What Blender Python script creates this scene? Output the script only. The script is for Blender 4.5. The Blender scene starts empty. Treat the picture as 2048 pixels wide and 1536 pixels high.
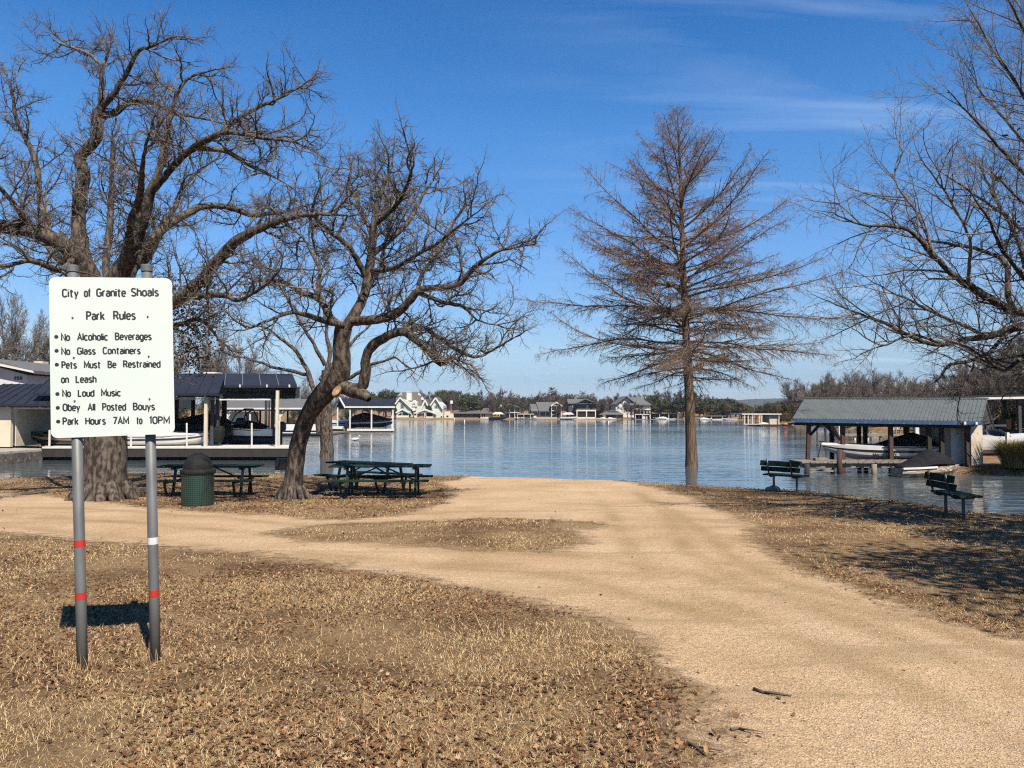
import bpy, bmesh, math, random
import numpy as np
from mathutils import Vector, Matrix, noise as mnoise

S = bpy.context.scene
COL = S.collection
R = math.radians

# ------------------------------------------------------------------ camera
F = 1540.0                      # focal length in pixels of the 2048 px wide photograph
CAMZ = 1.7
PITCH = math.atan(55 / F)
cam_data = bpy.data.cameras.new('camera')
cam = bpy.data.objects.new('camera', cam_data)
COL.objects.link(cam)
cam.location = (0, 0, CAMZ)
cam.rotation_euler = (math.pi / 2 + PITCH, 0, 0)
cam_data.sensor_fit = 'HORIZONTAL'
cam_data.sensor_width = 36
cam_data.lens = 36 * F / 2048
cam_data.clip_start = 0.05
cam_data.clip_end = 12000
S.camera = cam

# ------------------------------------------------------------------ world, sun, exposure
SUN_EL, SUN_AZ = R(51), R(153)          # azimuth clockwise from +Y (view direction): behind, a little right
world = bpy.data.worlds.new('World')
S.world = world
world.use_nodes = True
wn, wl = world.node_tree.nodes, world.node_tree.links
wn.clear()
w_out = wn.new('ShaderNodeOutputWorld')
w_bg = wn.new('ShaderNodeBackground')
w_sky = wn.new('ShaderNodeTexSky')
w_sky.sky_type = 'NISHITA'
w_sky.sun_disc = False
w_sky.sun_elevation = SUN_EL
w_sky.sun_rotation = SUN_AZ
w_sky.altitude = 250
w_sky.air_density = 1.1
w_sky.dust_density = 0.0
w_sky.ozone_density = 4.0
w_bg.inputs['Strength'].default_value = 0.0523
# thin cirrus: streaks laid on a high flat layer of air
w_tc = wn.new('ShaderNodeTexCoord')
w_sep = wn.new('ShaderNodeSeparateXYZ')
w_add = wn.new('ShaderNodeMath'); w_add.operation = 'ADD'; w_add.inputs[1].default_value = 0.12
w_div = wn.new('ShaderNodeVectorMath'); w_div.operation = 'DIVIDE'
w_cmb = wn.new('ShaderNodeCombineXYZ')
w_map = wn.new('ShaderNodeMapping')
w_map.inputs['Rotation'].default_value = (0, 0, R(-20))
w_map.inputs['Scale'].default_value = (0.55, 2.6, 1)
w_map.inputs['Location'].default_value = (3.1, 1.7, 0)
w_noi = wn.new('ShaderNodeTexNoise')
w_noi.inputs['Scale'].default_value = 1.3
w_noi.inputs['Detail'].default_value = 7
w_noi.inputs['Roughness'].default_value = 0.55
w_noi.inputs['Distortion'].default_value = 0.6
w_rmp = wn.new('ShaderNodeValToRGB')
w_rmp.color_ramp.elements[0].position = 0.50
w_rmp.color_ramp.elements[0].color = (0, 0, 0, 1)
w_rmp.color_ramp.elements[1].position = 0.80
w_rmp.color_ramp.elements[1].color = (0.31, 0.31, 0.31, 1)
w_mix = wn.new('ShaderNodeMixRGB')
w_mix.inputs['Color2'].default_value = (7.2, 8.6, 10.5, 1)
w_hsv = wn.new('ShaderNodeHueSaturation')
w_hsv.inputs['Saturation'].default_value = 1.25
wl.new(w_tc.outputs['Generated'], w_sep.inputs[0])
wl.new(w_sep.outputs['Z'], w_add.inputs[0])
for k in 'XYZ':
    wl.new(w_add.outputs[0], w_cmb.inputs[k])
wl.new(w_tc.outputs['Generated'], w_div.inputs[0])
wl.new(w_cmb.outputs[0], w_div.inputs[1])
wl.new(w_div.outputs[0], w_map.inputs['Vector'])
wl.new(w_map.outputs[0], w_noi.inputs['Vector'])
wl.new(w_noi.outputs['Fac'], w_rmp.inputs['Fac'])
w_msk = wn.new('ShaderNodeMapRange'); w_msk.interpolation_type = 'SMOOTHSTEP'
w_msk.inputs['From Min'].default_value, w_msk.inputs['From Max'].default_value = -0.12, 0.40
w_msk.inputs['To Min'].default_value = 0.05
w_mm = wn.new('ShaderNodeMath'); w_mm.operation = 'MULTIPLY'
wl.new(w_sep.outputs['X'], w_msk.inputs['Value'])
wl.new(w_rmp.outputs['Color'], w_mm.inputs[0])
wl.new(w_msk.outputs[0], w_mm.inputs[1])
wl.new(w_mm.outputs[0], w_mix.inputs['Fac'])
wl.new(w_sky.outputs[0], w_hsv.inputs['Color'])
# the clear winter air: deeper blue overhead, a cooler and dimmer band at the horizon than the model gives
w_tint = wn.new('ShaderNodeValToRGB')
for p_, c_ in ((0.04, (.225, .28, .42)), (0.08, (.40, .40, .46)), (0.2, (.50, .525, .60)), (0.343, (.485, .59, .67)), (0.457, (.30, .50, .62))):
    e_ = w_tint.color_ramp.elements.new(p_)
    e_.color = (*c_, 1)
w_tint.color_ramp.elements[0].color = (.18, .23, .40, 1)
w_tint.color_ramp.elements[-1].color = (.24, .36, .44, 1)
w_mul = wn.new('ShaderNodeVectorMath'); w_mul.operation = 'MULTIPLY'
w_two = wn.new('ShaderNodeVectorMath'); w_two.operation = 'SCALE'; w_two.inputs['Scale'].default_value = 2.0
wl.new(w_sep.outputs['Z'], w_tint.inputs['Fac'])
wl.new(w_hsv.outputs[0], w_mul.inputs[0])
wl.new(w_tint.outputs['Color'], w_mul.inputs[1])
wl.new(w_mul.outputs[0], w_two.inputs[0])
wl.new(w_two.outputs[0], w_mix.inputs['Color1'])
wl.new(w_mix.outputs[0], w_bg.inputs['Color'])
wl.new(w_bg.outputs[0], w_out.inputs['Surface'])

sun_data = bpy.data.lights.new('sun', 'SUN')
sun_data.energy = 5.0
sun_data.angle = R(0.53)
sun_data.color = (1.0, 0.90, 0.77)
sun = bpy.data.objects.new('sun', sun_data)
COL.objects.link(sun)
SUN_TO = Vector((math.sin(SUN_AZ) * math.cos(SUN_EL), math.cos(SUN_AZ) * math.cos(SUN_EL), math.sin(SUN_EL)))
sun.rotation_euler = SUN_TO.to_track_quat('Z', 'Y').to_euler()

S.view_settings.view_transform = 'Standard'
S.view_settings.look = 'None'
S.view_settings.exposure = 1.2
S.view_settings.gamma = 1.0
S.view_settings.use_curve_mapping = False
S.cycles.max_bounces = 6
S.cycles.transparent_max_bounces = 12
S.cycles.sample_clamp_indirect = 6
S.cycles.use_denoising = False
S.cycles.denoising_input_passes = 'RGB_ALBEDO_NORMAL'
S.cycles.denoising_prefilter = 'ACCURATE'
S.cycles.pixel_filter_type = 'BLACKMAN_HARRIS'
S.cycles.filter_width = 1.15

# ------------------------------------------------------------------ geometry of the place
WATER = -0.75
CT, ST = math.cos(PITCH), math.sin(PITCH)


def P(u, v, Y):
    """The point at depth Y that the photograph shows at pixel u, v."""
    a, b = (u - 1024) / F, (768 - v) / F
    k = Y / (CT - b * ST)
    return Vector((a * k, Y, CAMZ + (ST + b * CT) * k))


def sstep(t):
    t = np.clip(t, 0, 1)
    return t * t * (3 - 2 * t)


def sdf(px, py, poly):
    """Signed distance to a polygon, positive inside."""
    px, py = np.asarray(px, float), np.asarray(py, float)
    d = np.full(px.shape, 1e18)
    ins = np.zeros(px.shape, bool)
    n = len(poly)
    for i in range(n):
        ax, ay = poly[i]
        bx, by = poly[(i + 1) % n]
        ex, ey = bx - ax, by - ay
        t = np.clip(((px - ax) * ex + (py - ay) * ey) / (ex * ex + ey * ey + 1e-12), 0, 1)
        d = np.minimum(d, (px - ax - t * ex) ** 2 + (py - ay - t * ey) ** 2)
        if ay != by:
            c = (ay > py) != (by > py)
            ins ^= c & (px < (bx - ax) * (py - ay) / (by - ay) + ax)
    d = np.sqrt(d)
    return np.where(ins, d, -d)


def vnoise(x, y, seed=0):
    """Smooth value noise in -1..1."""
    x, y = np.asarray(x, float), np.asarray(y, float)
    xi, yi = np.floor(x).astype(np.int64), np.floor(y).astype(np.int64)
    fx, fy = x - xi, y - yi
    fx, fy = fx * fx * (3 - 2 * fx), fy * fy * (3 - 2 * fy)

    def h(a, b):
        n = (a * 374761393 + b * 668265263 + seed * 974711) & 0x7fffffff
        n = ((n ^ (n >> 13)) * 1274126177) & 0x7fffffff
        return ((n ^ (n >> 16)) & 0xffff) / 32767.5 - 1
    return (h(xi, yi) * (1 - fx) + h(xi + 1, yi) * fx) * (1 - fy) + (h(xi, yi + 1) * (1 - fx) + h(xi + 1, yi + 1) * fx) * fy


def fbm(x, y, seed=0, n=3):
    a, s = 0.0, 0.0
    for k in range(n):
        a = a + vnoise(np.asarray(x) * 2 ** k, np.asarray(y) * 2 ** k, seed + k) * 0.5 ** k
        s += 0.5 ** k
    return a / s


NEAR_LAND = [(-300, -300), (-300, 15), (-40, 17), (-20, 21.5), (-16.5, 24.7), (-13, 27.4), (-8, 27), (-2, 26.2), (1.5, 25.4),
             (4, 23.9), (6.8, 21.9), (8.2, 20.9), (9.0, 19.0), (9.35, 16.8), (9.4, 15.4), (11.4, 15.3), (12.5, 13.4), (16, 13.2),
             (40, 12), (300, 0), (300, -300)]
FAR_LAND = [(-9000, 9000), (-9000, 20), (-60, 33), (-27, 36.5), (-24, 42), (-25, 50), (-30, 62), (-34, 84), (-37, 100), (-42, 150), (-44, 222),
            (-34, 232), (0, 234), (30, 233), (62, 236), (66, 215), (52, 165), (50, 128), (44, 90), (36, 66), (28, 48), (21.5, 37.5),
            (18.0, 33.4), (17.6, 31.3), (20, 29.4), (25, 27.5), (40, 24), (9000, 10), (9000, 9000)]


def gz(x, y):
    """Height of the ground."""
    x, y = np.asarray(x, float), np.asarray(y, float)
    t = np.clip((y - 5) / 13, -0.2, 1.25)
    top = -0.35 * t
    s1 = sdf(x, y, NEAR_LAND) + 0.18 * fbm(x * 0.9, y * 0.9, 3)
    z1 = np.where(s1 > 0, top - 0.10 * np.exp(-np.maximum(s1, 0) / 0.5) + 0.05 * np.exp(-((s1 - 1.2) / 0.6) ** 2), top - 0.10)
    z1 = z1 - 1.1 * sstep(-s1 / 1.6)
    s2 = sdf(x, y, FAR_LAND)
    z2 = -0.42 + np.where(y > 200, 0.22, 0.9) * sstep(s2 / 14) + 3.0 * sstep((y - 240) / 300) + 2.0 * sstep((s2 - 10) / 40) * (y < 230)
    z2 = np.where(s2 > 0, z2, -0.42 - 1.1 * sstep(-s2 / 1.5))
    z = np.where(s1 > s2, z1, z2)
    z = np.where((s1 < -1.6) & (s2 < -1.5), -1.55, z)
    lump = 0.02 * fbm(x * 1.3, y * 1.3, 11) + 0.035 * fbm(x * 0.35, y * 0.35, 5)
    return z + np.where(s1 > 0.1, lump, 0)


def gz1(x, y):
    return float(gz(np.array([x]), np.array([y]))[0])


def G(u, v):
    """Where the ray through pixel u, v meets the ground."""
    a, b = (u - 1024) / F, (768 - v) / F
    dy, dz = CT - b * ST, ST + b * CT
    ys = np.concatenate([np.arange(1.2, 30, 0.02), np.arange(30, 300, 0.5)])
    k = ys / dy
    below = CAMZ + dz * k <= gz(a * k, ys)
    i = int(np.argmax(below)) if below.any() else len(ys) - 1
    y = ys[i]
    x = a * y / dy
    return Vector((x, y, gz1(x, y)))


def W(u, v):
    """Where the ray through pixel u, v meets the water."""
    a, b = (u - 1024) / F, (768 - v) / F
    k = (WATER - CAMZ) / (ST + b * CT)
    return Vector((a * k, (CT - b * ST) * k, WATER))


# ------------------------------------------------------------------ objects
def tag(o, label=None, cat=None, group=None, kind=None):
    if label: o['label'] = label
    if cat: o['category'] = cat
    if group: o['group'] = group
    if kind: o['kind'] = kind
    return o


def thing(name, loc, label, cat, group=None, rz=0.0, parent=None):
    o = bpy.data.objects.new(name, None)
    o.empty_display_size = 0.2
    COL.objects.link(o)
    o.location = loc
    o.rotation_euler = (0, 0, rz)
    return tag(o, label, cat, group)


def copy_thing(o, loc=None, rz=None, scale=None, label=None, parent=None):
    c = o.copy()
    COL.objects.link(c)
    if parent is not None:
        c.parent = parent
        c.matrix_parent_inverse = o.matrix_parent_inverse
    if loc is not None: c.location = loc
    if rz is not None: c.rotation_euler = (0, 0, rz)
    if scale is not None: c.scale = scale
    if label: c['label'] = label
    for ch in list(o.children):
        copy_thing(ch, parent=c)
    return c


def origin_of(o):
    v = Vector((0, 0, 0))
    while o is not None:
        v += Vector(o.location)
        o = o.parent
    return v


class MB:
    """Collects shapes into one mesh."""
    def __init__(self):
        self.v, self.f = [], []

    def poly(self, verts, faces):
        n = len(self.v)
        self.v += [tuple(p) for p in verts]
        self.f += [tuple(i + n for i in f) for f in faces]
        return self

    def box(self, a, b, m=None):
        x0, y0, z0 = (min(a[i], b[i]) for i in range(3))
        x1, y1, z1 = (max(a[i], b[i]) for i in range(3))
        vs = [(x0, y0, z0), (x1, y0, z0), (x1, y1, z0), (x0, y1, z0), (x0, y0, z1), (x1, y0, z1), (x1, y1, z1), (x0, y1, z1)]
        if m is not None:
            vs = [tuple(m @ Vector(p)) for p in vs]
        return self.poly(vs, [(0, 3, 2, 1), (4, 5, 6, 7), (0, 1, 5, 4), (1, 2, 6, 5), (2, 3, 7, 6), (3, 0, 4, 7)])

    def cbox(self, c, s, rz=0.0):
        m = Matrix.Translation(Vector(c)) @ Matrix.Rotation(rz, 4, 'Z')
        h = [k / 2 for k in s]
        return self.box((-h[0], -h[1], -h[2]), h, m)

    def bar(self, a, b, w, h=None, up=(0, 0, 1)):
        """A rectangular bar from a to b."""
        a, b = Vector(a), Vector(b)
        h = w if h is None else h
        d = (b - a).normalized()
        s = d.cross(Vector(up))
        if s.length < 1e-4:
            s = d.cross(Vector((0, 1, 0)))
        s.normalize()
        t = s.cross(d)
        vs = [p + s * (i * w / 2) + t * (j * h / 2) for p in (a, b) for i, j in ((-1, -1), (1, -1), (1, 1), (-1, 1))]
        return self.poly(vs, [(3, 2, 1, 0), (4, 5, 6, 7), (0, 1, 5, 4), (1, 2, 6, 5), (2, 3, 7, 6), (3, 0, 4, 7)])

    def tube(self, pts, r, n=10, cap=True):
        pts = [Vector(p) for p in pts]
        rs = r if isinstance(r, (list, tuple)) else [r] * len(pts)
        d = (pts[1] - pts[0]).normalized()
        s = d.orthogonal().normalized()
        vs = []
        for i, p in enumerate(pts):
            e = (pts[min(i + 1, len(pts) - 1)] - pts[max(i - 1, 0)]).normalized()
            s = (s - e * s.dot(e)).normalized()
            t = e.cross(s)
            for k in range(n):
                a = 2 * math.pi * k / n
                vs.append(p + (s * math.cos(a) + t * math.sin(a)) * rs[i])
        fs = [(i * n + k, i * n + (k + 1) % n, (i + 1) * n + (k + 1) % n, (i + 1) * n + k) for i in range(len(pts) - 1) for k in range(n)]
        if cap:
            fs.append(tuple(range(n))[::-1])
            fs.append(tuple(range((len(pts) - 1) * n, len(pts) * n)))
        return self.poly(vs, fs)

    def lathe(self, prof, c=(0, 0, 0), n=32):
        vs = [(c[0] + r * math.cos(2 * math.pi * k / n), c[1] + r * math.sin(2 * math.pi * k / n), c[2] + z) for r, z in prof for k in range(n)]
        fs = [(i * n + k, i * n + (k + 1) % n, (i + 1) * n + (k + 1) % n, (i + 1) * n + k) for i in range(len(prof) - 1) for k in range(n)]
        return self.poly(vs, fs)

    def prism(self, pts, d):
        """An outline of 3-D points pushed along d."""
        n, d = len(pts), Vector(d)
        vs = [Vector(p) for p in pts] + [Vector(p) + d for p in pts]
        return self.poly(vs, [tuple(range(n))[::-1], tuple(range(n, 2 * n))] + [(i, (i + 1) % n, n + (i + 1) % n, n + i) for i in range(n)])

    def loft(self, rings, cap=True):
        n = len(rings[0])
        vs = [p for r in rings for p in r]
        fs = [(i * n + k, i * n + (k + 1) % n, (i + 1) * n + (k + 1) % n, (i + 1) * n + k) for i in range(len(rings) - 1) for k in range(n)]
        if cap:
            fs.append(tuple(range(n))[::-1])
            fs.append(tuple(range((len(rings) - 1) * n, len(rings) * n)))
        return self.poly(vs, fs)

    def build(self, name, mat, parent=None, local=False, smooth=False, bevel=0.0, subdiv=0):
        me = bpy.data.meshes.new(name)
        off = Vector((0, 0, 0)) if (parent is None or local) else origin_of(parent)
        me.from_pydata([(p[0] - off.x, p[1] - off.y, p[2] - off.z) for p in self.v], [], self.f)
        bm = bmesh.new()
        bm.from_mesh(me)
        bmesh.ops.recalc_face_normals(bm, faces=bm.faces)
        if bevel:
            bmesh.ops.bevel(bm, geom=[e for e in bm.edges if len(e.link_faces) == 2 and e.calc_face_angle(0) > 0.6], offset=bevel, segments=2, profile=0.5, affect='EDGES')
        bm.to_mesh(me)
        bm.free()
        me.materials.append(mat)
        if smooth:
            me.polygons.foreach_set('use_smooth', [True] * len(me.polygons))
        o = bpy.data.objects.new(name, me)
        COL.objects.link(o)
        if parent is not None:
            o.parent = parent
        if subdiv:
            m = o.modifiers.new('subdivision', 'SUBSURF')
            m.levels = m.render_levels = subdiv
        return o


def mesh_np(name, verts, faces, mat, parent=None, smooth=False, attrs=None):
    """A mesh straight from arrays; faces: (n, k) index array."""
    me = bpy.data.meshes.new(name)
    verts = np.asarray(verts, np.float32)
    faces = np.asarray(faces, np.int32)
    if parent is not None:
        o_ = origin_of(parent)
        verts = verts - np.array([o_.x, o_.y, o_.z], np.float32)
    nf, k = faces.shape
    me.vertices.add(len(verts))
    me.vertices.foreach_set('co', verts.ravel())
    me.loops.add(nf * k)
    me.loops.foreach_set('vertex_index', faces.ravel())
    me.polygons.add(nf)
    me.polygons.foreach_set('loop_start', np.arange(0, nf * k, k, dtype=np.int32))
    if smooth:
        me.polygons.foreach_set('use_smooth', np.ones(nf, bool))
    me.update(calc_edges=True)
    for an, arr in (attrs or {}).items():
        at = me.attributes.new(an, 'FLOAT', 'POINT')
        at.data.foreach_set('value', np.asarray(arr, np.float32).ravel())
    me.materials.append(mat)
    o = bpy.data.objects.new(name, me)
    COL.objects.link(o)
    if parent is not None:
        o.parent = parent
    return o


# ------------------------------------------------------------------ materials
ALB = 0.62      # one scale from picture values to surface reflectance at this exposure


def new_mat(name):
    m = bpy.data.materials.new(name)
    m.use_nodes = True
    nt = m.node_tree
    return m, nt.nodes, nt.links, nt.nodes['Principled BSDF']


def pm(name, c1, c2=None, scale=4.0, rough=0.6, metal=0.0, bump=0.0, bscale=None, stretch=(1, 1, 1), detail=5, lo=0.35, hi=0.65, spec=0.5, wear=None, wear_at=0.62, island=0.0):
    """Procedural paint / wood / stone: two noise-mixed colours, optional worn patches, bump."""
    m, n, l, b = new_mat(name)
    tc = n.new('ShaderNodeTexCoord')
    mp = n.new('ShaderNodeMapping')
    mp.inputs['Scale'].default_value = stretch
    l.new(tc.outputs['Object'], mp.inputs['Vector'])
    c2 = c2 or tuple(k * 0.82 for k in c1)
    c1, c2 = tuple(k * ALB for k in c1), tuple(k * ALB for k in c2)
    wear = tuple(k * ALB for k in wear) if wear else None
    nz = n.new('ShaderNodeTexNoise')
    nz.inputs['Scale'].default_value = scale
    nz.inputs['Detail'].default_value = detail
    l.new(mp.outputs[0], nz.inputs['Vector'])
    rp = n.new('ShaderNodeValToRGB')
    rp.color_ramp.elements[0].position, rp.color_ramp.elements[0].color = lo, (*c1, 1)
    rp.color_ramp.elements[1].position, rp.color_ramp.elements[1].color = hi, (*c2, 1)
    l.new(nz.outputs['Fac'], rp.inputs['Fac'])
    col = rp.outputs['Color']
    if wear:
        n2 = n.new('ShaderNodeTexNoise')
        n2.inputs['Scale'].default_value = scale * 2.7
        n2.inputs['Detail'].default_value = 8
        l.new(mp.outputs[0], n2.inputs['Vector'])
        r2 = n.new('ShaderNodeValToRGB')
        r2.color_ramp.elements[0].position = wear_at
        r2.color_ramp.elements[0].color = (0, 0, 0, 1)
        r2.color_ramp.elements[1].position = wear_at + 0.08
        mx = n.new('ShaderNodeMixRGB')
        mx.inputs['Color2'].default_value = (*wear, 1)
        l.new(n2.outputs['Fac'], r2.inputs['Fac'])
        l.new(r2.outputs['Color'], mx.inputs['Fac'])
        l.new(col, mx.inputs['Color1'])
        col = mx.outputs['Color']
    if island:
        ge = n.new('ShaderNodeNewGeometry')
        mr = n.new('ShaderNodeMapRange')
        mr.inputs['To Min'].default_value, mr.inputs['To Max'].default_value = 1 - island, 1 + island
        l.new(ge.outputs['Random Per Island'], mr.inputs['Value'])
        vm = n.new('ShaderNodeVectorMath'); vm.operation = 'SCALE'
        l.new(col, vm.inputs[0]); l.new(mr.outputs[0], vm.inputs['Scale'])
        col = vm.outputs[0]
    l.new(col, b.inputs['Base Color'])
    b.inputs['Roughness'].default_value = rough
    b.inputs['Metallic'].default_value = metal
    b.inputs['Specular IOR Level'].default_value = spec
    if bump:
        n3 = n.new('ShaderNodeTexNoise')
        n3.inputs['Scale'].default_value = bscale or scale * 4
        n3.inputs['Detail'].default_value = 6
        l.new(mp.outputs[0], n3.inputs['Vector'])
        bp = n.new('ShaderNodeBump')
        bp.inputs['Strength'].default_value = bump
        bp.inputs['Distance'].default_value = 0.02
        l.new(n3.outputs['Fac'], bp.inputs['Height'])
        l.new(bp.outputs[0], b.inputs['Normal'])
    return m


def ramp_island(name, stops, rough=0.8, transl=0.0, patch=None):
    """Each loose piece takes its own colour from a ramp."""
    m, n, l, b = new_mat(name)
    ge = n.new('ShaderNodeNewGeometry')
    rp = n.new('ShaderNodeValToRGB')
    cr = rp.color_ramp
    while len(cr.elements) < len(stops):
        cr.elements.new(0.5)
    for e, (pos, c) in zip(cr.elements, stops):
        e.position, e.color = pos, (*(k * ALB for k in c), 1)
    val = ge.outputs['Random Per Island']
    if patch:
        tc = n.new('ShaderNodeTexCoord')
        nz = n.new('ShaderNodeTexNoise')
        nz.inputs['Scale'].default_value = patch
        nz.inputs['Detail'].default_value = 4
        l.new(tc.outputs['Object'], nz.inputs['Vector'])
        ma = n.new('ShaderNodeMath'); ma.operation = 'MULTIPLY_ADD'
        ma.inputs[1].default_value = 1.8; ma.inputs[2].default_value = -0.9
        l.new(nz.outputs['Fac'], ma.inputs[0])
        ad = n.new('ShaderNodeMath'); ad.operation = 'ADD'; ad.use_clamp = True
        l.new(ma.outputs[0], ad.inputs[0]); l.new(val, ad.inputs[1])
        val = ad.outputs[0]
    l.new(val, rp.inputs['Fac'])
    l.new(rp.outputs['Color'], b.inputs['Base Color'])
    b.inputs['Roughness'].default_value = rough
    b.inputs['Specular IOR Level'].default_value = 0.2
    if transl:
        tr = n.new('ShaderNodeBsdfTranslucent')
        l.new(rp.outputs['Color'], tr.inputs['Color'])
        mx = n.new('ShaderNodeMixShader')
        mx.inputs[0].default_value = transl
        out = n['Material Output']
        l.new(b.outputs[0], mx.inputs[1]); l.new(tr.outputs[0], mx.inputs[2])
        l.new(mx.outputs[0], out.inputs['Surface'])
    return m


M = {}
M['white'] = pm('white_paint', (0.74, 0.72, 0.67), (0.62, 0.60, 0.55), 3, 0.5, bump=0.05)
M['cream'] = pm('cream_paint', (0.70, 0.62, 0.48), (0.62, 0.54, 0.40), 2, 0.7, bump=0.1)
M['galv'] = pm('galvanised_steel', (0.17, 0.178, 0.178), (0.12, 0.126, 0.127), 14, 0.5, 0.15, 0.05, 60, (1, 1, 0.3))
M['sign_white'] = pm('sign_sheeting', (0.655, 0.70, 0.68), (0.60, 0.69, 0.64), 1.1, 0.38)
M['sign_black'] = pm('sign_ink', (0.012, 0.012, 0.014), (0.02, 0.02, 0.02), 20, 0.5)
M['red_tape'] = pm('red_reflective_tape', (0.55, 0.03, 0.025), (0.45, 0.03, 0.02), 30, 0.4)
M['white_tape'] = pm('white_reflective_tape', (0.68, 0.70, 0.72), (0.6, 0.62, 0.64), 30, 0.4)
M['green_wood'] = pm('green_planks', (0.016, 0.038, 0.027), (0.010, 0.025, 0.018), 6, 0.8, 0, 0.25, 30, (0.6, 6, 6), wear=(0.05, 0.06, 0.045), wear_at=0.6, spec=0.08)
M['green_metal'] = pm('green_steel', (0.016, 0.042, 0.034), (0.010, 0.026, 0.022), 8, 0.42, wear=(0.07, 0.06, 0.05), wear_at=0.66, spec=0.3)
M['black_plastic'] = pm('black_plastic', (0.012, 0.013, 0.014), (0.02, 0.021, 0.022), 9, 0.75, bump=0.05, spec=0.12)
M['black_cloth'] = pm('black_canvas', (0.012, 0.012, 0.014), (0.020, 0.020, 0.023), 5, 0.85, bump=0.35, bscale=9, spec=0.08)
M['dark_steel'] = pm('dark_steel', (0.035, 0.038, 0.042), (0.02, 0.022, 0.025), 12, 0.5, 0.5)
M['grey_steel'] = pm('grey_steel', (0.12, 0.13, 0.14), (0.08, 0.085, 0.09), 12, 0.45, 0.6)
M['concrete'] = pm('concrete', (0.42, 0.39, 0.34), (0.30, 0.28, 0.24), 2.2, 0.85, bump=0.3, wear=(0.14, 0.125, 0.10), wear_at=0.6)
M['concrete_wet'] = pm('water_stained_concrete', (0.13, 0.115, 0.095), (0.055, 0.048, 0.04), 2.6, 0.8, bump=0.3, wear=(0.26, 0.24, 0.20), wear_at=0.58)
M['navy_roof'] = pm('navy_metal_roof', (0.020, 0.022, 0.030), (0.015, 0.017, 0.024), 1.2, 0.55, 0.0, spec=0.3)
M['grey_roof'] = pm('grey_metal_roof', (0.125, 0.148, 0.145), (0.095, 0.115, 0.114), 1.5, 0.6, 0.1, wear=(0.15, 0.17, 0.17), wear_at=0.63, stretch=(4, 1, 1))
M['shingle'] = pm('brown_shingle', (0.13, 0.112, 0.095), (0.085, 0.072, 0.062), 3, 0.9, bump=0.3)
M['grey_shingle'] = pm('grey_shingle', (0.13, 0.132, 0.135), (0.09, 0.092, 0.095), 3, 0.9, bump=0.3)
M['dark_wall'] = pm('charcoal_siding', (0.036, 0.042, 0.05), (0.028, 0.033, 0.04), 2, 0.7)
M['mint'] = pm('mint_siding', (0.60, 0.65, 0.56), (0.53, 0.59, 0.50), 1, 0.7)
M['green_trim'] = pm('mint_trim', (0.30, 0.52, 0.40), (0.26, 0.46, 0.35), 1, 0.7)
M['house_white'] = pm('white_siding', (0.68, 0.67, 0.63), (0.60, 0.59, 0.56), 1, 0.7)
M['pink_brick'] = pm('pink_brick', (0.36, 0.24, 0.19), (0.28, 0.18, 0.14), 5, 0.9)
M['tan'] = pm('tan_stone', (0.48, 0.38, 0.26), (0.38, 0.29, 0.19), 2, 0.9)
M['window'] = pm('dark_glass', (0.012, 0.016, 0.02), (0.02, 0.025, 0.03), 2, 0.08)
M['wood_grey'] = pm('weathered_boards', (0.27, 0.235, 0.19), (0.16, 0.135, 0.105), 4, 0.85, bump=0.4, stretch=(1, 8, 1))
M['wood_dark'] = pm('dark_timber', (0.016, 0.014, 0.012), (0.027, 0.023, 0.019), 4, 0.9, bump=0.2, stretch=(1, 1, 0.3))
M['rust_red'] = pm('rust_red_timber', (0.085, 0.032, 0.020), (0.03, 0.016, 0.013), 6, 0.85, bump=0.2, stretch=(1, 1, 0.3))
M['blue_trim'] = pm('blue_fascia', (0.045, 0.105, 0.22), (0.035, 0.08, 0.17), 3, 0.5, wear=(0.20, 0.25, 0.32), wear_at=0.62)
M['gel_white'] = pm('white_gelcoat', (0.74, 0.74, 0.72), (0.69, 0.69, 0.67), 1, 0.22)
M['gel_black'] = pm('black_gelcoat', (0.012, 0.012, 0.014), (0.016, 0.016, 0.018), 1, 0.2)
M['gel_blue'] = pm('navy_gelcoat', (0.012, 0.026, 0.085), (0.010, 0.022, 0.07), 1, 0.2)
M['gel_tan'] = pm('tan_gelcoat', (0.32, 0.24, 0.16), (0.26, 0.19, 0.12), 2, 0.35)
M['blue_glass'] = pm('blue_windscreen', (0.04, 0.11, 0.22), (0.03, 0.09, 0.19), 2, 0.1)
M['terracotta'] = pm('terracotta_boards', (0.30, 0.15, 0.08), (0.22, 0.11, 0.06), 3, 0.85)
M['orange'] = pm('orange_plastic', (0.55, 0.13, 0.04), (0.48, 0.11, 0.03), 3, 0.4)
M['rock'] = pm('pale_rock', (0.36, 0.31, 0.25), (0.22, 0.18, 0.14), 5, 0.9, bump=0.5)
M['bark_oak'] = pm('oak_bark', (0.16, 0.132, 0.108), (0.036, 0.028, 0.023), 9, 0.95, bump=1.0, bscale=26, stretch=(1.6, 1.6, 0.55), spec=0.15, lo=0.38, hi=0.6)
M['twig_oak'] = pm('oak_twigs', (0.175, 0.148, 0.124), (0.08, 0.066, 0.055), 3, 0.95, spec=0.1, island=0.45)
M['bark_cyp'] = pm('cypress_bark', (0.21, 0.145, 0.10), (0.085, 0.056, 0.040), 12, 0.95, bump=1.0, bscale=30, stretch=(2.2, 2.2, 0.16), spec=0.1, lo=0.38, hi=0.6)
M['twig_cyp'] = pm('cypress_twigs', (0.245, 0.172, 0.128), (0.125, 0.084, 0.062), 3, 0.95, spec=0.1, island=0.4)
M['twig_grey'] = pm('grey_twigs', (0.21, 0.178, 0.15), (0.11, 0.09, 0.075), 3, 0.95, spec=0.1, island=0.4)
M['wound'] = pm('cut_wood', (0.46, 0.31, 0.17), (0.22, 0.12, 0.06), 9, 0.8, bump=0.2)
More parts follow.
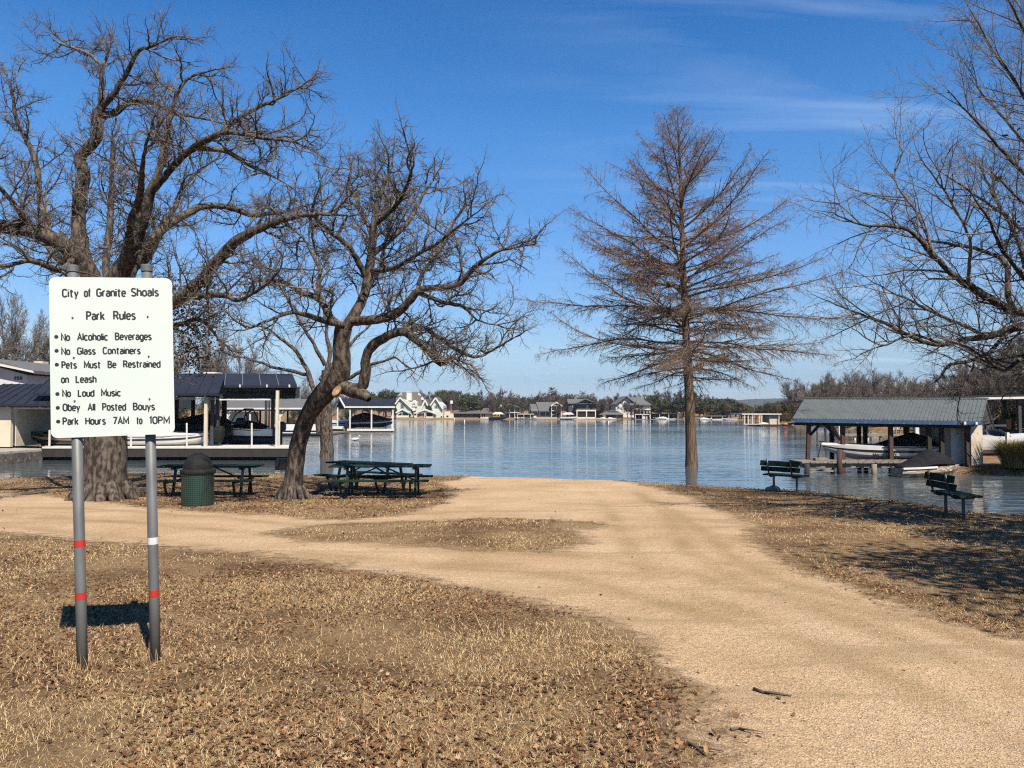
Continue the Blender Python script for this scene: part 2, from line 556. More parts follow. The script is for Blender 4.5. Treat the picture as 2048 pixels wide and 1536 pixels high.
# ------------------------------------------------------------------ ground, road, water, hills
def px_poly(pts):
    return [(p.x, p.y) for p in (G(u, v) for u, v in pts)]


ROAD = px_poly([(-700, 985), (-300, 985), (0, 985), (200, 1004), (380, 1022), (560, 1032), (700, 1040), (800, 1030), (880, 1008), (905, 985), (880, 965), (930, 957),
                (1020, 952), (1120, 956), (1230, 962), (1320, 977), (1400, 1000), (1475, 1028), (1520, 1055), (1512, 1085), (1540, 1112),
                (1640, 1152), (1750, 1192), (1900, 1240), (2048, 1275), (2300, 1345), (2800, 1500), (3400, 2000), (3000, 2800),
                (1500, 2800), (1400, 1700), (1385, 1536), (1395, 1440), (1372, 1375), (1310, 1335), (1275, 1280), (1170, 1240), (1050, 1203), (900, 1172),
                (700, 1142), (500, 1106), (300, 1096), (180, 1082), (0, 1066), (-300, 1060), (-800, 1050)])
ISLAND = px_poly([(540, 1068), (650, 1052), (760, 1046), (950, 1039), (1100, 1041), (1215, 1051), (1130, 1062), (1178, 1086), (1100, 1104), (950, 1101),
                  (760, 1084), (620, 1084)])
TRACKS = [px_poly(t) for t in ([(-400, 1030), (100, 1046), (400, 1073), (700, 1104), (900, 1119), (1100, 1128), (1300, 1133), (1480, 1148)],
                               [(-400, 1012), (150, 1026), (420, 1046), (560, 1058)],
                               [(650, 1092), (850, 1108), (1060, 1118), (1250, 1150), (1450, 1200), (1700, 1260)],
                               [(1225, 985), (1290, 1030), (1335, 1075), (1370, 1115), (1440, 1165), (1600, 1215), (1800, 1290), (2048, 1390), (2400, 1520)],
                               [(1330, 990), (1400, 1030), (1440, 1070), (1470, 1110), (1560, 1150), (1750, 1215), (2048, 1310), (2500, 1460)],
                               [(620, 1046), (800, 1036), (960, 1030), (1100, 1028)])]


def line_dist(x, y, pts):
    d = np.full(np.shape(x), 1e9)
    for (ax, ay), (bx, by) in zip(pts[:-1], pts[1:]):
        ex, ey = bx - ax, by - ay
        t = np.clip(((x - ax) * ex + (y - ay) * ey) / (ex * ex + ey * ey), 0, 1)
        d = np.minimum(d, np.hypot(x - ax - t * ex, y - ay - t * ey))
    return d


def road_sdf(x, y):
    d = np.minimum(sdf(x, y, ROAD), -sdf(x, y, ISLAND))
    return d + 0.22 * fbm(x * 1.6, y * 1.6, 21, 4)


def grid_faces(nx, ny):
    i = np.arange(ny - 1)[:, None] * nx + np.arange(nx - 1)[None, :]
    return np.stack([i, i + 1, i + 1 + nx, i + nx], -1).reshape(-1, 4)


def grow_axis(start, step, k, end):
    out = [start]
    while out[-1] < end:
        out.append(out[-1] + step)
        step *= k
    return out


xp = grow_axis(13, 0.11, 1.06, 3000)[1:]
GX = np.array([-k for k in xp[::-1]] + list(np.arange(-13, 13.001, 0.1)) + xp)
gy = [-40, -25, -15, -8, -4, -1, 0.5, 1.2]
while gy[-1] < 34:
    gy.append(gy[-1] + max(0.05, 0.0115 * gy[-1]))
GY = np.array(gy + grow_axis(gy[-1], 0.42, 1.06, 2900)[1:])
XX, YY = np.meshgrid(GX, GY)
xx, yy = XX.ravel(), YY.ravel()
zz = gz(xx, yy)


def tex_pos(n, l):
    g = n.new('ShaderNodeNewGeometry')
    return g.outputs['Position']


def noise_node(n, l, vec, scale, detail=5, rough=0.5, dist=0.0):
    z = n.new('ShaderNodeTexNoise')
    z.inputs['Scale'].default_value, z.inputs['Detail'].default_value = scale, detail
    z.inputs['Roughness'].default_value, z.inputs['Distortion'].default_value = rough, dist
    l.new(vec, z.inputs['Vector'])
    return z.outputs['Fac']


def ramp_node(n, l, fac, stops):
    r = n.new('ShaderNodeValToRGB')
    while len(r.color_ramp.elements) < len(stops):
        r.color_ramp.elements.new(0.5)
    for e, (p, c) in zip(r.color_ramp.elements, stops):
        e.position, e.color = p, (*c, 1)
    l.new(fac, r.inputs['Fac'])
    return r.outputs['Color']


def mix_node(n, l, fac, a, b, mode='MIX'):
    x = n.new('ShaderNodeMixRGB')
    x.blend_type = mode
    for s, k in ((fac, 'Fac'), (a, 'Color1'), (b, 'Color2')):
        if hasattr(s, 'links'): l.new(s, x.inputs[k])
        else: x.inputs[k].default_value = s if k == 'Fac' else (*s, 1)
    return x.outputs['Color']


def math_node(n, l, op, a, b=None, clamp=False):
    x = n.new('ShaderNodeMath')
    x.operation, x.use_clamp = op, clamp
    for i, s in enumerate((a, b)):
        if s is None: continue
        if hasattr(s, 'links'): l.new(s, x.inputs[i])
        else: x.inputs[i].default_value = s
    return x.outputs[0]


def bump_node(n, l, h, strength, dist, normal=None):
    b = n.new('ShaderNodeBump')
    b.inputs['Strength'].default_value, b.inputs['Distance'].default_value = strength, dist
    l.new(h, b.inputs['Height'])
    if normal is not None: l.new(normal, b.inputs['Normal'])
    return b.outputs[0]


# soil and matted dead grass
m, n, l, b = new_mat('dead_turf')
pos = tex_pos(n, l)
c = ramp_node(n, l, noise_node(n, l, pos, 0.9, 6, 0.6), [(0.32, (0.085, 0.048, 0.024)), (0.46, (0.150, 0.094, 0.047)), (0.58, (0.24, 0.163, 0.085)), (0.72, (0.23, 0.165, 0.085))])
c = mix_node(n, l, math_node(n, l, 'MULTIPLY', noise_node(n, l, pos, 55, 4, 0.7), 0.6), c, (0.0620, 0.0384, 0.0236))
c = mix_node(n, l, ramp_node(n, l, noise_node(n, l, pos, 24, 3, 0.7), [(0.52, (0, 0, 0)), (0.68, (0.6, 0.6, 0.6))]), c, (0.31, 0.223, 0.124))
l.new(c, b.inputs['Base Color'])
b.inputs['Roughness'].default_value = 1.0
b.inputs['Specular IOR Level'].default_value = 0.1
l.new(bump_node(n, l, noise_node(n, l, pos, 60, 5, 0.7), 1.0, 0.03), b.inputs['Normal'])
M['turf'] = m

ground = mesh_np('ground', np.stack([xx, yy, zz], 1), grid_faces(len(GX), len(GY)), M['turf'], smooth=True)
tag(ground, 'brown winter turf of the lakeside park with dead grass and soil', 'ground', kind='structure')

# decomposed granite road
rs = road_sdf(xx, yy)
tr = np.zeros(len(xx))
for t in TRACKS:
    for off in (-0.62, 0.62):
        pts = np.array(t)
        d = np.gradient(pts, axis=0)
        nn = np.stack([-d[:, 1], d[:, 0]], 1) / np.linalg.norm(d, axis=1)[:, None]
        tr = np.maximum(tr, np.exp(-(line_dist(xx, yy, [tuple(p) for p in pts + nn * off]) / 0.17) ** 2))
keep = (rs > -0.45) & (yy < 31) & (np.abs(xx) < 60)
fc = grid_faces(len(GX), len(GY))
fc = fc[keep[fc].all(1)]
ids, inv = np.unique(fc, return_inverse=True)
m, n, l, b = new_mat('granite_gravel')
pos = tex_pos(n, l)
at = n.new('ShaderNodeAttribute'); at.attribute_name = 'inside'
ak = n.new('ShaderNodeAttribute'); ak.attribute_name = 'track'
base = ramp_node(n, l, noise_node(n, l, pos, 0.55, 6, 0.6, 0.3), [(0.30, (0.300, 0.208, 0.122)), (0.5, (0.365, 0.266, 0.166)), (0.72, (0.405, 0.308, 0.205))])
vor = n.new('ShaderNodeTexVoronoi')
vor.inputs['Scale'].default_value = 85
l.new(pos, vor.inputs['Vector'])
stones = ramp_node(n, l, vor.outputs['Color'], [(0.0, (0.42, 0.38, 0.34)), (0.3, (0.86, 0.84, 0.82)), (0.7, (1.06, 1.05, 1.05)), (1.0, (1.32, 1.30, 1.27))])
base = mix_node(n, l, 0.85, base, stones, 'MULTIPLY')
base = mix_node(n, l, ramp_node(n, l, noise_node(n, l, pos, 40, 5, 0.75), [(0.38, (0.55, 0.55, 0.55)), (0.52, (0, 0, 0))]), base, (0.1488, 0.0961, 0.0527))
trk = math_node(n, l, 'MULTIPLY', ak.outputs['Fac'], ramp_node(n, l, noise_node(n, l, pos, 0.8, 6, 0.65), [(0.33, (0, 0, 0)), (0.55, (0.62, 0.62, 0.62))]))
base = mix_node(n, l, trk, base, (0.1767, 0.1178, 0.0558))
mpg = n.new('ShaderNodeMapping'); mpg.inputs['Scale'].default_value = (0.5, 2.4, 1); mpg.inputs['Rotation'].default_value = (0, 0, 0.25)
l.new(pos, mpg.inputs['Vector'])
base = mix_node(n, l, ramp_node(n, l, noise_node(n, l, mpg.outputs[0], 0.75, 7, 0.62, 0.5), [(0.52, (0, 0, 0)), (0.66, (0.85, 0.85, 0.85))]), base, (0.235, 0.168, 0.098))
l.new(base, b.inputs['Base Color'])
b.inputs['Roughness'].default_value = 0.95
b.inputs['Specular IOR Level'].default_value = 0.15
l.new(bump_node(n, l, vor.outputs['Distance'], 0.6, 0.012, bump_node(n, l, noise_node(n, l, pos, 9, 8, 0.7), 0.7, 0.05)), b.inputs['Normal'])
edge = math_node(n, l, 'ADD', at.outputs['Fac'], math_node(n, l, 'MULTIPLY', math_node(n, l, 'SUBTRACT', noise_node(n, l, pos, 6, 7, 0.75), 0.5), 1.25))
mr = n.new('ShaderNodeMapRange')
mr.inputs['From Min'].default_value, mr.inputs['From Max'].default_value = -0.14, 0.24
l.new(edge, mr.inputs['Value'])
l.new(mr.outputs[0], b.inputs['Alpha'])
M['gravel'] = m
road = mesh_np('gravel_road', np.stack([xx, yy, zz + 0.008], 1)[ids], inv.reshape(-1, 4), m, smooth=True, attrs={'inside': rs[ids], 'track': tr[ids]})
tag(road, 'tan decomposed granite drive forking across the park with worn tyre tracks', 'road', kind='structure')

# lake
m, n, l, b = new_mat('lake_water')
pos = tex_pos(n, l)
mp = n.new('ShaderNodeMapping'); mp.inputs['Scale'].default_value = (0.30, 1.0, 1); mp.inputs['Rotation'].default_value = (0, 0, 0.12)
l.new(pos, mp.inputs['Vector'])
mp2 = n.new('ShaderNodeMapping'); mp2.inputs['Scale'].default_value = (0.5, 1.3, 1); mp2.inputs['Rotation'].default_value = (0, 0, -0.2)
l.new(pos, mp2.inputs['Vector'])
b.inputs['Base Color'].default_value = (0.045, 0.062, 0.072, 1)
b.inputs['Roughness'].default_value = 0.04
b.inputs['IOR'].default_value = 1.333
b.inputs['Specular IOR Level'].default_value = 0.5
gust = ramp_node(n, l, noise_node(n, l, mp.outputs[0], 0.06, 4, 0.6), [(0.35, (0.25, 0.25, 0.25)), (0.65, (1, 1, 1))])
h = math_node(n, l, 'ADD', math_node(n, l, 'MULTIPLY', noise_node(n, l, mp.outputs[0], 1.3, 3, 0.55, 0.2), 1.0), math_node(n, l, 'MULTIPLY', noise_node(n, l, mp2.outputs[0], 4.5, 2, 0.5), 0.22))
h = math_node(n, l, 'MULTIPLY', h, gust)
l.new(bump_node(n, l, h, 0.6, 0.097), b.inputs['Normal'])
M['water'] = m
lx = np.array([-3000, -400, -100, -40, 0, 40, 100, 400, 3000.0]); ly = np.array([9, 30, 60, 120, 250, 300.0])
LX, LY = np.meshgrid(lx, ly)
lake = mesh_np('lake', np.stack([LX.ravel(), LY.ravel(), np.full(LX.size, WATER)], 1), grid_faces(len(lx), len(ly)), m)
tag(lake, 'wide blue rippled lake between the park and the far houses', 'water', kind='structure')

# wooded hills beyond
m, n, l, b = new_mat('wooded_hillside')
pos = tex_pos(n, l)
c = ramp_node(n, l, noise_node(n, l, pos, 0.035, 6, 0.7), [(0.35, (0.0186, 0.0248, 0.0149)), (0.55, (0.0384, 0.0372, 0.0260)), (0.7, (0.0620, 0.0546, 0.0409))])
l.new(c, b.inputs['Base Color'])
b.inputs['Roughness'].default_value = 1
b.inputs['Specular IOR Level'].default_value = 0
l.new(bump_node(n, l, noise_node(n, l, pos, 0.09, 5, 0.7), 1.0, 8), b.inputs['Normal'])
hx = np.arange(-1500, 2600, 9.0); hy = np.arange(1350, 3000, 16.0)
HX, HY = np.meshgrid(hx, hy)
env = np.interp(HX, [-1500, -900, -300, 200, 420, 560, 700, 900, 1300, 1800, 2600], [22, 24, 20, 18, 20, 33, 42, 50, 62, 70, 60])
HZ = env * sstep((HY - 1350) / 700) * (0.85 + 0.15 * fbm(HX / 260, HY / 260, 40)) + 3.0 * fbm(HX / 22, HY / 22, 41, 3)
hill = mesh_np('hill', np.stack([HX.ravel(), HY.ravel(), HZ.ravel()], 1), grid_faces(len(hx), len(hy)), m, smooth=True)
tag(hill, 'long wooded ridge far behind the lake houses', 'hill', kind='structure')

# ------------------------------------------------------------------ dead grass, leaves
NR = np.random.default_rng(7)
TRUNKS = [(210, 998), (585, 998), (1383, 968), (653, 945)]
TR_XY = [(G(u, v).x, G(u, v).y) for u, v in TRUNKS]


def scatter(n, y0, y1, x_pad=1.0):
    """Points over the seen ground between two depths, even per square metre."""
    y = y0 + (y1 - y0) * np.sqrt(NR.random(n) * 0.999 + 0.0) if False else NR.uniform(y0, y1, n)
    w = 0.665 * y + x_pad
    wmax = 0.665 * y1 + x_pad
    x = NR.uniform(-wmax, wmax, n)
    k = np.abs(x) < w
    return x[k], y[k]


def leaf_mask(x, y):
    m = 0.46 + 1.15 * fbm(x * 0.7, y * 0.7, 61, 4) + 0.35 * fbm(x * 2.7, y * 2.7, 63, 2)
    m = m + 0.55 * np.exp(-((y - 2.5) / 0.95) ** 2) * (x < 1.0)
    for (tx, ty), s in zip(TR_XY, (3.2, 3.4, 2.6, 2.5)):
        m = m + 0.75 * np.exp(-(np.hypot((x - tx) * 0.75, y - ty) / s) ** 2)
    m = m - 0.45 * np.exp(-(((x + 0.6) / 3.2) ** 2 + ((y - 12.3) / 1.8) ** 2))
    m = m - 0.55 * sstep((x - 1.0) / 3) * (y < 15) - 0.25 * sstep((y - 5.5) / 4) * (y < 14)
    return m


def blades(x, y, h0, h1, w, lean, seed):
    rg = np.random.default_rng(seed)
    n = len(x)
    z = gz(x, y) - 0.004
    h = rg.uniform(h0, h1, n) * (0.6 + 0.8 * rg.random(n) ** 3)
    a = rg.uniform(0, 2 * np.pi, n)
    le = rg.uniform(0.25, 1.0, n) * lean
    dx, dy = np.cos(a), np.sin(a)
    px, py = -dy, dx
    cx = rg.normal(0, 0.25, n)
    ww = w * rg.uniform(0.6, 1.3, n)
    V = np.zeros((n, 5, 3))
    for k, (t, wk) in enumerate(((0, 1), (0, -1), (0.55, 0.8), (0.55, -0.8), (1, 0))):
        out = h * le * t ** 1.5
        V[:, k, 0] = x + dx * out + px * (ww * wk * 0.5 + cx * h * t * t)
        V[:, k, 1] = y + dy * out + py * (ww * wk * 0.5 + cx * h * t * t)
        V[:, k, 2] = z + h * t * np.clip(1.15 - le * 0.6, 0.12, 1)
    i = np.arange(n)[:, None] * 5
    Fq = np.concatenate([i + np.array([[0, 1, 3]]), i + np.array([[0, 3, 2]]), i + np.array([[2, 3, 4]])], 1).reshape(-1, 3)
    return V.reshape(-1, 3), Fq


parts = []
for y0, y1, n_, h0, h1, w_, lean, sd in ((2.2, 4.6, 420000, 0.017, 0.052, 0.0032, 2.1, 1), (4.6, 8.5, 520000, 0.018, 0.052, 0.0045, 2.0, 2),
                                          (8.5, 15, 420000, 0.018, 0.05, 0.007, 1.8, 3), (15, 29, 170000, 0.02, 0.045, 0.014, 1.5, 4)):
    x, y = scatter(n_, y0, y1)
    pr = np.clip(0.45 + 0.9 * fbm(x * 0.9, y * 0.9, 71, 4), 0.08, 1)
    k = (road_sdf(x, y) < 0.16 - 0.42 * NR.random(len(x))) & (sdf(x, y, NEAR_LAND) > 0.1) & (NR.random(len(x)) < pr)
    parts.append(blades(x[k], y[k], h0, h1, w_, lean, sd))
# taller dead stalks in the foreground
x, y = scatter(4200, 2.3, 6.5)
k = (road_sdf(x, y) < -0.5) & (fbm(x * 1.3, y * 1.3, 77, 3) > -0.1) & (x < 1.2)
parts.append(blades(x[k], y[k], 0.09, 0.20, 0.0028, 0.8, 9))
for u, v in ((165, 1337), (311, 1320)):
    g_ = G(u, v)
    a_ = NR.uniform(0, 6.28, 160); r_ = NR.uniform(0.035, 0.13, 160)
    parts.append(blades(g_.x + r_ * np.cos(a_), g_.y + r_ * np.sin(a_), 0.04, 0.16, 0.003, 0.7, 10))
off, Vs, Fs = 0, [], []
for V, Fq in parts:
    Vs.append(V); Fs.append(Fq + off); off += len(V)
M['grass'] = ramp_island('dead_grass_blades', [(0.0, (0.24, 0.135, 0.066)), (0.3, (0.50, 0.335, 0.175)), (0.6, (0.70, 0.51, 0.28)), (0.85, (0.82, 0.63, 0.355)), (1.0, (0.56, 0.48, 0.23))], 0.85, 0.2, 0.8)
gr = mesh_np('dead_grass', np.concatenate(Vs), np.concatenate(Fs), M['grass'])
tag(gr, 'short straw coloured dead grass on both sides of the drive', 'grass', kind='stuff')


def leaf_mesh(x, y, s0, s1, seed, lift=0.012):
    rg = np.random.default_rng(seed)
    n = len(x)
    z = gz(x, y) + rg.uniform(0.003, lift, n)
    out = np.array([(0, -0.5), (0.16, -0.22), (0.30, -0.26), (0.20, 0.02), (0.36, 0.16), (0.16, 0.26), (0.05, 0.52), (-0.13, 0.27), (-0.34, 0.18), (-0.18, 0.0), (-0.31, -0.24), (-0.14, -0.2)])
    s = rg.uniform(s0, s1, n)[:, None]
    a = rg.uniform(0, 2 * np.pi, n)[:, None]
    curl = rg.uniform(-0.7, 1.3, n)[:, None]
    tx, ty = rg.normal(0, 0.33, n)[:, None], rg.normal(0, 0.33, n)[:, None]
    ox = np.concatenate([[0], out[:, 0]])[None, :] * s * rg.uniform(0.7, 1.1, n)[:, None]
    oy = np.concatenate([[0], out[:, 1]])[None, :] * s
    oz = curl * (ox ** 2 * 3.2 + oy ** 2 * 1.1) / s + ox * tx + oy * ty
    oz = np.maximum(oz - oz.min(1, keepdims=True), 0)
    X = x[:, None] + ox * np.cos(a) - oy * np.sin(a)
    Y = y[:, None] + ox * np.sin(a) + oy * np.cos(a)
    V = np.stack([X, Y, z[:, None] + oz], -1).reshape(-1, 3)
    k = len(out)
    i = np.arange(n)[:, None, None] * (k + 1)
    tri = np.array([(0, 1 + j, 1 + (j + 1) % k) for j in range(k)])[None]
    return V, (i + tri).reshape(-1, 3)


parts = []
for y0, y1, n_, s0, s1, sd in ((2.2, 4.8, 36000, 0.013, 0.045, 21), (4.8, 9, 62000, 0.013, 0.040, 22), (9, 15, 36000, 0.024, 0.05, 23), (15, 28, 45000, 0.035, 0.065, 24)):
    x, y = scatter(n_, y0, y1)
    rsd = road_sdf(x, y)
    pr = np.clip(leaf_mask(x, y), 0.02, 1) * np.where(rsd > 0.0, 0.004 + 0.30 * np.exp(-np.maximum(rsd, 0) / 0.12), 1)
    pr = np.maximum(pr, 0.85 * np.exp(-((rsd + 0.22) / 0.20) ** 2) * (fbm(x * 0.8, y * 0.8, 88, 3) > -0.25) * (x > -2.5) * (y < 9))
    k = (NR.random(len(x)) < pr) & (sdf(x, y, NEAR_LAND) > 0.05)
    parts.append(leaf_mesh(x[k], y[k], s0, s1, sd))
off, Vs, Fs = 0, [], []
for V, Fq in parts:
    Vs.append(V); Fs.append(Fq + off); off += len(V)
M['leaves'] = ramp_island('fallen_oak_leaves', [(0.0, (0.055, 0.026, 0.014)), (0.35, (0.145, 0.070, 0.034)), (0.65, (0.255, 0.130, 0.062)), (0.9, (0.40, 0.225, 0.110)), (1.0, (0.48, 0.36, 0.24))], 0.8, 0.15)
lv = mesh_np('fallen_leaves', np.concatenate(Vs), np.concatenate(Fs), M['leaves'])
tag(lv, 'dry brown oak leaves lying over the dead grass and along the drive', 'leaves', kind='stuff')

# loose stones on the drive
nst = 90000
y = 2.2 + 8.5 * NR.random(nst) ** 1.6
x = NR.uniform(-1, 1, nst) * (0.665 * y + .3)
k = (road_sdf(x, y) > -0.05) & (NR.random(nst) < np.clip(0.5 + 0.9 * fbm(x * 0.8, y * 0.8, 91, 3), .1, 1))
x, y = x[k], y[k]
nst = len(x)
oc = np.array([(1, 0, 0), (0, 1, 0), (-1, 0, 0), (0, -1, 0), (0, 0, .8), (0, 0, -.3)])
a = NR.uniform(0, 6.28, nst)[:, None]
s_ = (NR.uniform(.0018, .005, nst) * (1 + 0.9 * (NR.random(nst) > .985)))[:, None]
ox, oy = oc[None, :, 0] * s_ * NR.uniform(.7, 1.3, (nst, 6)), oc[None, :, 1] * s_ * NR.uniform(.7, 1.3, (nst, 6))
ozv = oc[None, :, 2] * s_ * NR.uniform(.6, 1.2, (nst, 6))
ox, oy = ox + ozv * .3, oy
V = np.stack([x[:, None] + ox * np.cos(a) - oy * np.sin(a), y[:, None] + ox * np.sin(a) + oy * np.cos(a), gz(x, y)[:, None] + .009 + ozv], -1).reshape(-1, 3)
tri = np.array([(0, 1, 4), (1, 2, 4), (2, 3, 4), (3, 0, 4), (1, 0, 5), (2, 1, 5), (3, 2, 5), (0, 3, 5)])
M['grit'] = ramp_island('granite_grit', [(0, (0.30, 0.20, 0.12)), (.3, (0.58, 0.42, 0.27)), (.7, (0.74, 0.58, 0.41)), (1, (0.80, 0.66, 0.50))], .8)
gt = mesh_np('gravel', V, (np.arange(nst)[:, None, None] * 6 + tri[None]).reshape(-1, 3), M['grit'])
tag(gt, 'loose pinkish granite grit scattered over the drive', 'gravel', kind='stuff')
# ------------------------------------------------------------------ rules sign
LD, RD = 5.08, 5.28
c_tl, c_bl = P(97.1, 555.9, LD), P(102.6, 874.4, LD)
c_tr, c_br = P(343.4, 554.2, RD), P(350.1, 869.5, RD)
so = (c_tl + c_bl + c_tr + c_br) / 4
ex = ((c_tr + c_br) - (c_tl + c_bl)).normalized()
ey = ((c_tl + c_tr) - (c_bl + c_br))
ey = (ey - ex * ey.dot(ex)).normalized()
ez = ex.cross(ey).normalized()              # towards the camera
SW = ((c_tr + c_br) - (c_tl + c_bl)).length / 2
SH = ((c_tl + c_tr) - (c_bl + c_br)).length / 2


def on_sign(u, v):
    """Sign-plane coordinates of the zoomed sign pixel (4.04 per px, origin 60, 520)."""
    u, v = 60 + u / 4.0412, 520 + v / 4.0421
    o = Vector((0, 0, CAMZ))
    d = P(u, v, 1.0) - o
    t = (so - o).dot(ez) / d.dot(ez)
    q = o + d * t - so
    return q.dot(ex), q.dot(ey)


def sp(x, y, z=0.0):
    return so + ex * x + ey * y + ez * z


pl, pr = G(165, 1338), G(311, 1321)
sign = thing('park_sign', (pl + pr) / 2, 'white park rules sign in black lettering on two grey steel pipe posts', 'sign')
mb = MB()
rc, outl = 0.042, []
for cx, cy, a0 in ((SW / 2 - rc, SH / 2 - rc, 0), (-SW / 2 + rc, SH / 2 - rc, 90), (-SW / 2 + rc, -SH / 2 + rc, 180), (SW / 2 - rc, -SH / 2 + rc, 270)):
    for k in range(8):
        a = R(a0 + 90 * k / 7)
        outl.append((cx + rc * math.cos(a), cy + rc * math.sin(a)))
mb.prism([sp(x, y, 0) for x, y in outl], ez * -0.003)
mb.build('panel', M['sign_white'], sign)
for base, top_px in ((pl, (144.5, 533, LD + .06)), (pr, (293.5, 533, RD + .0))):
    top = P(top_px[0], top_px[1], top_px[2])
    # run the pipe just behind the panel
    f = (top - base).normalized()
    h = (top - so).dot(ez)
    top = top - ez * (h + 0.042)
    f = (top - base).normalized()
    mb = MB(); mb.tube([base - f * 0.12, base + f * 0.5, top], 0.0335, 20)
    post = mb.build('post', M['galv'], sign, smooth=False)
    for p_ in post.data.polygons: p_.use_smooth = len(p_.vertices) == 4
    mb = MB(); mb.tube([top - f * 0.035, top + f * 0.004, top + f * 0.012], [0.0385, 0.0385, 0.03], 20)
    mb.build('cap', M['galv'], post)
    bands = ((1080, 1093.5, 'red_tape'), (1184, 1198, 'red_tape')) if base is pl else ((1074, 1088, 'white_tape'), (1179, 1192.5, 'red_tape'))
    for v0, v1, mt in bands:
        L = (top - base).length
        yb = base.y

        def at_v(v):
            lo, hi = 0.0, 1.0
            for _ in range(30):
                mid = (lo + hi) / 2
                q = base.lerp(top, mid)
                zz_ = P(1024, v, q.y).z
                if q.z > zz_: hi = mid
                else: lo = mid
            return base.lerp(top, lo)
        mb = MB(); mb.tube([at_v(v1), at_v(v0)], 0.0345, 20, cap=False)
        mb.build('reflective_band', M[mt], post)
for u, v in ((345, 465), (952, 457), (355, 788), (960, 778), (362, 1138), (967, 1122)):
    x, y = on_sign(u, v)
    mb = MB(); mb.tube([sp(x, y, -.002), sp(x, y, .006), sp(x, y, .008)], [.006, .006, .003], 8)
    mb.build('bolt', M['galv'], sign)

WORDS = [(228, 300, [('City', 258, 395), ('of', 435, 497), ('Granite', 535, 778), ('Shoals', 815, 1043)], None),
         (412, 487, [('Park', 453, 607), ('Rules', 672, 857)], None),
         (588, 652, [('No', 250, 325), ('Alcoholic', 380, 633), ('Beverages', 686, 985)], (213, 621)),
         (703, 765, [('No', 252, 327), ('Glass', 380, 533), ('Containers', 587, 896)], (215, 734)),
         (814, 876, [('Pets', 254, 381), ('Must', 435, 575), ('Be', 627, 700), ('Restrained', 752, 1057)], (217, 846)),
         (930, 993, [('on', 250, 317), ('Leash', 368, 540)], None),
         (1043, 1105, [('No', 260, 333), ('Loud', 386, 523), ('Music', 574, 737)], (222, 1083)),
         (1156, 1220, [('Obey', 263, 408), ('All', 465, 531), ('Posted', 583, 779), ('Bouys', 832, 1012)], (225, 1195)),
         (1268, 1332, [('Park', 263, 395), ('Hours', 446, 615), ('7AM', 668, 803), ('to', 858, 911), ('10PM', 963, 1132)], (228, 1306))]


def arc(cx, cy, rx, ry, a0, a1, n=8):
    return [(cx + rx * math.cos(R(a0 + (a1 - a0) * k / n)), cy + ry * math.sin(R(a0 + (a1 - a0) * k / n))) for k in range(n + 1)]


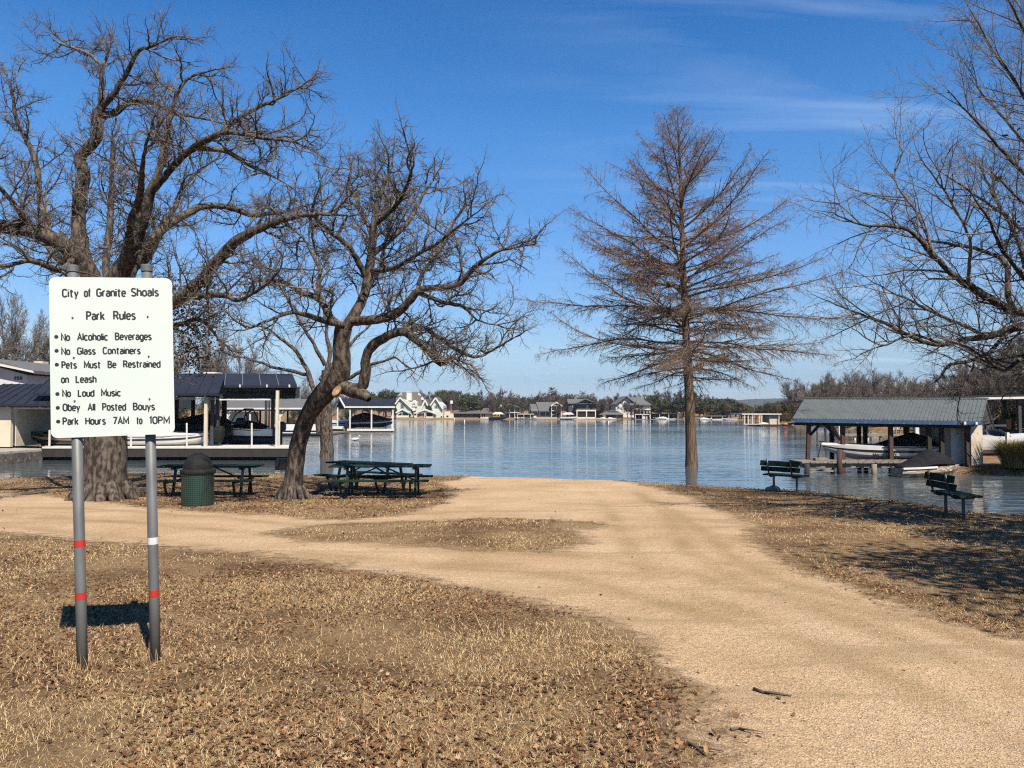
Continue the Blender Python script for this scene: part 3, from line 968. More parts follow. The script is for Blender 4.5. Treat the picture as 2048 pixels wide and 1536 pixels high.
XH = 0.72
bowl = lambda w, h=XH: arc(w / 2, h - w / 2, w / 2, w / 2, 0, 180) + arc(w / 2, w / 2, w / 2, w / 2, 180, 360) + [(w, h - w / 2)]
GLYPH = {  # advance width, strokes (cap height 1)
    'C': (.52, [arc(.26, .74, .26, .26, 20, 180) + arc(.26, .26, .26, .26, 180, 340)]),
    'G': (.55, [arc(.27, .74, .27, .26, 25, 180) + arc(.27, .26, .27, .26, 180, 360) + [(.54, .48), (.30, .48)]]),
    'S': (.50, [arc(.25, .76, .24, .24, 25, 200, 9) + [(.06, .62), (.44, .38)] + arc(.25, .24, .25, .24, 20, -155, 9)]),
    'P': (.50, [[(0, 0), (0, 1), (.24, 1)] + arc(.24, .74, .25, .26, 90, -90) + [(0, .48)]]),
    'R': (.52, [[(0, 0), (0, 1), (.24, 1)] + arc(.24, .75, .25, .25, 90, -90) + [(0, .5)], [(.26, .5), (.52, 0)]]),
    'B': (.52, [[(0, 0), (0, 1), (.24, 1)] + arc(.24, .77, .23, .23, 90, -90) + [(0, .54)], [(.24, .54)] + arc(.25, .27, .26, .27, 90, -90) + [(0, 0)]]),
    'N': (.55, [[(0, 0), (0, 1), (.55, 0), (.55, 1)]]),
    'A': (.58, [[(0, 0), (.29, 1), (.58, 0)], [(.11, .34), (.47, .34)]]),
    'M': (.66, [[(0, 0), (0, 1), (.33, .25), (.66, 1), (.66, 0)]]),
    'L': (.44, [[(0, 1), (0, 0), (.44, 0)]]),
    'O': (.56, [bowl(.56, 1)]), '0': (.50, [bowl(.50, 1)]),
    'H': (.54, [[(0, 0), (0, 1)], [(.54, 0), (.54, 1)], [(0, .52), (.54, .52)]]),
    '7': (.48, [[(0, 1), (.48, 1), (.15, 0)]]), '1': (.20, [[(0, .84), (.16, 1), (.16, 0)]]),
    'i': (.02, [[(0, 0), (0, XH)], [(0, .90), (0, 1.0)]]), 'l': (.02, [[(0, 0), (0, 1.03)]]),
    't': (.36, [[(.14, .97), (.14, .14)] + arc(.26, .13, .12, .13, 180, 290, 5), [(-.03, XH), (.37, XH)]]),
    'f': (.30, [[(.11, 0), (.11, .86)] + arc(.24, .87, .13, .14, 180, 80, 5), [(-.07, XH), (.30, XH)]]),
    'y': (.42, [[(0, XH), (.21, .04)], [(.42, XH), (.17, -.14)] + arc(.07, -.13, .10, .10, 0, -90, 4)]),
    'v': (.42, [[(0, XH), (.21, 0), (.42, XH)]]),
    'o': (.44, [bowl(.44)]),
    'r': (.28, [[(0, 0), (0, XH)], [(0, .46)] + arc(.20, .48, .20, .24, 180, 70, 6)]),
    'n': (.42, [[(0, 0), (0, XH)], [(0, .46)] + arc(.21, .50, .21, .22, 180, 0, 8) + [(.42, 0)]]),
    'h': (.42, [[(0, 0), (0, 1.03)], [(0, .46)] + arc(.21, .50, .21, .22, 180, 0, 8) + [(.42, 0)]]),
    'u': (.42, [[(0, XH), (0, .22)] + arc(.21, .22, .21, .22, 180, 360, 8) + [(.42, .26)], [(.42, XH), (.42, 0)]]),
    'a': (.42, [arc(.21, .52, .20, .20, 160, 0, 7) + [(.41, 0)], [(.41, .44), (.20, .42)] + arc(.19, .21, .19, .21, 90, 270, 7) + [(.28, .02), (.41, .14)]]),
    'e': (.43, [[(.01, .38), (.43, .38)] + arc(.215, .50, .215, .22, 0, 180, 8) + arc(.215, .22, .215, .22, 180, 325, 7)]),
    's': (.38, [arc(.19, .545, .18, .175, 25, 190, 7) + [(.06, .45), (.32, .28)] + arc(.19, .175, .19, .175, 15, -155, 7)]),
    'c': (.40, [arc(.21, .50, .21, .22, 30, 180, 7) + arc(.21, .22, .21, .22, 180, 330, 7)]),
    'k': (.42, [[(0, 0), (0, 1.03)], [(.40, XH), (.02, .30)], [(.14, .43), (.42, 0)]]),
    'd': (.44, [bowl(.44), [(.44, 0), (.44, 1.03)]]), 'b': (.44, [bowl(.44), [(0, 0), (0, 1.03)]]),
    'g': (.44, [bowl(.44), [(.44, XH), (.44, -.08)] + arc(.22, -.08, .22, .17, 0, -150, 7)]),
}


def stroke_poly(mb, pts, w, z):
    """A flat pen stroke of even width with mitred bends."""
    q = [pts[0]]
    for p_ in pts[1:]:
        if math.hypot(p_[0] - q[-1][0], p_[1] - q[-1][1]) > 1e-5: q.append(p_)
    L_, Rr = [], []
    n_ = len(q)
    closed = math.hypot(q[0][0] - q[-1][0], q[0][1] - q[-1][1]) < 1e-4
    for i in range(n_):
        a = q[i - 1] if i else (q[-2] if closed else None)
        c = q[i + 1] if i < n_ - 1 else (q[1] if closed else None)
        ds = []
        if a: ds.append((q[i][0] - a[0], q[i][1] - a[1]))
        if c: ds.append((c[0] - q[i][0], c[1] - q[i][1]))
        ds = [(x / math.hypot(x, y), y / math.hypot(x, y)) for x, y in ds]
        tx, ty = sum(d[0] for d in ds), sum(d[1] for d in ds)
        tl = math.hypot(tx, ty) or 1
        tx, ty = tx / tl, ty / tl
        k = 1 / max(.38, tx * ds[0][0] + ty * ds[0][1])
        L_.append((q[i][0] - ty * w / 2 * k, q[i][1] + tx * w / 2 * k)); Rr.append((q[i][0] + ty * w / 2 * k, q[i][1] - tx * w / 2 * k))
    mb.poly([sp(x, y, z) for x, y in L_ + Rr], [(i, i + 1, n_ + i + 1, n_ + i) for i in range(n_ - 1)])


letters = None
PEN = 0.0092
for li, (top_v, base_v, words_, bullet) in enumerate(WORDS):
    mb = MB()
    zc = 0
    for w, u0, u1 in words_:
        mb = MB()
        slope = -0.012 * ((u0 + u1) / 2 - 640)
        (sx0, sy0), (sx1, sy1) = on_sign(u0, base_v + slope), on_sign(u1, base_v + slope)
        _, syt = on_sign(u0, top_v + slope)
        pen = PEN * (1.14 if li < 2 else 1.0)
        ky = syt - sy0 - pen
        gap, adv, xs_ = .205, 0.0, []
        for ch in w:
            xs_.append(adv); adv += GLYPH[ch][0] + gap
        kx = (sx1 - sx0 - pen) / (adv - gap)
        for ch, x0 in zip(w, xs_):
            for st_ in GLYPH[ch][1]:
                zc += 1
                pts = [(sx0 + pen / 2 + (x0 + gx) * kx, sy0 + pen / 2 + (sy1 - sy0) * (x0 + gx) / adv + gy_ * ky) for gx, gy_ in st_]
                stroke_poly(mb, pts, pen, 0.0010 + 0.00003 * (zc % 7))
        mb.build('lettering', M['sign_black'], sign)
    if bullet:
        mb = MB()
        x, y = on_sign(*bullet)
        mb.poly([sp(x, y, .0012)] + [sp(x + .0125 * math.cos(k * .3491), y + .0125 * math.sin(k * .3491), .0012) for k in range(18)], [(0, 1 + k, 1 + (k + 1) % 18) for k in range(18)])
        mb.build('bullet_mark', M['sign_black'], sign)

# ------------------------------------------------------------------ litter bin
m, n, l, b = new_mat('green_expanded_metal')
tc = n.new('ShaderNodeTexCoord')
sx = n.new('ShaderNodeSeparateXYZ'); l.new(tc.outputs['Object'], sx.inputs[0])
ang = math_node(n, l, 'MULTIPLY', math_node(n, l, 'ARCTAN2', sx.outputs['Y'], sx.outputs['X']), 22.0)
zf = math_node(n, l, 'MULTIPLY', sx.outputs['Z'], 75.0)
s1 = math_node(n, l, 'SINE', math_node(n, l, 'ADD', ang, zf)); s2 = math_node(n, l, 'SINE', math_node(n, l, 'SUBTRACT', ang, zf))
hole = math_node(n, l, 'GREATER_THAN', math_node(n, l, 'MULTIPLY', s1, s2), 0.30)
c = mix_node(n, l, hole, (0.009, 0.030, 0.021), (0.0015, 0.003, 0.003))
l.new(c, b.inputs['Base Color'])
b.inputs['Roughness'].default_value = 0.45
l.new(bump_node(n, l, hole, -0.6, 0.01), b.inputs['Normal'])
M['mesh_green'] = m
bp_ = G(395, 1011)
bin_ = thing('litter_bin', bp_, 'green mesh litter bin with a black dome lid in front of a picnic table', 'litter bin')
kk = bp_.y / F
hb = 67 * kk
mb = MB(); mb.lathe([(0.0, 0.02), (.315, 0.02), (.325, 0.0), (.33, hb * .03), (.33, hb * .97), (.335, hb), (.30, hb), (.30, .05)], tuple(bp_), 40)
mb.build('body', M['mesh_green'], bin_, smooth=False)
mb = MB(); mb.lathe([(.355, hb - .035), (.362, hb - .02), (.362, hb + .035), (.34, hb + .055), (.29, hb + .06)], tuple(bp_), 40)
rim_ = mb.build('lid_rim', M['black_plastic'], bin_, smooth=True)
mb = MB()
dome = [(.29 * math.cos(t), hb + .055 + .33 * math.sin(t)) for t in [k * math.pi / 2 / 9 for k in range(10)]]
mb.lathe([(max(r_, .002), z_) for r_, z_ in dome], tuple(bp_), 40)
lid = mb.build('dome_lid', M['black_plastic'], bin_, smooth=True)
mb = MB()
for a in (0.5, 0.5 + math.pi / 2):
    arc = [bp_ + Vector((.295 * math.cos(t) * math.cos(a), .295 * math.cos(t) * math.sin(a), hb + .055 + .34 * math.sin(t))) for t in [k * math.pi / 14 for k in range(15)]]
    for p_, q_ in zip(arc, arc[1:]):
        mb.bar(p_, q_, .06, .014, up=(math.cos(a), math.sin(a), 0.3))
mb.build('lid_strap', M['black_plastic'], bin_)

# ------------------------------------------------------------------ picnic tables
PT_L = 2.42
table = thing('picnic_table', (0, 0, 0), 'green picnic table right of the leaning oak, nearest the drive', 'picnic table', 'green picnic tables on the bank')


def planks(name, y0, y1, z, nb, th=.04, ln=PT_L):
    mb = MB()
    w = (y1 - y0) / nb
    for k in range(nb):
        mb.box((-ln / 2, y0 + w * k + .005, z - th), (ln / 2, y0 + w * (k + 1) - .005, z))
    return mb.build(name, M['green_wood'], table, local=True, bevel=.004)


planks('tabletop', -.37, .37, .76, 5)
planks('bench_seat', -.80, -.53, .45, 2)
planks('bench_seat', .53, .80, .45, 2)
for sx_ in (-.82, .82):
    fr = MB()
    fr.bar((sx_, -.72, .385), (sx_, .72, .385), .05, .05)
    fr.bar((sx_, -.36, .695), (sx_, .36, .695), .05, .05)
    frame = fr.build('leg_frame', M['green_metal'], table, local=True)
    for sy in (-1, 1):
        mb = MB(); mb.bar((sx_ + .052, sy * .24, .72), (sx_ + .052, sy * .42, 0.0), .055, .055)
        mb.build('leg', M['green_metal'], frame, local=True)
        mb = MB(); mb.bar((sx_ - .05, sy * .665, .41), (sx_ - .05, sy * .50, .0), .045, .045)
        mb.build('seat_post', M['green_metal'], frame, local=True)
mb = MB()
for s_ in (-1, 1):
    mb.bar((s_ * .10, 0, .70), (s_ * .80, 0, .40), .035, .035)
mb.build('brace', M['green_metal'], table, local=True)
TABLES = [((756, 996), 1.5, None), ((731, 984), -30, 'green picnic table right of the leaning oak, half hidden behind the nearer one'),
          ((408, 994), 1.0, 'green picnic table just behind the litter bin'), ((396, 944), 4, 'far green picnic table on the water edge in front of the dark dock')]
for k, ((u, v), rz, lab) in enumerate(TABLES):
    g_ = G(u, v) + Vector((0, .42, 0)); g_.z = gz1(g_.x, g_.y) + .0
    if k == 0:
        table.location = g_; table.rotation_euler = (0, 0, R(rz))
    else:
        copy_thing(table, g_, R(rz), label=lab)

# ------------------------------------------------------------------ box on the leaning trunk
by_ = G(585, 998).y
ub = thing('utility_box', P(562, 930, by_ + .02), 'dark metal box fixed to the left side of the leaning trunk', 'utility box')
a_, c_ = P(550.5, 917.5, by_ - .08), P(573, 941, by_ - .08)
mb = MB(); mb.box((a_.x, by_ - .1, c_.z), (c_.x, by_ + .08, a_.z)); mb.build('box_body', M['dark_steel'], ub, bevel=.008)
mb = MB(); mb.box((a_.x + .015, by_ - .115, c_.z + .015), (c_.x - .015, by_ - .1, a_.z - .015)); mb.build('door', M['dark_steel'], ub, bevel=.004)
mb = MB(); mb.box((c_.x, by_ - .02, c_.z + .08), (P(590, 930, by_).x, by_ + .02, c_.z + .14)); mb.build('bracket', M['grey_steel'], ub)

# ------------------------------------------------------------------ benches
BL = 1.08
bench = thing('park_bench', (0, 0, 0), 'dark park bench facing the lake in front of the old pier', 'bench', 'dark benches on the right bank')
for zc, hh in ((.72, .135), (.575, .12)):
    mb = MB(); mb.bar((-BL / 2, -.055 * (zc - .45) / .27 - .03, zc), (BL / 2, -.055 * (zc - .45) / .27 - .03, zc), .038, hh, up=(0, .2, 1))
    mb.build('back_plank', M['green_wood'], bench, local=True, bevel=.006)
for yc in (.07, .21, .35):
    mb = MB(); mb.box((-BL / 2, yc - .065, .395 + .03 * (yc - .1)), (BL / 2, yc + .065, .435 + .03 * (yc - .1))); mb.build('seat_plank', M['green_wood'], bench, local=True, bevel=.005)
for s_ in (-1, 1):
    x_ = s_ * BL * .30
    mb = MB(); mb.tube([(x_, -.13, .82), (x_, -.09, .62), (x_, -.05, .46), (x_, -.01, .395), (x_, .06, .37), (x_, .38, .385)], .022, 8)
    mb.build('bench_frame', M['grey_steel'], bench, local=True, smooth=True)
    mb = MB(); mb.tube([(x_, .18, .375), (x_, .18, -.02)], .030, 8)
    mb.build('leg', M['grey_steel'], bench, local=True)
g_ = G(1563, 984)
bench.location = g_; bench.rotation_euler = (0, 0, R(-50))
g_ = G(1889, 1033)
copy_thing(bench, g_, R(-94), label='dark park bench in the shade at the right, turned toward the covered boat')

# ------------------------------------------------------------------ small things on the ground
r = random.Random(5)
for k, (pts, lab) in enumerate((([(1508, 1384), (1526, 1391), (1552, 1393), (1583, 1399)], 'bent grey stick lying on the gravel near the lower right'),
                                ([(1376, 1496), (1392, 1503), (1412, 1517)], 'short stick at the ragged grass edge of the drive'),
                                ([(1462, 1466), (1476, 1463), (1490, 1468)], 'small forked twig on the gravel by the grass edge'))):
    q = [G(u, v) + Vector((0, 0, .016)) for u, v in pts]
    st = thing('fallen_stick', q[0], lab, 'stick')
    mb = MB(); mb.tube(q, [.012, .010, .009, .004][:len(q)] if len(q) == 4 else [.010, .008, .004], 7)
    mb.build('stem', M['twig_oak'], st, smooth=True)
    mb = MB(); mb.tube([q[1], q[1] + Vector((.05, -.05, .012)), q[1] + Vector((.12, -.06, .004))], [.006, .005, .002], 6)
    mb.build('side_twig', M['twig_oak'], st, smooth=True)


def stone(name, loc, s, mat, label, cat, seed):
    bm = bmesh.new()
    bmesh.ops.create_icosphere(bm, subdivisions=3, radius=1)
    for v in bm.verts:
        k = 1 + .22 * mnoise.noise(v.co * 1.6 + Vector((seed, 0, 0))) + .10 * mnoise.noise(v.co * 4 + Vector((0, seed, 0)))
        v.co = Vector((v.co.x * s[0], v.co.y * s[1], v.co.z * s[2])) * k
    me = bpy.data.meshes.new(name); bm.to_mesh(me); bm.free()
    me.materials.append(mat)
    me.polygons.foreach_set('use_smooth', [True] * len(me.polygons))
    o = bpy.data.objects.new(name, me); COL.objects.link(o); o.location = loc
    return tag(o, label, cat)


stone('rock', G(1546, 981), (.20, .15, .13), M['rock'], 'pale round rock behind the bench on the bank', 'rock', 3)
# ------------------------------------------------------------------ trees
RND = random.Random(11)


class Wood:
    """Collects tapered twigs and limbs as tubes; thick wood goes to the trunk, thin wood to the crown."""
    def __init__(self, split=0.05):
        self.split = split
        self.thick, self.thin = [], []

    def add(self, pts, rad):
        (self.thick if max(rad) > self.split else self.thin).append((pts, rad))

    @staticmethod
    def mesh(lines, sides_of, rough=0.0, seed=0):
        groups = {}
        for pts, rad in lines:
            groups.setdefault((len(pts), sides_of(max(rad))), []).append((pts, rad))
        Vs, Fs, off = [], [], 0
        for (k, s), g in groups.items():
            Pn = np.array([[tuple(p) for p in pts] for pts, _ in g])
            Rn = np.array([rad for _, rad in g])
            T = np.empty_like(Pn)
            T[:, 1:-1] = Pn[:, 2:] - Pn[:, :-2]
            T[:, 0], T[:, -1] = Pn[:, 1] - Pn[:, 0], Pn[:, -1] - Pn[:, -2]
            T /= np.linalg.norm(T, axis=2, keepdims=True) + 1e-9
            ax = np.zeros((len(g), 3))
            ax[np.arange(len(g)), np.argmin(np.abs(Pn[:, -1] - Pn[:, 0]), axis=1)] = 1
            U = np.empty_like(T)
            u = ax
            for j in range(k):
                u = u - T[:, j] * (u * T[:, j]).sum(1, keepdims=True)
                u = u / (np.linalg.norm(u, axis=1, keepdims=True) + 1e-9)
                U[:, j] = u
            B = np.cross(T, U)
            th = np.arange(s) * 2 * np.pi / s
            ring = U[:, :, None, :] * np.cos(th)[None, None, :, None] + B[:, :, None, :] * np.sin(th)[None, None, :, None]
            rr = Rn[:, :, None, None]
            V = Pn[:, :, None, :] + ring * rr
            if rough:
                q = V.reshape(-1, 3)
                nzv = fbm(q[:, 0] * 3.1 + q[:, 2] * 1.7, q[:, 1] * 3.1 - q[:, 2] * 2.3, seed, 3).reshape(V.shape[:3])
                nz2 = fbm(th[None, None, :] * 2.2 + 0 * V[..., 0], V[..., 2] * 0.9 + V[..., 0], seed + 9, 2)
                V = Pn[:, :, None, :] + ring * rr * (1 + rough * (nzv + 0.7 * nz2))[..., None]
            V = V.reshape(-1, 3)
            i = np.arange(len(g))[:, None, None, None] * k * s
            j = np.arange(k - 1)[None, :, None, None] * s
            a = np.arange(s)[None, None, :, None]
            a2 = (a + 1) % s
            Fq = np.concatenate([i + j + a, i + j + a2, i + j + s + a2, i + j + s + a], -1).reshape(-1, 4)
            Vs.append(V); Fs.append(Fq + off); off += len(V)
        return np.concatenate(Vs), np.concatenate(Fs)

    def build(self, root, mt_thick, mt_thin, rough=0.10, seed=0, fat=1.0):
        out = []
        if self.thick:
            V, Fq = self.mesh(self.thick, lambda r: 20 if r > 0.16 else 10 if r > 0.07 else 7, rough, seed)
            out.append(mesh_np('trunk', V, Fq, mt_thick, root, smooth=True))
        if self.thin:
            V, Fq = self.mesh([(p, [max(x * fat, 0.002) for x in r]) for p, r in self.thin], lambda r: 6 if r > 0.025 else 4 if r > 0.009 else 3)
            out.append(mesh_np('crown', V, Fq, mt_thin, root, smooth=True))
        return out


def rvec(r):
    return Vector((r.gauss(0, 1), r.gauss(0, 1), r.gauss(0, 1))).normalized()


def turn(d, ang, r, bias=None):
    """d turned by ang about a random axis, leaning to bias."""
    s = rvec(r)
    s = s - d * s.dot(d)
    if bias is not None:
        s = s.normalized() + bias
        s = s - d * s.dot(d)
    if s.length < 1e-4:
        s = d.orthogonal()
    s.normalize()
    return (d * math.cos(ang) + s * math.sin(ang)).normalized()


def sprout(Wd, p, d, L, rad, lvl, cfg, r):
    """A branch that wanders and carries smaller ones."""
    c = cfg[lvl]
    n = max(2, int(round(L / c['seg'])))
    seg = L / n
    pts, rads = [p], [rad]
    for i in range(n):
        d = (d + rvec(r) * c['wig'] + Vector((0, 0, c['up'])) + cfg[0].get('drift', Vector((0, 0, 0))) * 0.03).normalized()
        if r.random() < c.get('kink', 0):
            d = turn(d, r.uniform(0.4, 0.9), r)
        p = p + d * seg
        pts.append(p)
        rads.append(rad * (1 - (1 - c['tip']) * (i + 1) / n))
    Wd.add(pts, rads)
    if lvl + 1 < len(cfg):
        children(Wd, pts, rads, L, lvl + 1, cfg, r)


def children(Wd, pts, rads, L, lvl, cfg, r, t0=0.12, taper=0.45, scale=1.0):
    c = cfg[lvl]
    m = L * c['dens']
    m = int(m) + (r.random() < m - int(m))
    n = len(pts) - 1
    for q in range(m):
        t = t0 + (1 - t0) * (q + r.random()) / max(m, 1)
        i = min(int(t * n), n - 1)
        f = t * n - i
        p = pts[i].lerp(pts[i + 1], f)
        rr = rads[i] * (1 - f) + rads[i + 1] * f
        d = (pts[i + 1] - pts[i]).normalized()
        ln = c['len'] * r.uniform(0.45, 1.25) * (1 - taper * t) * scale
        d2 = turn(d, r.uniform(*c['ang']), r, c.get('bias'))
        sprout(Wd, p, d2, ln, min(rr * 0.72, c['rad'] * r.uniform(0.7, 1.2) * (0.6 + 0.4 * scale)), lvl, cfg, r)
    # the tip goes on
    d = (pts[-1] - pts[-2]).normalized()
    sprout(Wd, pts[-1], d, c['len'] * (0.32 if lvl == 1 else 0.6) * scale, rads[-1], lvl, cfg, r)


def smooth_line(pts, rad, step=0.16, wob=0.0, r=RND):
    """Catmull-Rom through the points, with a little wobble."""
    out, ro = [], []
    n = len(pts)
    for i in range(n - 1):
        p0, p1, p2, p3 = pts[max(i - 1, 0)], pts[i], pts[i + 1], pts[min(i + 2, n - 1)]
        k = max(2, int((p2 - p1).length / step))
        for j in range(k):
            t = j / k
            q = 0.5 * ((2 * p1) + (p2 - p0) * t + (2 * p0 - 5 * p1 + 4 * p2 - p3) * t * t + (3 * p1 - p0 - 3 * p2 + p3) * t ** 3)
            if wob and 0 < len(out):
                q = q + rvec(r) * wob
            out.append(q)
            ro.append(rad[i] * (1 - t) + rad[i + 1] * t)
    out.append(pts[-1]); ro.append(rad[-1])
    return out, ro


def limb(Wd, base_y, spec, cfg, r, bare=0.0, scale=1.0, crook=0.055, wk=0.76):
    """spec: (u, v, depth offset, width in px) along a limb."""
    pts = [P(u, v, base_y + dy) for u, v, dy, w in spec]
    rad = [wk * w * (base_y + dy) / F / 2 for u, v, dy, w in spec]
    q, qr = [pts[0]], [rad[0]]
    for a_, b_, ra, rb in zip(pts, pts[1:], rad, rad[1:]):
        k = max(1, int((b_ - a_).length / 0.42))
        for j in range(1, k + 1):
            t = j / k
            q.append(a_.lerp(b_, t) + (rvec(r) * crook if j < k else Vector((0, 0, 0))))
            qr.append((ra * (1 - t) + rb * t) * (1 + 0.10 * r.uniform(-1, 1)))
    pts, rad = smooth_line(q, qr, 0.11, 0.010, r)
    Wd.thick.append((pts, rad)) if max(rad) > Wd.split else Wd.thin.append((pts, rad))
    L = sum((b_ - a_).length for a_, b_ in zip(pts, pts[1:]))
    children(Wd, pts, rad, L, 1, cfg, r, t0=bare, taper=0.2, scale=scale)
    return pts, rad


OAK = [dict(),
       dict(seg=0.15, wig=0.34, up=0.05, kink=0.10, tip=0.38, dens=4.7, len=1.25, rad=0.017, ang=(0.6, 1.35), bias=Vector((0, 0, 0.25))),
       dict(seg=0.11, wig=0.42, up=0.03, kink=0.16, tip=0.42, dens=10, len=0.52, rad=0.0085, ang=(0.6, 1.3), bias=Vector((0, 0, 0.15))),
       dict(seg=0.07, wig=0.40, up=0.03, kink=0.12, tip=0.5, dens=16, len=0.20, rad=0.0052, ang=(0.5, 1.2))]

# --- the big oak behind the sign
r = random.Random(3)
BY = G(210, 998).y
b0 = G(210, 998)
oak = thing('oak_tree', b0, 'great bare oak with a thick grey trunk rising behind the rules sign', 'oak tree', 'bare oaks by the picnic tables')
Wd = Wood(0.045)
tp, trad = smooth_line([P(208, 1012, BY), P(209, 990, BY), P(210, 950, BY), P(212, 880, BY), P(213, 780, BY), P(214, 680, BY), P(216, 610, BY), P(218, 560, BY)],
                       [w * BY / F / 2 for w in (116, 92, 80, 76, 74, 80, 86, 70)], 0.2, 0.004, r)
Wd.thick.append((tp, trad))
LIMBS = [
    [(205, 610, 0, 60), (185, 560, -.2, 50), (166, 525, -.4, 46), (130, 492, -.7, 40), (70, 462, -1.0, 38), (0, 452, -1.3, 34), (-90, 425, -1.6, 26), (-180, 400, -1.9, 16), (-260, 330, -2.1, 7)],
    [(200, 590, .3, 46), (180, 540, .6, 36), (158, 470, .8, 36), (158, 410, .9, 34), (168, 350, 1.0, 32), (160, 315, 1.0, 28), (188, 285, .9, 26), (197, 255, .8, 26), (190, 232, .8, 24), (203, 213, .8, 22), (203, 170, .9, 13), (206, 130, 1.0, 10), (215, 112, 1.1, 7), (217, 88, 1.2, 3)],
    [(203, 213, .8, 19), (226, 190, .6, 14), (252, 148, .4, 12), (276, 102, .2, 10), (304, 92, 0, 7), (346, 74, -.2, 3)],
    [(200, 232, .8, 17), (228, 226, 1.0, 17), (252, 208, 1.2, 16), (300, 204, 1.5, 13), (350, 226, 1.9, 9), (410, 238, 2.2, 5), (450, 250, 2.4, 3)],
    [(204, 132, 1, 8), (178, 108, 1.2, 7), (146, 96, 1.4, 6), (114, 84, 1.6, 4), (96, 66, 1.7, 2)],
    [(225, 600, 0, 60), (236, 556, -.3, 50), (262, 500, -.7, 36), (284, 440, -1.0, 34), (300, 388, -1.2, 28), (318, 340, -1.3, 20), (334, 275, -1.2, 16), (346, 210, -1.1, 12), (374, 158, -1, 8), (432, 138, -.9, 3)],
    [(300, 386, -1.2, 22), (346, 332, -1.7, 20), (388, 294, -2.1, 18), (440, 268, -2.5, 15), (500, 272, -2.9, 12), (560, 280, -3.2, 8), (628, 302, -3.5, 3)],
    [(436, 268, -2.5, 12), (484, 232, -2.4, 11), (530, 208, -2.3, 9), (572, 190, -2.2, 6), (612, 164, -2.1, 3)],
    [(392, 296, -2.1, 11), (450, 302, -1.7, 10), (500, 330, -1.4, 8), (545, 352, -1.2, 5), (580, 372, -1.1, 3)],
    [(240, 575, .2, 50), (268, 520, .9, 34), (300, 482, 1.4, 24), (352, 440, 1.9, 22), (402, 414, 2.3, 20), (452, 414, 2.7, 16), (506, 430, 3.1, 14), (570, 424, 3.4, 10), (640, 402, 3.6, 4)],
    [(130, 492, -.7, 18), (100, 470, -.3, 17), (84, 415, .0, 15), (76, 345, .2, 13), (54, 280, .4, 12), (30, 228, .6, 9), (14, 150, .8, 4)],
    [(150, 515, -.5, 18), (120, 540, -1.2, 16), (60, 522, -2.0, 13), (0, 532, -2.6, 10), (-70, 520, -3.1, 5)],
    [(60, 462, -1, 16), (30, 410, -1.6, 14), (-10, 360, -2.2, 10), (-40, 290, -2.6, 5)],
    [(214, 560, .4, 20), (216, 480, .7, 17), (222, 400, .8, 15), (224, 340, .8, 12), (226, 288, .8, 10)],
    [(258, 510, -.5, 26), (262, 440, -1.6, 20), (282, 375, -2.4, 15), (290, 300, -3.1, 9), (310, 230, -3.6, 4)],
    [(200, 580, .5, 26), (150, 560, 1.8, 18), (100, 500, 2.8, 13), (60, 440, 3.4, 8), (30, 380, 3.8, 4)],
    [(235, 560, .6, 26), (290, 520, 2.0, 20), (330, 440, 3.0, 15), (380, 360, 3.8, 9), (430, 320, 4.3, 4)],
    [(228, 640, -.3, 50), (300, 630, -1.2, 36), (370, 590, -1.8, 31), (424, 534, -2.2, 28), (468, 486, -2.5, 26), (516, 458, -2.7, 21), (580, 436, -2.9, 17), (640, 428, -3.1, 10), (700, 432, -3.3, 4)],
    [(370, 590, -1.8, 20), (420, 590, -2.6, 16), (480, 600, -3.2, 12), (530, 570, -3.5, 7), (560, 540, -3.7, 4)],
    [(300, 630, -1.2, 18), (350, 650, -1.4, 14), (400, 640, -1.5, 10), (440, 680, -1.6, 5)],
]
for s in LIMBS:
    limb(Wd, BY, s, OAK, r, 0.12)
# root flare
for k in range(9):
    a = k * 0.698 + r.uniform(-.2, .2)
    q = Vector((b0.x + math.cos(a) * 0.42, b0.y + math.sin(a) * 0.42, b0.z + 0.35))
    e = Vector((b0.x + math.cos(a) * r.uniform(.72, .95), b0.y + math.sin(a) * r.uniform(.72, .95), b0.z - 0.05))
    Wd.thick.append(smooth_line([q, q.lerp(e, .6) + Vector((0, 0, -.05)), e], [0.14, 0.12, 0.05], 0.15, 0, r))
Wd.build(oak, M['bark_oak'], M['twig_oak'], 0.07, 1, 1.35)

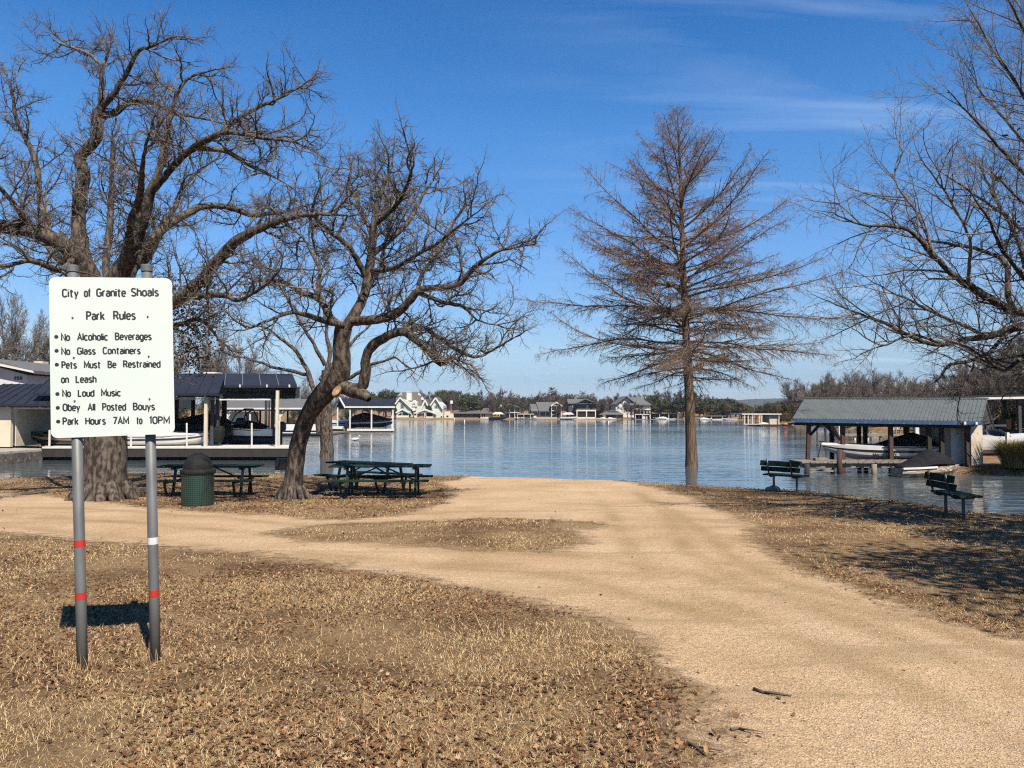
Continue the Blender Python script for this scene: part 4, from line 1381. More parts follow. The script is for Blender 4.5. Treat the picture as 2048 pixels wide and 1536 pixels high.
# --- the leaning oak beside the picnic table
r = random.Random(8)
b1 = G(585, 998)
BY = b1.y
oak2 = thing('oak_tree', b1, 'crooked bare oak whose dark trunk leans right beside the green picnic tables', 'oak tree', 'bare oaks by the picnic tables')
Wd = Wood(0.04)
tp, trad = smooth_line([P(582, 1008, BY), P(584, 990, BY), P(590, 930, BY - .05), P(600, 875, BY - .12), P(617, 828, BY - .25), P(645, 790, BY - .45), P(672, 762, BY - .65), P(683, 735, BY - .8), P(682, 690, BY - .95), P(687, 655, BY - 1.05)],
                       [w * BY / F / 2 for w in (54, 42, 35, 33, 34, 40, 43, 36, 32, 34)], 0.12, 0.006, r)
Wd.thick.append((tp, trad))
D0 = -1.0
LIMBS = [
    [(672, 770, -.65, 40), (700, 778, -.8, 36), (722, 776, -.95, 32), (731, 748, -1.05, 28), (732, 715, -1.15, 27), (745, 692, -1.25, 25), (775, 672, -1.4, 23), (806, 664, -1.6, 21), (838, 684, -1.8, 17), (862, 710, -1.95, 14), (882, 729, -2.05, 13), (902, 714, -2.15, 12), (921, 720, -2.2, 8)],
    [(806, 664, -1.6, 15), (846, 656, -1.3, 15), (862, 664, -1.15, 13), (905, 694, -.9, 11), (950, 714, -.7, 8), (985, 700, -.5, 6), (1035, 672, -.3, 3)],
    [(686, 660, D0, 32), (706, 634, D0, 28), (728, 590, D0 + .1, 26), (738, 540, D0 + .2, 25), (746, 486, D0 + .3, 22), (750, 430, D0 + .4, 16), (764, 378, D0 + .5, 11), (782, 335, D0 + .6, 7), (786, 308, D0 + .7, 3)],
    [(700, 642, D0, 26), (745, 640, D0 - .3, 25), (790, 628, D0 - .6, 24), (814, 608, D0 - .8, 22), (830, 588, D0 - .9, 22), (852, 577, D0 - 1.0, 19), (912, 572, D0 - 1.4, 16), (938, 546, D0 - 1.6, 13), (965, 522, D0 - 1.8, 11), (1005, 500, D0 - 2.0, 8), (1072, 488, D0 - 2.3, 3)],
    [(840, 586, D0 - .9, 15), (884, 604, D0 - .7, 12), (928, 614, D0 - .4, 9), (955, 640, D0 - .2, 5), (1000, 652, D0, 3)],
    [(835, 585, D0 - .9, 14), (846, 545, D0 - .5, 11), (880, 500, D0 - .1, 9), (905, 450, D0 + .2, 6), (935, 400, D0 + .4, 3)],
    [(684, 655, D0, 24), (660, 634, D0 + .3, 20), (640, 600, D0 + .6, 17), (600, 584, D0 + 1.0, 14), (560, 562, D0 + 1.4, 10), (515, 562, D0 + 1.8, 5)],
    [(735, 560, D0 + .2, 18), (702, 500, D0 - .3, 15), (660, 462, D0 - .8, 12), (625, 424, D0 - 1.2, 8), (640, 372, D0 - 1.5, 3)],
    [(742, 510, D0 + .3, 17), (790, 470, D0 + .9, 14), (830, 420, D0 + 1.4, 11), (858, 372, D0 + 1.8, 7), (878, 340, D0 + 2.1, 3)],
    [(746, 480, D0 + .3, 15), (720, 420, D0 + .9, 12), (700, 375, D0 + 1.3, 9), (703, 335, D0 + 1.6, 4)],
    [(748, 450, D0 + .4, 14), (800, 400, D0 - .2, 11), (818, 360, D0 - .6, 8), (828, 325, D0 - .9, 4)],
    [(738, 540, D0 + .2, 15), (800, 530, D0 - .4, 12), (870, 490, D0 - 1.0, 9), (920, 450, D0 - 1.5, 6), (960, 420, D0 - 1.8, 3)],
    [(690, 650, D0, 20), (640, 640, D0 - .8, 15), (590, 625, D0 - 1.5, 11), (540, 640, D0 - 2.0, 8), (490, 660, D0 - 2.4, 4)],
    [(640, 600, D0 + .6, 13), (640, 540, D0 + 1.2, 10), (610, 480, D0 + 1.6, 7), (560, 440, D0 + 1.9, 4)],
    [(728, 590, D0, 16), (760, 540, D0 + 1.2, 12), (780, 470, D0 + 2.2, 9), (770, 400, D0 + 2.8, 6), (750, 340, D0 + 3.2, 3)],
]
for s in LIMBS:
    limb(Wd, BY, s, OAK, r, 0.14 if s[0][0] != 672 else 0.5)
# broken stub
Wd.thick.append(smooth_line([P(705, 780, BY - .8), P(728, 790, BY - 1.05), P(738, 799, BY - 1.15)], [.18, .13, .07], .1, .01, r))
for k in range(8):
    a = k * 0.785 + r.uniform(-.2, .2)
    q = Vector((b1.x + math.cos(a) * 0.2, b1.y + math.sin(a) * 0.2, b1.z + 0.3))
    e = Vector((b1.x + math.cos(a) * r.uniform(.32, .5), b1.y + math.sin(a) * r.uniform(.32, .5), b1.z - 0.05))
    Wd.thick.append(smooth_line([q, q.lerp(e, .6) + Vector((0, 0, -.05)), e], [0.09, 0.07, 0.02], 0.12, 0, r))
Wd.build(oak2, M['bark_oak'], M['twig_oak'], 0.09, 5, 1.35)
# pruning wound
mb = MB()
cw = P(673, 781, BY - 0.95)
e1, e2 = Vector((0.55, 0.15, 0.8)).normalized(), Vector((0.86, -0.1, -0.5)).normalized()
nrm = e1.cross(e2).normalized()
if nrm.y > 0: nrm = -nrm
rim, inn = [], []
for k in range(18):
    a = k / 18 * 6.2832
    d_ = e1 * math.cos(a) * 0.155 + e2 * math.sin(a) * 0.085
    rim.append(cw + d_ - nrm * 0.16); inn.append(cw + d_ * 0.86 + nrm * 0.0)
mb.loft([rim, inn])
mb.build('pruning_scar', M['wound'], oak2, smooth=False)

# --- slender tree on the bank behind
r = random.Random(21)
b2 = G(653, 944)
BY = b2.y
SL = [dict(), dict(seg=0.2, wig=0.16, up=0.04, tip=0.35, dens=2.2, len=1.7, rad=0.018, ang=(0.4, 0.9)),
      dict(seg=0.16, wig=0.22, up=0.02, tip=0.4, dens=4.2, len=0.75, rad=0.008, ang=(0.5, 1.0)),
      dict(seg=0.11, wig=0.25, up=0.01, tip=0.5, dens=9, len=0.30, rad=0.005, ang=(0.5, 1.0))]
slim = thing('bare_tree', b2, 'slender bare tree with a pale forked trunk at the water edge behind the leaning oak', 'bare tree')
Wd = Wood(0.04)
tp, trad = smooth_line([P(651, 952, BY), P(654, 900, BY), P(652, 850, BY), P(654, 800, BY), P(650, 740, BY)], [w * BY / F / 2 for w in (34, 26, 24, 18, 14)], .2, .01, r)
Wd.thick.append((tp, trad))
for s in [[(640, 870, 0, 18), (632, 800, .2, 15), (615, 740, .4, 12), (590, 700, .7, 9), (540, 660, 1.0, 5), (480, 640, 1.3, 3)],
          [(652, 760, 0, 14), (660, 700, .1, 11), (650, 640, .3, 8), (640, 580, .5, 4)],
          [(654, 800, 0, 13), (690, 760, -.3, 11), (740, 730, -.8, 8), (790, 715, -1.2, 5), (828, 745, -1.5, 3)],
          [(620, 750, .4, 11), (570, 740, 1.2, 8), (500, 720, 1.8, 5), (430, 700, 2.2, 3)],
          [(650, 730, 0, 11), (610, 660, -.7, 8), (580, 610, -1.1, 5), (560, 560, -1.4, 3)],
          [(640, 760, 0, 10), (700, 690, .9, 8), (740, 650, 1.5, 5), (760, 600, 1.8, 3)]]:
    limb(Wd, BY, s, SL, r, 0.2, 1.15)
Wd.build(slim, M['bark_oak'], M['twig_grey'], 0.06, 12)


# --- bald cypress
def cypress(root, base, H, top_dx, prof, seed, rad0, first, step, az_range=None):
    """Straight tapering trunk, tiers of level boughs with hanging sprays."""
    r = random.Random(seed)
    Wd = Wood(0.035)
    n = 26
    tr = []
    for i in range(n + 1):
        t = i / n
        tr.append(base + Vector((top_dx * t ** 1.1 + 0.03 * math.sin(t * 9), 0.03 * math.sin(t * 7 + 1), H * t - 0.12 * (1 - t))))
    rr = [rad0 * (1 - t / n) ** 0.82 * (1 + 0.55 * math.exp(-t * 0.9)) + 0.008 for t in range(n + 1)]
    Wd.thick.append((tr, rr))
    tufts = []
    z = first
    az = r.random() * 6.28
    while z < H * 0.985:
        t = z / H
        az += 2.399 + r.uniform(-.5, .5)
        a = az if az_range is None else az_range[0] + (az % 6.283) / 6.283 * (az_range[1] - az_range[0])
        L = np.interp(t, [p[0] for p in prof], [p[1] for p in prof]) * r.choice((0.45, 0.7, 0.88, 0.98, 1.04, 1.12)) * r.uniform(0.9, 1.05)
        elev = np.interp(t, [0, .32, .5, .75, 1], [-0.06, 0.0, 0.20, 0.50, 0.95]) + r.uniform(-.15, .18)
        p = tr[0].lerp(tr[-1], 0)
        i = min(int(t * n), n - 1)
        p = tr[i].lerp(tr[i + 1], t * n - i)
        d = Vector((math.cos(a) * math.cos(elev), math.sin(a) * math.cos(elev), math.sin(elev)))
        k = max(4, int(L / 0.22))
        pts, rads = [p], [max(0.012, min(0.055, 0.0105 * L + 0.005))]
        r0 = rads[0]
        for j in range(k):
            f = (j + 1) / k
            sag = (-0.35 + 0.75 * f) / k if t < 0.5 else 0.25 * f / k
            d = (d + rvec(r) * 0.085 + Vector((0, 0, sag))).normalized()
            p = p + d * (L / k)
            pts.append(p); rads.append(r0 * (1 - 0.86 * f))
        Wd.add(pts, rads)
        # side boughs, then hanging sprays
        side = 1
        m = int(L * 6) + 2
        for q in range(m):
            f = 0.14 + 0.86 * (q + r.random()) / m
            i2 = min(int(f * k), k - 1)
            pp = pts[i2].lerp(pts[i2 + 1], f * k - i2)
            dd = (pts[i2 + 1] - pts[i2]).normalized()
            s = dd.cross(Vector((0, 0, 1))).normalized() * side
            side = -side
            d2 = (dd * 0.75 + s * r.uniform(.4, 1.0) + Vector((0, 0, r.uniform(-.45, .55)))).normalized()
            l2 = (0.25 + 0.30 * L * (1 - f) ** 0.6) * r.uniform(.5, 1.15)
            k2 = max(2, int(l2 / 0.16))
            p2, q2 = [pp], [max(0.004, rads[i2] * 0.5)]
            for j in range(k2):
                d2 = (d2 + rvec(r) * 0.16 + Vector((0, 0, -0.03))).normalized()
                p2.append(p2[-1] + d2 * (l2 / k2)); q2.append(q2[0] * (1 - 0.6 * (j + 1) / k2))
            Wd.add(p2, q2)
            for h in range(int(l2 * 15) + 2):
                i3 = r.randrange(len(p2) - 1)
                p3 = p2[i3].lerp(p2[i3 + 1], r.random())
                d3 = (d2 * r.uniform(0, .8) + rvec(r) * 0.75 + Vector((0, 0, r.choice((-1.0, -.8, -.5, .1))))).normalized()
                l3 = r.uniform(.08, .32)
                mid = p3 + d3 * l3 * .5
                d4 = (d3 + Vector((0, 0, -.45))).normalized()
                Wd.add([p3, mid, mid + d4 * l3 * .5], [0.005, 0.004, 0.0028])
                if r.random() < 0.09 + 0.16 * (0.45 < t < 0.92):
                    tufts.append(mid + d4 * l3 * .5)
        z += step * (0.75 + 0.7 * r.random()) * (1.25 if t > 0.55 else .85)
    Wd.build(root, M['bark_cyp'], M['twig_cyp'], 0.06, seed)
    # sprays of withered needles that still hang
    rg = np.random.default_rng(seed)
    C = np.array([tuple(q) for q in tufts])
    C = np.repeat(C, 4, 0) + rg.normal(0, 0.018, (len(C) * 4, 3))
    nn = len(C)
    ln = rg.uniform(.035, .10, nn); w = rg.uniform(.004, .010, nn); a = rg.uniform(0, 6.28, nn)
    V = np.zeros((nn, 4, 3))
    for j, (s, tt) in enumerate(((0, 0), (1, .45), (0, 1), (-1, .45))):
        V[:, j, 0] = C[:, 0] + np.cos(a) * w * s + np.sin(a) * ln * tt * .25
        V[:, j, 1] = C[:, 1] + np.sin(a) * w * s - np.cos(a) * ln * tt * .25
        V[:, j, 2] = C[:, 2] - ln * tt
    o = mesh_np('foliage', V.reshape(-1, 3), np.arange(nn * 4).reshape(-1, 4), M['needles'], root)
    tag(o, kind='stuff')


M['needles'] = ramp_island('withered_needles', [(0, (0.09, 0.045, 0.025)), (0.5, (0.19, 0.09, 0.045)), (1, (0.32, 0.16, 0.07))], 0.9, 0.2)
b3 = G(1384, 970)
CY = b3.y
H3 = (P(1384, 213, CY) - b3).z
cyp = thing('bald_cypress', b3, 'tall conical bare cypress with level boughs and rusty tufts at the lake edge', 'cypress tree')
cypress(cyp, b3, H3, (P(1360, 213, CY) - P(1384, 213, CY)).x, [(0.27, 1.5), (0.30, 4.0), (0.357, 6.4), (0.436, 6.9), (0.555, 6.1), (0.66, 4.9), (0.74, 4.1), (0.82, 2.9), (0.88, 1.6), (0.94, .8), (1, .35)], 5, 0.25, H3 * 0.285, 0.085)

# --- upswept tree at the right edge, its trunk beyond the view
r = random.Random(52)
UY = 14.4
b4 = Vector((10.75, UY, gz1(10.75, UY)))
UP = [dict(), dict(seg=0.2, wig=0.13, up=0.05, tip=0.35, dens=3.9, len=1.35, rad=0.012, ang=(0.35, 0.8), bias=Vector((-.5, 0, .5))),
      dict(seg=0.15, wig=0.18, up=0.02, tip=0.4, dens=7.5, len=0.55, rad=0.0065, ang=(0.4, 0.9), bias=Vector((-.2, 0, .1))),
      dict(seg=0.09, wig=0.22, up=-.04, tip=0.5, dens=11, len=0.24, rad=0.0042, ang=(0.4, 1.0))]
cyp2 = thing('bare_tree', b4, 'tall bare tree cut by the right edge with upswept fine twigs against the sky', 'bare tree')
Wd = Wood(0.04)
tp, trad = smooth_line([b4 + Vector((0, 0, -.15)), b4 + Vector((0, 0, .6)), P(2168, 640, UY), P(2160, 420, UY), P(2150, 200, UY), P(2150, 0, UY), P(2145, -200, UY)], [.3, .24, .2, .16, .12, .08, .03], .2, .01, r)
Wd.thick.append((tp, trad))
for s_ in ([(2160, 470, 0, 16), (2100, 400, -.2, 13), (2030, 330, -.4, 10), (1960, 250, -.6, 7), (1895, 180, -.8, 3)],
           [(2160, 560, 0, 16), (2090, 500, .3, 13), (2010, 430, .6, 9), (1950, 390, .8, 6), (1890, 350, 1, 3)],
           [(2155, 330, 0, 15), (2100, 260, .3, 12), (2040, 180, .5, 9), (1985, 100, .7, 6), (1940, 20, .9, 3)],
           [(2150, 240, 0, 13), (2100, 160, -.4, 10), (2055, 80, -.7, 8), (2010, -10, -.9, 5), (1970, -100, -1, 3)],
           [(2150, 120, 0, 11), (2110, 30, .3, 9), (2070, -60, .5, 6), (2040, -150, .7, 3)],
           [(2160, 400, 0, 13), (2090, 330, .8, 10), (2020, 250, 1.4, 7), (1965, 190, 1.8, 5), (1925, 120, 2.0, 3)],
           [(2158, 360, 0, 13), (2110, 300, -1.0, 10), (2060, 210, -1.7, 7), (2010, 130, -2.2, 4)],
           [(2160, 500, 0, 13), (2100, 460, -1.0, 10), (2040, 400, -1.8, 7), (1990, 350, -2.4, 4)],
           [(2155, 200, 0, 12), (2100, 120, 1.0, 9), (2050, 30, 1.8, 6), (2010, -50, 2.2, 3)],
           [(2160, 400, 0, 15), (2230, 320, 0, 11), (2300, 220, 0, 7), (2350, 120, 0, 3)],
           [(2155, 250, 0, 13), (2220, 160, -.8, 10), (2280, 60, -1.4, 6), (2310, -40, -1.8, 3)]):
    limb(Wd, UY, s_, UP, r, 0.08, 1.0, 0.03, 0.7)
Wd.build(cyp2, M['bark_oak'], M['twig_grey'], 0.05, 23)

# --- spreading tree at the right edge
r = random.Random(31)
RY = 14.0
b5 = Vector((P(2330, 900, RY).x, RY, 0)); b5.z = gz1(b5.x, b5.y)
RT = [dict(), dict(seg=0.2, wig=0.20, up=0.05, tip=0.35, kink=.05, dens=3.8, len=1.5, rad=0.017, ang=(0.45, 1.0), bias=Vector((-.2, 0, .15))),
      dict(seg=0.14, wig=0.26, up=0.03, tip=0.4, kink=.06, dens=7.0, len=0.62, rad=0.0075, ang=(0.5, 1.1)),
      dict(seg=0.09, wig=0.30, up=0.02, tip=0.5, dens=10, len=0.24, rad=0.0045, ang=(0.5, 1.1))]
rt = thing('bare_tree', b5, 'wide spreading bare tree whose boughs reach over the right hand bench', 'bare tree')
Wd = Wood(0.04)
tp, trad = smooth_line([b5 + Vector((0, 0, -.15)), b5 + Vector((0, 0, .5)), P(2325, 760, RY), P(2320, 660, RY), P(2310, 560, RY)], [.34, .25, .22, .22, .2], .2, .01, r)
Wd.thick.append((tp, trad))
for s in [[(2310, 660, 0, 40), (2180, 650, 0, 34), (2048, 626, 0, 28), (2003, 610, -.1, 24), (1936, 570, -.2, 20), (1870, 513, -.4, 16), (1819, 462, -.6, 12), (1727, 450, -.9, 7), (1660, 424, -1.2, 3)],
          [(2310, 690, 0, 36), (2150, 670, .4, 28), (2048, 651, .6, 23), (1972, 674, .8, 18), (1870, 690, 1.0, 13), (1767, 646, 1.3, 9), (1700, 620, 1.6, 5), (1650, 600, 1.8, 3)],
          [(2040, 628, 0, 18), (2018, 600, .3, 17), (2013, 530, .6, 14), (1972, 503, .9, 12), (1870, 483, 1.4, 8), (1800, 470, 1.8, 4)],
          [(2060, 655, .5, 15), (2020, 662, .2, 14), (1972, 708, -.2, 11), (1900, 730, -.6, 9), (1882, 752, -.8, 6), (1868, 766, -.9, 3)],
          [(1936, 570, -.2, 13), (1942, 490, -.8, 10), (1900, 400, -1.3, 7), (1850, 330, -1.7, 4)],
          [(1870, 513, -.4, 11), (1830, 420, .2, 8), (1790, 360, .6, 5), (1800, 300, .9, 3)],
          [(1972, 674, .8, 12), (1900, 640, 1.6, 9), (1820, 600, 2.2, 6), (1740, 560, 2.7, 3)],
          [(2100, 640, 0, 17), (2050, 560, -1.0, 13), (1990, 470, -1.8, 9), (1950, 400, -2.4, 5)],
          [(2180, 660, 0, 17), (2080, 700, -1.0, 13), (2000, 740, -1.6, 9), (1930, 690, -2.0, 5)],
          [(2120, 640, .3, 17), (2070, 570, 1.2, 13), (2010, 430, 2.0, 9), (1960, 330, 2.6, 5)],
          [(1900, 690, 1, 10), (1830, 670, .4, 8), (1760, 690, 0, 5), (1710, 660, -.3, 3)],
          [(2310, 600, 0, 30), (2260, 480, .4, 24), (2200, 350, .8, 16), (2150, 200, 1, 9)],
          [(2310, 600, 0, 30), (2420, 500, .4, 24), (2520, 380, .8, 16), (2600, 250, 1, 9)],
          [(2310, 640, 0, 30), (2450, 600, -1.4, 24), (2600, 560, -2.8, 16), (2700, 480, -4, 9)]]:
    limb(Wd, RY, s, RT, r, 0.15, 1.0, 0.04, 0.68)
Wd.build(rt, M['bark_oak'], M['twig_grey'], 0.05, 17)

# ------------------------------------------------------------------ helpers for things across the water
def X(u, y): return P(u, 823, y).x
def Z(v, y): return P(1024, v, y).z


def pbox(mb, u0, v0, u1, v1, y0, y1):
    """Box whose front at depth y0 covers the pixel rectangle, y1 - y0 deep."""
    return mb.box((X(u0, y0), y0, Z(v1, y0)), (X(u1, y0), y1, Z(v0, y0)))


def part(name, mat, parent, *boxes, **kw):
    mb = MB()
    for b_ in boxes: pbox(mb, *b_)
    return mb.build(name, M[mat], parent, **kw)


def pbar(mb, a, b, w):
    """Bar between two (u, v, y) points."""
    return mb.bar(P(*a), P(*b), w)


def boat(name, label, loc, L, B, H, rz, lower, upper, stripe=None, cover=None, screen=None, motor=None, cat='boat', group=None, cover_span=(0.1, 0.8), cover_h=.55, bow_rise=.25, tower=False):
    """A motor boat: stern at -x, bow at +x; hull, band, topside, deck and whatever lies on it."""
    root = thing(name, loc, label, cat, group, rz)
    ns = 15

    def sect(t):
        hb_ = B / 2 * (1 - max(0, (t - .42) / .58) ** 2.1) * (0.93 + 0.07 * min(1, t * 4))
        keel = H * .72 * max(0, (t - .62) / .38) ** 2.2
        sheer = H * (1 + bow_rise * t * t)
        x = (t - .5) * L + (0.0 if t < 1 else 0)
        return x, max(hb_, .015), keel, sheer

    def strip(levels):
        rings = []
        for i in range(ns):
            x, hb_, k, s = sect(i / (ns - 1))
            row = []
            for (fy, fz) in levels:
                row.append((x + fz * .10 * L * (i / (ns - 1)) ** 3 * .5, hb_ * fy, k + (s - k) * fz))
            rings.append(row)
        return rings

    def skin(name_, levels, mat, par, ends=True):
        mb = MB()
        rg = strip(levels)
        n_ = len(levels)
        for sgn in (1, -1):
            vs = [(x, y * sgn, z) for r_ in rg for x, y, z in r_]
            mb.poly(vs, [(i * n_ + k, i * n_ + k + 1, (i + 1) * n_ + k + 1, (i + 1) * n_ + k) for i in range(ns - 1) for k in range(n_ - 1)])
        if ends:
            a_ = [(x, y, z) for x, y, z in rg[0]]; b__ = [(x, -y, z) for x, y, z in rg[0]][::-1]
            mb.poly(a_ + b__, [tuple(range(len(a_) * 2))])
        return mb.build(name_, mat, par, local=True, smooth=False)
    skin('hull', [(0, 0), (.80, .28), (.90, .40), (.95, .58)], M[lower], root)
    if stripe:
        skin('hull_stripe', [(.955, .58), (.985, .74)], M[stripe], root)
        skin('topside', [(.98, .74), (1.0, 1.0)], M[upper], root)
    else:
        skin('topside', [(.955, .58), (1.0, 1.0)], M[upper], root)
    mb = MB()
    rg = [sect(i / (ns - 1)) for i in range(ns)]
    top = [(x + .05 * L * (i / (ns - 1)) ** 3, hb_ * 1.0, s) for i, (x, hb_, k, s) in enumerate(rg)]
    mid = [(x, 0, z + .05 * B) for x, y, z in top]
    vs = [p for a_, m_, c_ in zip(top, mid, [(x, -y, z) for x, y, z in top]) for p in (a_, m_, c_)]
    mb.poly(vs, [(i * 3 + k, i * 3 + k + 1, i * 3 + 4 + k, i * 3 + 3 + k) for i in range(ns - 1) for k in (0, 1)])
    mb.build('deck', M[upper], root, local=True, smooth=True)
    if cover:
        mb = MB()
        rings = []
        c0, c1 = cover_span
        for i in range(13):
            t = c0 + (c1 - c0) * i / 12
            x, hb_, k, s = sect(t)
            x += .05 * L * t ** 3
            f = i / 12
            hh = cover_h * (math.sin(math.pi * min(1, f * 1.25 + .06)) ** .6 if f < .45 else max(0.04, 1 - ((f - .35) / .65) ** 1.3)) * (1 + .05 * math.sin(i * 2.1))
            rings.append([(x, hb_ * 1.03 * a_, s - .10 * H * (abs(a_) > .99) + hh * (1 - abs(a_) ** 1.6) + .015 * math.sin(7 * a_ + i * 1.7)) for a_ in (-1.0, -.8, -.5, -.2, 0, .2, .5, .8, 1.0)])
        mb.loft(rings, cap=True)
        mb.build('cover', M[cover], root, local=True, smooth=True)
    if screen:
        t = .58
        x, hb_, k, s = sect(t)
        mb = MB()
        mb.poly([(x + .35, -hb_ * .8, s + .02), (x - .10, -hb_ * .75, s + .34), (x - .10, hb_ * .75, s + .34), (x + .35, hb_ * .8, s + .02),
                 (x + .33, -hb_ * .8, s + .02), (x - .12, -hb_ * .75, s + .34), (x - .12, hb_ * .75, s + .34), (x + .33, hb_ * .8, s + .02)],
                [(0, 1, 2, 3), (7, 6, 5, 4), (0, 4, 5, 1), (1, 5, 6, 2), (2, 6, 7, 3), (3, 7, 4, 0)])
        sc_ = mb.build('windscreen', M[screen], root, local=True)
        mb = MB()
        mb.bar((x + .35, -hb_ * .8, s + .03), (x - .10, -hb_ * .75, s + .36), .022); mb.bar((x - .1, -hb_ * .75, s + .36), (x - .1, hb_ * .75, s + .36), .022)
        mb.bar((x + .35, hb_ * .8, s + .03), (x - .10, hb_ * .75, s + .36), .022)
        mb.build('screen_frame', M['grey_steel'], sc_, local=True)
    if motor:
        mb = MB()
        x = -L / 2 - .22
        mb.loft([[(x + dx * .26 * k, dy * .20 * k, H * .98 + z_) for dx, dy in ((-1, -1), (1, -1), (1, 1), (-1, 1))] for z_, k in ((-.08, .85), (.05, 1.0), (.30, .95), (.42, .6))])
        mo = mb.build('outboard_motor', M[motor], root, local=True, bevel=.03)
        mb = MB(); mb.box((x - .09, -.06, -.15), (x + .11, .06, H * .92)); mb.build('motor_leg', M['gel_white' if motor == 'gel_white' else 'dark_steel'], mo, local=True, bevel=.02)
    if tower:
        mb = MB()
        x, hb_, k, s = sect(.5)
        for sy in (-1, 1):
            mb.tube([(x + .5, sy * hb_ * .95, s), (x + .15, sy * hb_ * .8, s + .75), (x - .3, sy * hb_ * .7, s + 1.05)], .035, 8)
            mb.tube([(x - .7, sy * hb_ * .95, s), (x - .3, sy * hb_ * .7, s + 1.05)], .03, 8)
        mb.tube([(x - .3, -hb_ * .7, s + 1.05), (x - .3, hb_ * .7, s + 1.05)], .035, 8)
        mb.build('wakeboard_tower', M['dark_steel'], root, local=True, smooth=True)
    return root


# ------------------------------------------------------------------ left: big boathouse on the cove
Y0 = 38.6
bh = thing('boathouse', (X(330, Y0), Y0 + 4, WATER), 'large boathouse with navy standing seam roofs behind the rules sign', 'boathouse')
part('deck', 'white', bh, (86, 893.5, 578, 897, Y0, Y0 + 2.2), (86, 893.5, 430, 897, Y0 + 2.2, Y0 + 8.5))
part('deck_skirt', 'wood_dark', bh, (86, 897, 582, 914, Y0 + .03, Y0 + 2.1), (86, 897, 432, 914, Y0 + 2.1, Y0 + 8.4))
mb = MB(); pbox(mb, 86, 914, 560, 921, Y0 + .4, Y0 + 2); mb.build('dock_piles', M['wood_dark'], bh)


def roof_slope(name, mat, parent, el, er, rl, rr, th=.10, seams=0, seam_mat=None, soffit=None):
    """A sloping roof sheet from the eave (el, er) to the ridge (rl, rr); points are (u, v, y)."""
    a, b_, c, d = P(*el), P(*er), P(*rr), P(*rl)
    mb = MB(); mb.prism([a, b_, c, d], (0, 0, -th))
    o = mb.build(name, M[mat], parent)
    if seams:
        nrm_ = (b_ - a).cross(d - a).normalized()
        if nrm_.z < 0: nrm_ = -nrm_
        mb = MB()
        for k in range(seams + 1):
            t = k / seams
            mb.bar(a.lerp(b_, t) + nrm_ * .018, d.lerp(c, t) + nrm_ * .018, .035, .036, up=nrm_)
        mb.build('roof_seams', M[seam_mat or mat], o)
    return o


M['seam_dark'] = pm('seam_dark_metal', (0.018, 0.02, 0.03), None, 2, .4, .2)  # dark metal of the raised seams, close to the navy roof tone
M['seam_light'] = pm('seam_pale_metal', (0.20, 0.22, 0.24), None, 2, .45, .2)
# low left roof, main roof with its left hip, right roof
roof_slope('roof', 'navy_roof', bh, (-90, 808, Y0 - .3), (118, 808, Y0 - .3), (10, 768, Y0 + 3.4), (140, 768, Y0 + 3.4), .12, 9, 'seam_dark')
roof_slope('roof', 'navy_roof', bh, (66, 786.5, Y0), (437, 786.5, Y0 - .2), (112, 747, Y0 + 4.2), (452, 747, Y0 + 4.2), .12, 17, 'seam_dark')
roof_slope('roof', 'navy_roof', bh, (449, 770.5, Y0 + .6), (594, 771, Y0 + .6), (452, 747, Y0 + 4.2), (584, 747.5, Y0 + 4.2), .12, 4, 'seam_light')
roof_slope('rear_roof', 'navy_roof', bh, (66, 786.5, Y0 + 8.4), (594, 786.5, Y0 + 8.4), (112, 747.8, Y0 + 4.3), (584, 748.2, Y0 + 4.3), .12)
mb = MB()
pbox(mb, -60, 809, 118, 814, Y0 - .1, Y0 + .1); pbox(mb, 118, 789, 437, 794, Y0 + .05, Y0 + .2)
pbox(mb, 447, 774, 594, 779, Y0 + .8, Y0 + .95); pbox(mb, 437, 789, 594, 797, Y0 + 1.0, Y0 + 1.2); pbox(mb, 564, 774, 596, 797, Y0 + 1.2, Y0 + 1.5)
for k in range(6): pbox(mb, 452 + k * 24, 781, 457 + k * 24, 788, Y0 + 1.3, Y0 + 3)
mb.build('roof_beam', M['wood_dark'], bh)
part('gutter', 'white', bh, (22, 816, 118, 818.3, Y0 + .3, Y0 + .42), (118, 797, 436, 798.6, Y0 + .5, Y0 + .6), (438, 798, 540, 800.5, Y0 + .5, Y0 + .6))
for u in (14, 79, 116, 231, 352, 409): part('downspout', 'white', bh, (u - 1.4, 788 if u > 100 else 809, u + 1.4, 793.5 if u > 100 else 815, Y0 - .12, Y0 - .04))
for u in (479, 533, 578): part('downspout', 'white', bh, (u - 1.3, 769, u + 1.3, 774.5, Y0 + .5, Y0 + .58))
# posts
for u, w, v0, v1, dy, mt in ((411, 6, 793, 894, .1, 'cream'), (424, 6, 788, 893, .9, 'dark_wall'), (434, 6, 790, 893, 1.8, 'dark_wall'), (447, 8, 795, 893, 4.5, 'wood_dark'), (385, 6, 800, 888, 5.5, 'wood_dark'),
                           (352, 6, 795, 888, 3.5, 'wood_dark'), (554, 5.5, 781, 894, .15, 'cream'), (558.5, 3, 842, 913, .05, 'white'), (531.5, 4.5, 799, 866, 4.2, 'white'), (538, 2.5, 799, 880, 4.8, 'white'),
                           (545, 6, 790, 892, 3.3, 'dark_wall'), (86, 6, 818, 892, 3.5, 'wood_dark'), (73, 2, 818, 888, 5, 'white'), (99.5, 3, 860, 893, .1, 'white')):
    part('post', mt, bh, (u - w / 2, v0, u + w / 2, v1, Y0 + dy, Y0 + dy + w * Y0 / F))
for u, v0 in ((373.5, 846), (503.5, 846), (262, 868), (293, 868)):
    mb = MB(); mb.tube([P(u, 894, Y0 + .2), P(u, v0, Y0 + .2)], .045, 8); mb.build('lift_pole', M['white'], bh)
